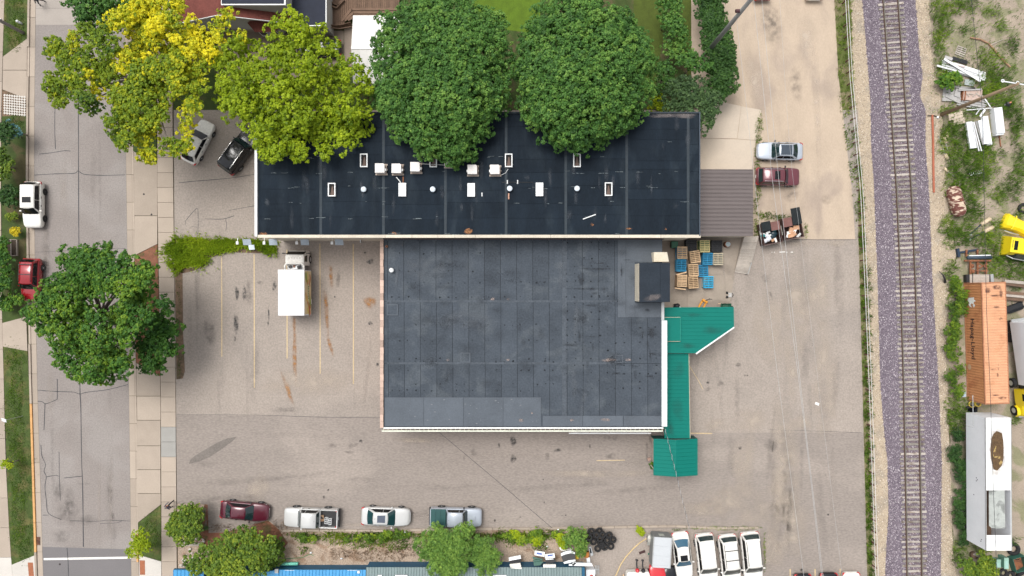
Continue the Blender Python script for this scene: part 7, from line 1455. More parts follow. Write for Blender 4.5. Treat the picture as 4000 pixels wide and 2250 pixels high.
# ---------------- vegetation ----------------
NR = np.random.default_rng(12)
BARK = M('bark_grey', (.20,.17,.14), .95, .15, 3, .2, 10, .4)
def fast_mesh(name, verts, nper, tint, mat, smooth=False, faces_per=None):
    """verts (N*nper,3): one n-gon per item; tint (N,)"""
    n = len(verts)//nper; me = bpy.data.meshes.new(name)
    me.vertices.add(n*nper); me.vertices.foreach_set('co', verts.astype(np.float32).ravel())
    me.loops.add(n*nper); me.loops.foreach_set('vertex_index', np.arange(n*nper, dtype=np.int32))
    me.polygons.add(n); me.polygons.foreach_set('loop_start', np.arange(0, n*nper, nper, dtype=np.int32)); me.polygons.foreach_set('loop_total', np.full(n, nper, dtype=np.int32))
    me.update(calc_edges=True)
    a = me.attributes.new('tint', 'FLOAT', 'POINT'); a.data.foreach_set('value', np.repeat(np.clip(tint, 0, 1), nper).astype(np.float32))
    me.materials.append(mat); return me
def unit(a): return a/np.maximum(np.linalg.norm(a, axis=1, keepdims=True), 1e-6)
def leaves(cen, nrm, tint, per, ln, wd, spread, up=.5, tv=.10):
    """leaf quads in tufts: every tuft a small cap of leaves turned outward"""
    n = len(cen); c = np.repeat(cen, per, 0); nr = np.repeat(nrm, per, 0); tt = np.repeat(tint, per)
    m = n*per
    d = unit(nr*.75 + NR.normal(size=(m,3))*.62)
    pos = c + d*spread*NR.uniform(.35,1.0,(m,1))
    ax = unit(np.cross(d, NR.normal(size=(m,3)))); fn = unit(d*.65 + np.array([0,0,up]) + NR.normal(size=(m,3))*.32)
    ax = unit(ax - fn*np.sum(ax*fn,1,keepdims=True)); sd = np.cross(fn, ax)
    L_ = ln*NR.uniform(.7,1.3,(m,1)); W_ = wd*NR.uniform(.7,1.3,(m,1))
    v = np.stack([pos-ax*L_*.5, pos+sd*W_*.5+ax*L_*.05, pos+ax*L_*.5, pos-sd*W_*.5+ax*L_*.05], 1).reshape(-1,3)
    return v, np.clip(tt + NR.normal(size=m)*tv, 0, 1)
def blob_tufts(blobs, dens, flat=.75, inner=.5):
    cs, ns, ts = [], [], []
    for (x,y,z,r,t) in blobs:
        n = max(5, int(dens*2*math.pi*r*r))
        d = unit(NR.normal(size=(n,3))); d[:,2] = np.where(d[:,2] < -.25, -d[:,2], d[:,2])
        rad = r*np.where(NR.random(n) < inner*.4, NR.uniform(.35,.8,n), NR.uniform(.82,1.08,n))
        p = d*rad[:,None]; p[:,2] *= flat
        cs.append(np.array([x,y,z])+p); ns.append(d); ts.append(np.full(n,t)+NR.normal(size=n)*.10)
    return np.concatenate(cs), np.concatenate(ns), np.concatenate(ts)
def tree(name, label, cat, base, blobs, mat, dens=4.0, per=11, ln=.24, wd=.15, spread=.24, trunk=.28, group=None, flat=.75, limbs=True, tv=.10, up=.5, lean=.45, bark=None):
    """base: world xy; blobs: (x,y,z,r,tint) in world"""
    t = thing(name, label, cat, (base[0], base[1], 0), 0, group)
    c, n_, tt = blob_tufts(blobs, dens, flat); v, tn = leaves(c, n_, tt, per, ln, wd, spread, up, tv)
    v = v - np.array([base[0], base[1], 0]); v[:,2] = np.maximum(v[:,2], .04)
    mobj('crown' if trunk > .12 else 'foliage', fast_mesh(name+'_crown', v, 4, tn, mat), t)
    zs = [b[2] for b in blobs]; fork = max(.25, min(zs)*.55) if limbs else max(zs)*.3
    tk = MB(); cx = sum(b[0] for b in blobs)/len(blobs)-base[0]; cy = sum(b[1] for b in blobs)/len(blobs)-base[1]
    top = Vector((cx*.35, cy*.35, fork)); tk.path([(0,0,-.05),(cx*.1,cy*.1,fork*.5),top], [trunk*1.25,trunk,trunk*.8], 9); tko = tk.build('trunk' if trunk > .12 else 'stem', bark or BARK, t, True, world=False)
    if limbs:
        m = MB()
        for b in sorted(blobs, key=lambda q: -q[3])[:26]:
            e = Vector((b[0]-base[0], b[1]-base[1], b[2]+b[3]*.25)); mid = top.lerp(e,.5)+Vector((0,0,-.12*(e-top).length*lean)); m.path([top-Vector((0,0,.1)), mid, e], [trunk*.42, trunk*.24, trunk*.07], 6)
        m.build('limbs', bark or BARK, t, True, world=False)
    return t
def pb(lst, z, zr=0.0, t=.5):
    """photo blobs (px,py,r px[,tint[,z]]) -> world blobs"""
    out = []
    for b in lst:
        zz = (b[4] if len(b) > 4 else z) + rnd.uniform(-zr, zr); p = P(b[0], b[1], zz); s = (HC-zz)/HC/K
        out.append((p.x, p.y, zz, b[2]*s, (b[3] if len(b) > 3 else t)))
    return out
def fill(lst, k, rmin, rmax, jit=.75):
    """break coarse clumps into finer ones so outline and surface stay uneven"""
    out = []
    for b in lst:
        x,y,z,r,t = b
        for i in range(max(3, int(k*r*r/((rmin+rmax)/2)**2))):
            a = rnd.uniform(0, math.tau); rr = r*math.sqrt(rnd.random())*jit; q_ = rnd.uniform(rmin, rmax)
            out.append((x+rr*math.cos(a), y+rr*math.sin(a), z + (r*.75)*math.sqrt(max(0,1-(rr/r)**2)) - q_*.6, q_, t + rnd.uniform(-.13,.13)))
    return out
GT1 = tintmat('leaves_yellow_green', (.055,.13,.020), (.225,.315,.014), (.82,.73,.02), trans=.35)
GT2 = tintmat('leaves_lime', (.06,.125,.008), (.245,.345,.008), (.44,.53,.016), trans=.35)
GT3 = tintmat('leaves_maple', (.022,.072,.015), (.072,.18,.030), (.19,.33,.055), trans=.25)
GT6 = tintmat('leaves_street', (.020,.075,.014), (.065,.17,.020), (.22,.34,.024), trans=.28)
GH = tintmat('leaves_hedge', (.014,.045,.010), (.040,.105,.018), (.10,.20,.035), trans=.2)
GB2 = tintmat('leaves_olive', (.03,.07,.010), (.11,.19,.018), (.34,.40,.03), trans=.25)
GF = tintmat('leaves_feathery', (.04,.10,.02), (.12,.24,.04), (.30,.45,.08), trans=.3)
GW = tintmat('weeds', (.04,.09,.014), (.13,.235,.018), (.36,.45,.03), trans=.3)
# T1: the yellowing tree over the street
b1 = [(230,185,48,.45),(300,170,40,.55),(265,245,50,.35),(215,320,45,.4),(240,370,50,.45),(300,330,60,.4),(330,400,45,.25),(370,430,30,.1),(360,250,70,.35),(420,180,65,.3),(430,300,70,.4),
      (350,310,30,.85),(385,350,30,.85),(500,250,55,.75),(560,210,60,.72),(480,90,50,.75),(540,50,60,.85),(600,60,60,.8),(640,20,60,.75),(690,30,35,.8),(560,120,60,.75),(610,150,60,.72),
      (520,60,40,.95),(740,85,24,.85),(770,130,40,.95),(790,180,45,.98),(800,215,40,1.0),(850,150,30,.85),(880,75,28,.7),(900,55,18,.7),(845,105,24,.65),(760,200,40,.85),(720,160,40,.7),(660,110,50,.75),
      (680,200,50,.6),(700,260,55,.55),(640,270,60,.5),(560,300,70,.42),(490,370,65,.45),(560,400,70,.42),(630,370,70,.5),(700,340,50,.55),(740,300,50,.6),(790,280,40,.55),(770,360,40,.55),(760,420,40,.55),
      (500,460,50,.4),(550,480,55,.45),(610,470,50,.5),(480,430,40,.4),(440,480,28,.35),(450,520,30,.35),(500,540,35,.45),(560,550,30,.6),(590,590,30,.65),(560,610,22,.7),(520,510,40,.4),(490,560,26,.35),
      (600,520,32,.65),(730,450,26,.75),(735,510,28,.75),(720,560,30,.6),(690,580,30,.5),(650,570,20,.4),(640,430,40,.5),(420,120,30,.6),(330,130,30,.3),(360,110,25,.25),(815,220,22,1),(620,100,40,.9),
      (500,225,26,1.0),(585,235,24,.98),(690,150,26,.95),(930,150,22,.75),(860,220,25,.7),(680,90,30,.55),(895,200,20,.55)]
B1 = fill(pb(b1, 8.6, 1.3), 3.1, .34, .66)
tree('street_tree', 'large spreading tree with green and bright yellow leaves over the street', 'tree', P(585,330)[:2], B1, GT1, 4.2, 11, .23, .17, .24, .38, tv=.06, bark=M('bark_pale',(.34,.30,.26),.95,.15,3,.2,10,.4))
# T2: lime tree by the black roof
b2 = [(910,180,45),(880,240,55),(940,200,50),(990,190,30,.4),(1090,110,45,.6),(1150,100,50,.7),(1180,140,60,.6),(1230,160,60,.6),(1080,160,35,.6),(1110,200,60),(1060,240,60),(1170,220,65),(1240,240,50),(1290,190,25),
      (920,300,60),(990,300,70),(1060,320,70),(1130,300,70),(1200,290,70),(1260,290,50),(1330,270,55,.4),(1370,250,30,.4),(1390,290,35,.45),(910,370,55),(960,400,70),(1030,400,75),(1110,390,75),(1190,370,75),(1270,350,60),(1330,350,50,.4),(1390,360,40,.5),(1420,340,30,.4),
      (945,425,45),(1000,470,70),(1080,480,75),(1160,460,75),(1240,440,70),(1310,420,60),(1370,420,55),(1420,440,35),(1035,520,50),(1060,550,65),(1140,540,70),(1220,520,70),(1300,500,70),(1370,490,60),(1410,490,35),(1040,580,45),(1120,590,40),(1180,585,45),(1260,570,45),(1330,560,45),(1270,600,26),(1070,600,24),(1380,530,40),(1170,605,26),(880,420,30),(880,330,30)]
B2 = fill(pb([b if len(b) > 3 else (*b,.52) for b in b2], 9.0, 1.6), 1.8, .42, .85)
tree('lime_tree', 'bright lime green tree overhanging the corner of the black roof', 'tree', P(1150,385)[:2], B2, GT2, 3.6, 12, .27, .17, .28, .35, tv=.12)
# T3, T4: the two dense maples: domes of clumps
def dome_tree(name, lab, cx, cy, rx, ry, z0, h, n, mat, base, seed, bare=None, outl=.05):
    q_ = random.Random(seed); bl = []
    for i in range(n):
        u = q_.random()**.5; a = q_.uniform(0, math.tau); wob = 1 + outl*math.sin(3*a+seed)+outl*.7*math.sin(7*a+seed*2)
        x, y = cx+rx*u*wob*math.cos(a), cy+ry*u*wob*math.sin(a)
        z = z0 + h*math.sqrt(max(0, 1-u*u*.98)) + q_.uniform(-.35,.35); p = P(x, y, z)
        bl.append((p.x, p.y, z, q_.uniform(.42,.85), .48 + q_.uniform(-.24,.27)))
    for i in range(n//4):   # fill beneath, inner crown shade put into a darker tint
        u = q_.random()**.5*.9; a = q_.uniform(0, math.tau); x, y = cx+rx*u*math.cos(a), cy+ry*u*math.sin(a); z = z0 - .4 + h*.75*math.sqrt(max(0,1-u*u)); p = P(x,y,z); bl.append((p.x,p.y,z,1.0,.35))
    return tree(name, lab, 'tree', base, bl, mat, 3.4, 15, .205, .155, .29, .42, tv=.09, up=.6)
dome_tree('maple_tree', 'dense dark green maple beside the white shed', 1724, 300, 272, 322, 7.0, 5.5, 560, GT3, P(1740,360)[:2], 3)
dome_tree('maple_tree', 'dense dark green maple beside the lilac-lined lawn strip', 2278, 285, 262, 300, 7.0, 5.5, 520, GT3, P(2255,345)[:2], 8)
# dark tree at the top of the street
tree('dark_maple', 'dark green tree behind the yellow-leaved one at the end of the street', 'tree', P(450,40)[:2], fill(pb([(310,15,48,.35),(360,40,55,.4),(420,60,55,.35),(470,30,60,.4),(400,5,60,.4),(370,85,35,.25),(330,60,30,.35),(440,110,45,.2),(490,90,40,.25),(300,-20,60,.4),(400,-40,80,.4),(480,-40,60,.4)],7.5,.7), 1.9, .4, .75), GT3, 3.8, 12, .22, .17, .26, .3)
# T6: street tree
b6 = [(340,1010,55),(280,1010,40),(410,975,40),(400,1020,45),(470,1020,40),(300,1050,45),(350,1060,60,.4),(430,1060,55,.4),(510,1060,50),(560,1080,50,.6),(590,1060,35,.6),(230,1090,40,.4),(280,1110,55,.45),(350,1120,60,.5),(430,1110,60,.55),(510,1120,60,.7),(570,1130,50,.6),
      (190,1125,26,.3),(200,1150,50,.5),(260,1170,60,.65),(330,1170,60,.6),(560,1180,55,.5),(500,1180,55,.55),(140,1220,38,.4),(190,1220,50,.55),(250,1240,60,.65),(330,1240,60,.6),(400,1230,40,.35),(480,1240,60,.6),(560,1230,50,.4),(170,1270,40,.5),(240,1300,55,.55),(310,1310,60,.55),
      (390,1310,55,.5),(460,1320,60,.55),(520,1300,55,.6),(270,1370,50,.5),(330,1380,60,.6),(400,1380,60,.65),(470,1390,55,.6),(300,1430,45,.5),(350,1450,45,.55),(420,1440,55,.55),(480,1430,40,.45),(440,1475,26,.5),(355,1475,26,.45),(250,1410,30,.45),(650,1190,26,.3),(640,1180,24,.3)]
tree('street_tree', 'broad dark green tree over the street in front of the red SUV', 'tree', P(430,1230)[:2], fill(pb([b if len(b) > 3 else (*b,.45) for b in b6], 8.0, 1.3), 2.5, .40, .80), GT6, 3.8, 12, .25, .18, .27, .36, tv=.11)
b7 = [(640,1260,50,.25),(600,1290,55,.22),(660,1310,48,.3),(690,1290,26,.35),(580,1350,50,.25),(640,1360,50,.3),(600,1410,45,.3),(640,1420,35,.4),(580,1440,30,.35),(560,1280,40,.2),(670,1360,30,.35),(610,1240,35,.25)]
tree('street_tree', 'small dark tree in the mulch verge, tucked under the broad street tree', 'tree', P(610,1335)[:2], fill(pb(b7, 5.2, .7), 2.6, .36, .7), GT6, 4.0, 12, .22, .17, .24, .2, tv=.1)
# shrubs and hedges
def shrub(name, lab, cat, lst, z, mat, base=None, dens=6, per=11, ln=.19, wd=.14, spread=.19, k=2.5, rm=(.25,.5), group=None, trunk=.06, flat=.8, tv=.12):
    B = fill(pb(lst, z, .15), k, *rm); bx_ = base or (sum(b[0] for b in B)/len(B), sum(b[1] for b in B)/len(B))
    return tree(name, lab, cat, bx_, B, mat, dens, per, ln, wd, spread, trunk, group, flat, True, tv)
# clipped cedar hedge: ten bushes in a row
hp = [(2762,-30,62),(2768,25,62),(2778,75,62),(2785,120,62),(2795,165,62),(2805,205,62),(2812,250,60),(2818,290,60),(2815,330,56),(2795,365,46)]
for i, (x,y,r_) in enumerate(hp):
    shrub('hedge_bush', 'dark cedar bush in the clipped hedge row at the dirt lot edge', 'hedge', [(x,y,r_,.42),(x+20,y+8,r_*.75,.55),(x-20,y,r_*.75,.38)], 2.4, GH, None, 6, 11, .18, .13, .2, 2.2, (.3,.55), 'clipped cedar hedge bushes')
sp_ = [(2590,20,45,.55,3.0),(2640,20,35,.5,3.0)],[(2610,70,38,.55,2.8)],[(2620,110,52,.5,3.2),(2655,125,36,.5,3.0)],[(2665,165,32,.6,2.6)],[(2622,200,42,.7,2.4)],[(2680,250,52,.45,3.4),(2740,265,40,.42,3.2)],[(2600,280,40,.35,3.0),(2590,330,36,.35,3.0)]
nm_ = ('bright shrub at the top of the lilac row','slim shrub next in the lilac row','full round shrub in the lilac row','small light shrub at the lilac row edge','lime-tinted round shrub in the lilac row','wide shrub where the lilac row meets the hedge','dark shrub beside the maple crown')
for l_, n_ in zip(sp_, nm_): shrub('lilac_shrub', n_, 'shrub', l_, 2.8, GT3, None, 5, 11, .21, .16, .22, 2.2, (.3,.55), 'lilac row shrubs')
shrub('large_shrub', 'large rounded grey-green shrub at the corner of the black roof', 'shrub', [(2700,370,70,.4),(2750,400,60,.45),(2660,400,50,.4),(2720,440,70,.45),(2770,440,40,.5),(2750,490,36,.5),(2680,340,40,.35),(2640,360,45,.35),(2610,400,45,.35)], 4.2, tintmat('leaves_greygreen',(.025,.055,.02),(.065,.125,.04),(.15,.24,.08),trans=.25), None, 5, 11, .2, .15, .22, 2.2, (.35,.6), trunk=.13)
shrub('yellow_green_shrub', 'small yellow-green shrub between the maple and the black roof', 'shrub', [(2570,390,30,.75),(2590,415,25,.7),(2560,420,22,.65)], 2.0, GT2)
# left gardens
shrub('blue_spruce', 'blue-tipped spruce on the left verge', 'shrub', [(35,530,48,.3),(20,510,30,.4)], 1.8, GH); shrub('blue_spruce', 'pale blue tipped conifer shading into the dark one', 'shrub', [(58,512,22,.6),(70,530,18,.6),(35,497,16,.6)], 1.9, tintmat('leaves_blue',(.03,.09,.09),(.07,.19,.20),(.2,.36,.36)))
shrub('garden_shrub', 'brownish shrub beside the white SUV', 'shrub', [(15,620,45,.3),(10,680,40,.4),(30,650,30,.5)], 1.6, GB2); shrub('garden_shrub', 'dark low shrub across the kerb from the white SUV', 'shrub', [(45,750,32,.25),(30,770,30,.3),(60,790,22,.3)], 1.0, GH)
shrub('yellow_shrub', 'round bright yellow shrub beside the planter bed', 'shrub', [(69,904,21,.9),(62,908,14,.95)], .7, tintmat('leaves_gold',(.22,.22,.01),(.48,.42,.015),(.68,.55,.02)), None, 7, 10, .12, .08, .12, 2.2, (.15,.25))
for x,y,lab in ((62,845,'white-flowering plant beside the white SUV'),(40,850,'low yellow-flowering plant near the white SUV')): shrub('flowering_plant', lab, 'plant', [(x,y,16,.6)], .5, GB2, None, 7, 10, .1, .06, .12, 2.2, (.12,.2))
shrub('garden_shrub', 'big dark leafy shrub along the red SUV', 'shrub', [(5,1000,42,.35),(28,1030,36,.35),(10,1070,40,.4),(30,1100,32,.35),(5,1130,42,.35),(12,960,36,.4)], 1.5, GT6); shrub('garden_shrub', 'light leafy shrub just behind the red SUV', 'shrub', [(70,1160,26,.6),(40,1190,30,.55),(25,1180,26,.5)], 1.0, GT6)
shrub('sapling', 'tiny yellow-green sapling on the verge lawn', 'sapling', [(20,1808,16,.8),(35,1812,15,.75),(45,1822,10,.8)], 1.6, GT2, None, 6, 8, .14, .08, .14, 2.2, (.15,.25)); shrub('young_tree', 'young light green street tree at the lower pavement corner', 'tree', [(552,2090,32,.65),(535,2115,36,.6),(565,2115,34,.65),(545,2145,32,.7),(515,2140,24,.5),(580,2135,20,.6),(520,2160,14,.6)], 3.0, GT2, P(553,2128)[:2], 5, 10, .15, .09, .16, 2.2, (.25,.42), trunk=.13)
# lower edge shrubs
shrub('round_shrub', 'round mid-green shrub at the pavement edge by the walking person', 'shrub', [(735,2000,50,.45),(770,2000,36,.5),(710,2040,50,.5),(760,2050,46,.45),(690,2060,38,.5),(720,2090,42,.5),(755,2085,36,.4),(672,2020,16,.4),(790,2030,24,.5)], 2.0, GB2, None, 6, 11, .18, .14, .19, 2.2, (.25,.42))
shrub('large_shrub', 'large olive green shrub hiding the corner of the blue building', 'shrub', [(900,2110,45,.5),(960,2100,50,.45),(1010,2110,46,.45),(1050,2120,34,.5),(860,2140,45,.45),(920,2150,60,.5),(990,2150,60,.5),(1050,2160,40,.45),(800,2160,34,.45),(770,2190,36,.45),(850,2190,55,.55),(910,2210,60,.65),(980,2200,60,.6),(1030,2200,36,.5),(870,2240,55,.7),(930,2250,50,.7),(750,2200,24,.4),(760,2215,26,.5)], 2.9, GB2, None, 5, 11, .22, .17, .24, 2.2, (.35,.6), trunk=.13)
shrub('willow_shrub', 'feathery bright green shrub in front of the silver-grey pickup', 'shrub', [(1690,2110,50,.55),(1740,2100,56,.6),(1800,2090,40,.6),(1730,2150,65,.6),(1790,2140,50,.55),(1670,2150,36,.5),(1720,2200,55,.6),(1780,2200,50,.5),(1740,2240,40,.6),(1640,2130,24,.45),(1835,2065,16,.6),(1700,2065,22,.6)], 2.4, GF, None, 7, 13, .3, .07, .26, 2.2, (.3,.55), trunk=.13)
shrub('willow_shrub', 'feathery yellowish shrub next to the brighter feathery one', 'shrub', [(1880,2130,50,.5),(1910,2160,50,.6),(1900,2200,46,.6),(1860,2170,36,.45),(1935,2180,30,.55),(1850,2110,26,.4)], 1.9, GF, None, 7, 13, .3, .07, .26, 2.2, (.3,.55), trunk=.1)
shrub('green_shrub', 'bright green bush beside the tyre heap', 'shrub', [(2240,2080,32,.6),(2265,2085,28,.55),(2225,2110,30,.6),(2255,2120,34,.55),(2275,2140,24,.5),(2262,2160,18,.5)], 1.0, GF, None, 6, 10, .16, .09, .16, 2.2, (.2,.38))
for x,y,lab in ((2185,2095,'lime clump of leaves at the kerb among the weeds'),(2195,2125,'yellow-green clump of leaves above the curved bumper'),(2093,2110,'small lime clump on the pebbles'),(2012,2082,'lime clump close to the kerb by the pebbles')): shrub('weed_clump', lab, 'plant', [(x,y,18,.75),(x+8,y+8,12,.7)], .5, GT2, None, 7, 9, .16, .11, .13, 2.2, (.14,.24))
shrub('ground_shrub', 'low dark shrub at the edge of the olive shrub', 'shrub', [(1085,2130,30,.35),(1080,2180,34,.3),(1060,2205,28,.3)], .8, GB2); shrub('weed_clump', 'bright leafy weed at the lot kerb beside the tyre heap', 'plant', [(2497,2070,16,.85),(2505,2080,12,.8)], .3, GT2, None, 8, 9, .18, .06, .14, 2.2, (.12,.2))
shrub('ground_shrub', 'grey-green sage clump beside the mulch bed', 'plant', [(790,1996,9,.6),(803,2060,12,.6)], .5, tintmat('leaves_greygreen',(.025,.055,.02),(.065,.125,.04),(.15,.24,.08)), None, 8, 9, .1, .06, .1, 2.2, (.12,.2))
shrub('weed_clump', 'leafy weed at the foot of the timber screen', 'plant', [(2544,1820,12,.5)], .4, GT6, None, 8, 9, .14, .09, .12, 2.2, (.12,.2))
shrub('vine_shrub', 'broad-leaved green bush between the white boards and the lumber pile', 'shrub', [(3695,310,30,.6),(3720,305,26,.65),(3735,320,18,.55),(3670,325,20,.5),(3700,335,22,.6)], .7, GT6, None, 6, 10, .2, .14, .16, 2.2, (.2,.35))
shrub('corner_bush', 'dense bush below the rotted trailer', 'shrub', [(3780,2220,40,.5),(3830,2210,40,.55),(3860,2235,36,.6),(3810,2245,40,.5),(3850,2190,26,.5),(3760,2195,26,.35),(3830,2170,20,.6)], 1.1, GB2, None, 6, 11, .19, .14, .19, 2.2, (.22,.4))
# planting along the trailer and container side
for i,(y0,y1,lab) in enumerate(((1090,1240,'tall leafy weeds along the upper half of the orange container'),(1250,1400,'tall leafy weeds under the lettering of the orange container'),(1400,1560,'tall leafy weeds at the lower end of the orange container'),(1690,1880,'tall feathery weeds beside the upper half of the rotted trailer'),(1880,2120,'tall feathery weeds beside the lower half of the rotted trailer'))):
    l_ = [(xat(SR,y)+rnd.uniform(8,56), y, rnd.uniform(10,27), rnd.uniform(.12,.55)) for y in range(y0,y1,11) if rnd.random() < .85]; shrub('weed_bank', lab, 'weeds', l_, .5, GW if i < 3 else GH, None, 5.5, 9, .2, .06, .18, 2.2, (.18,.34))
# ---- blades of grass and weeds (stuff) ----
def blades(name, lab, cat, areas, per_m2, h, wd, mat, tint=.5, lean=.6):
    cs = []
    for a in areas:
        if len(a) == 4: x,y,rx,ry = a; n = max(3, int(per_m2*math.pi*rx*ry/K/K)); r_ = np.sqrt(NR.random(n)); th = NR.uniform(0, math.tau, n); r_ = r_*np.where(NR.random(n) < .2, NR.uniform(1,1.5,n), 1); wob = 1+.25*np.sin(3*th+x)+.15*np.sin(5*th+y); px = x+rx*r_*wob*np.cos(th); py = y+ry*r_*wob*np.sin(th)
        else:  # band between two polylines, rows y0..y1
            A, Bp, y0, y1, cov = a; n = int(per_m2*(y1-y0)*40/K/K*1.2); py = NR.uniform(y0,y1,n); u = NR.random(n)
            px = np.array([xat(A,yy)+(xat(Bp,yy)-xat(A,yy))*uu for yy,uu in zip(py,u)]); keep = (np.sin(px*.21+py*.083)+np.sin(py*.047+1.3)+np.sin(py*.19+px*.1)) > (1-cov)*3-1.5; px, py = px[keep], py[keep]
        cs.append(np.stack([(px-2000)/K, (1125-py)/K, np.full(len(px),.03)],1))
    c = np.concatenate(cs); n = len(c); a = NR.uniform(0, math.tau, n); d = np.stack([np.cos(a),np.sin(a),np.zeros(n)],1); sd = np.stack([-d[:,1],d[:,0],np.zeros(n)],1)
    hh = h*NR.uniform(.5,1.25,(n,1)); ww = wd*NR.uniform(.7,1.3,(n,1)); tip = c+d*hh*lean*NR.uniform(.4,1.3,(n,1)); tip[:,2] += hh[:,0]; mid = c+(tip-c)*.5; mid[:,2] += hh[:,0]*.12
    v = np.stack([c, mid+sd*ww*.5, tip, mid-sd*ww*.5],1).reshape(-1,3)
    big = .12*np.sin(c[:,0]*1.3)+.12*np.sin(c[:,1]*1.7+c[:,0]*.6)
    o = mobj(name, fast_mesh(name, v, 4, tint+big+NR.normal(size=n)*.13, mat)); return tag(o, lab, cat, None, 'stuff')
blades('island_weeds', 'bright green tufted weeds filling the island by the stall lines', 'weeds', [(740,985,80,55),(700,1030,42,30),(690,965,34,38),(820,960,70,26),(900,955,70,22),(980,955,60,20),(1040,960,45,22),(1060,985,26,16),(770,1020,40,24),(850,975,60,20)], 230, .42, .085, tintmat('weeds_bright', (.09,.18,.010), (.25,.37,.014), (.46,.56,.03), trans=.3), .5, .8)
blades('kerb_weeds', 'green weeds along the pebble strip kerb', 'weeds', [(1160+i*45,2085+(i%3)*5,34,14) for i in range(26)]+[(1340,2100,60,24),(1480,2100,70,26),(1420,2120,50,22),(1560,2120,50,24),(2060,2090,50,20),(2130,2085,50,20),(2000,2110,30,14),(2110,2130,30,16),(1190,2145,18,14),(1960,2095,40,26)], 130, .32, .07, GW, .5)
for i,(x0,x1,lab) in enumerate(((1180,1330,'bright leafy weeds along the kerb below the white pickup'),(1340,1480,'bright leafy weeds along the kerb above the brown stalks'),(1490,1630,'bright leafy weeds along the kerb near the feathery shrub'),(1960,2080,'bright leafy weeds along the kerb beside the bare pebbles'),(2085,2215,'bright leafy weeds along the kerb running to the green bush'))):
    shrub('kerb_weed_bank', lab, 'weeds', [(x, 2090+rnd.uniform(-12,20), rnd.uniform(8,22), rnd.uniform(.25,.75)) for x in range(x0,x1,13) if rnd.random() < .72], .3, GW, None, 7, 9, .17, .09, .15, 2.0, (.14,.26))
blades('dead_stalks', 'brown dead stalks in the pebble strip', 'weeds', [(1340,2160,60,20),(1450,2165,70,24),(1560,2155,70,28),(1100,2060,40,30),(860,2060,60,14),(1000,2048,40,12),(800,2030,12,50)], 110, .3, .035, tintmat('dead_grass',(.09,.05,.03),(.22,.14,.08),(.4,.3,.18)), .45)
blades('fence_weeds', 'patchy weeds along the rail fence', 'weeds', [(FE,VEN,-200,930,.62),(FE,VEN,930,2500,.5)], 110, .3, .06, GW, .42)
blades('fence_weeds', 'dense dark weeds at the lower end of the rail fence', 'weeds', [(3398+y*.012-24,y,13,26) for y in range(1060,2300,62)], 130, .34, .06, GW, .35)
gy = [(3660,60,30,90),(3660,180,26,60),(3720,30,50,40),(3690,110,30,40),(3760,120,18,20),(3680,280,30,60),(3860,240,50,50),(3900,300,60,40),(3850,340,60,50),(3900,380,70,60),(3950,440,40,60),(3700,430,40,20),(3720,500,50,40),(3780,440,60,20),(3700,560,40,60),(3760,560,50,60),(3820,590,60,30),(3760,640,70,50),(3840,640,50,60),(3720,700,40,60),(3780,720,60,50),(3830,690,40,50),(3770,790,50,50),(3800,840,40,40),(3700,880,34,50),(3720,930,40,40),(3760,900,40,40),(3820,940,60,30),(3900,760,30,40),(3950,720,30,60),(3980,640,26,90),(3990,480,30,40),(3960,520,20,40),(3910,600,16,20),(3880,1000,60,60),(3950,1050,70,60),(3980,1000,30,30),(3700,1060,20,30),(3720,1040,20,20),(3720,1150,26,60),(3710,1600,26,60),(3730,1660,30,60),(3750,1600,30,40),(3900,100,26,24),(3950,180,24,40),(3860,50,40,16),(3780,20,40,30),(3950,1640,30,14),(3930,2110,40,14),(3740,2150,30,40),(3830,2140,40,20),(3970,850,20,30),(3890,880,26,20),(3870,920,40,40),(3850,560,30,30)]
blades('yard_grass', 'patches of tall grass and weeds across the junk yard', 'grass', gy, 95, .42, .055, GW, .36, .9)
blades('yard_grass', 'thin low weeds scattered over the bare yard ground', 'grass', [(3850,400,170,420),(3850,1000,150,250),(3850,200,160,200)], 9, .25, .06, GW, .4, .9)
blades('verge_grass', 'short mown grass of the verge lawns', 'grass', [(62,40,38,110),(60,140,36,50),(62,1600,36,200),(78,1900,40,200),(92,2110,38,70),(58,1400,40,36),(590,2080,36,60),(56,480,40,24)], 190, .13, .05, GW, .24, .8)
blades('lot_edge_weeds', 'thin weeds growing in the neighbour lot edge', 'weeds', [(2720,2061,50,4),(2790,2060,30,6),(2860,2062,60,7),(2930,2060,40,6),(2640,2066,20,4),(2984,2130,4,50),(2986,2190,4,40)], 200, .2, .05, GW, .5)
blades('lean_to_weeds', 'weeds between the metal lean-to and the parked cars', 'weeds', [(2955,640,12,30),(2960,560,14,60),(2965,480,12,30),(2960,740,10,40),(2950,800,10,30),(2975,840,28,12),(3010,845,40,14),(3055,850,34,12),(2950,880,10,30),(3145,900,7,30),(3035,945,14,7),(2948,920,8,20)], 150, .28, .05, GW, .42)
blades('grass_strip', 'dry weedy strip between pavement and the stall lot', 'weeds', [(700,1120+i*46,11,26) for i in range(8)], 60, .14, .05, GW, .3)
struct(psheet('dirt_strip', [(684,1050),(714,1060),(716,1300),(723,1450),(715,1478),(690,1482)], .041, SOIL))
struct(psheet('island_soil', [(665,930),(1075,940),(1085,975),(1050,990),(880,985),(820,1010),(790,1050),(715,1068),(668,1048)], .041, SOIL))
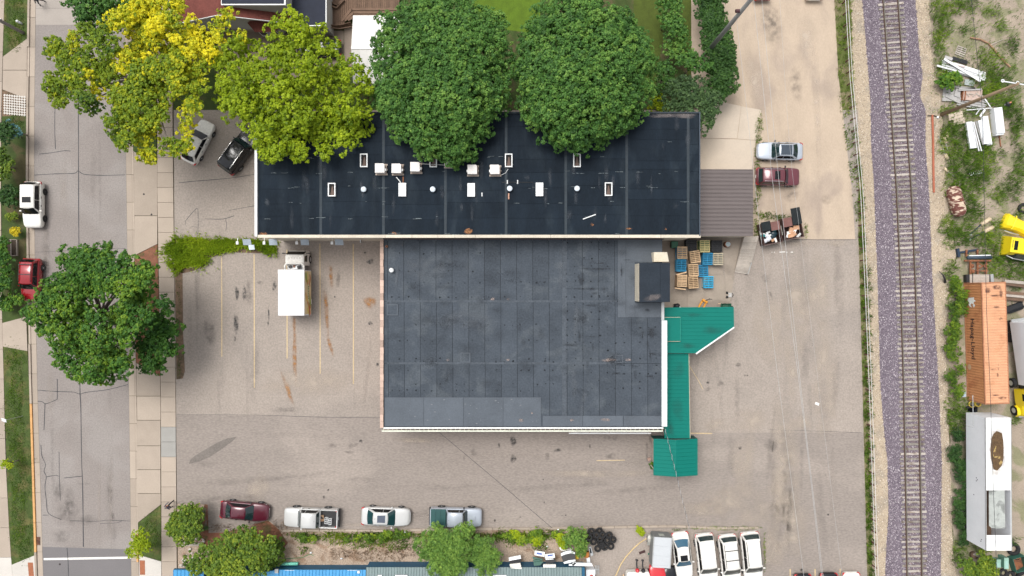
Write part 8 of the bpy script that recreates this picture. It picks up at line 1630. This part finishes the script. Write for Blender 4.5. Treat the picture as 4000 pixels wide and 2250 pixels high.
# ---- ballast stones ----
def stones(name, lab, cat, A, Bp, n, smin, smax, mat, zf, tint=.4, tv=.25):
    py = NR.uniform(-120, 2380, n); u = NR.random(n); ax = np.interp(py,[p[0] for p in A],[p[1] for p in A]); bx_ = np.interp(py,[p[0] for p in Bp],[p[1] for p in Bp]); px = ax+(bx_-ax)*u + NR.normal(size=n)*2.0
    z = zf(u); c = np.stack([(px-2000)/K, (1125-py)/K, z],1); s = NR.uniform(smin,smax,(n,1,1)); a = NR.uniform(0,math.tau,n)
    base = np.array([[1,0,0],[0,1,0],[-1,0,0],[0,-1,0],[0,0,.75]])*.5; v = base[None]*s*NR.uniform(.65,1.35,(n,5,1)); ca, sa = np.cos(a)[:,None], np.sin(a)[:,None]
    v = np.stack([v[:,:,0]*ca-v[:,:,1]*sa, v[:,:,0]*sa+v[:,:,1]*ca, v[:,:,2]],2) + c[:,None]
    tri = np.array([[0,1,4],[1,2,4],[2,3,4],[3,0,4]]); vv = v[:,tri].reshape(-1,3); t_ = np.clip(tint+NR.normal(size=n)*tv+(NR.random(n)<.06)*.6,0,1)
    return tag(mobj(name, fast_mesh(name, vv, 3, np.repeat(t_,4), mat)), lab, cat, None, 'stuff')
GBAL = tintmat('ballast_stone', (.085,.068,.085), (.205,.168,.203), (.60,.55,.57), .9, 0); GSHL = tintmat('shoulder_stone', (.20,.16,.12), (.42,.35,.27), (.7,.63,.54), .9, 0)
stones('ballast_stones', 'purple-grey crushed stone ballast under the track', 'ballast', BL, BR, 80000, .06, .13, GBAL, lambda u: np.interp(u,[0,.24,.8,1],[.03,.2,.2,.03]), .42, .2)
stones('shoulder_stones', 'beige gravel on the near side of the track', 'gravel', VEN, BL, 9000, .05, .12, GSHL, lambda u: np.full(len(u),.025), .4, .2); stones('shoulder_stones', 'beige gravel on the yard side of the track', 'gravel', BR, SR, 10000, .05, .12, GSHL, lambda u: np.full(len(u),.025), .4, .2)
RBAND0 = [(y,x-4) for y,x in RAILL]; RBAND1 = [(y,x+62) for y,x in RAILL]
stones('rusty_ballast', 'rust-stained brownish stones between the rails', 'ballast', RBAND0, RBAND1, 11000, .06, .13, tintmat('ballast_rusty', (.07,.045,.045), (.17,.115,.115), (.42,.33,.3), .9, 0), lambda u: np.full(len(u),.2), .42, .2)
# pebbles of the planted strip
stones('pebbles', 'pinkish pebbles of the planted strip', 'pebbles', [(-1,0),(1,1)], [(-1,0),(1,1)], 10, .05, .1, GSHL, lambda u: np.full(len(u),.02)) if 0 else None
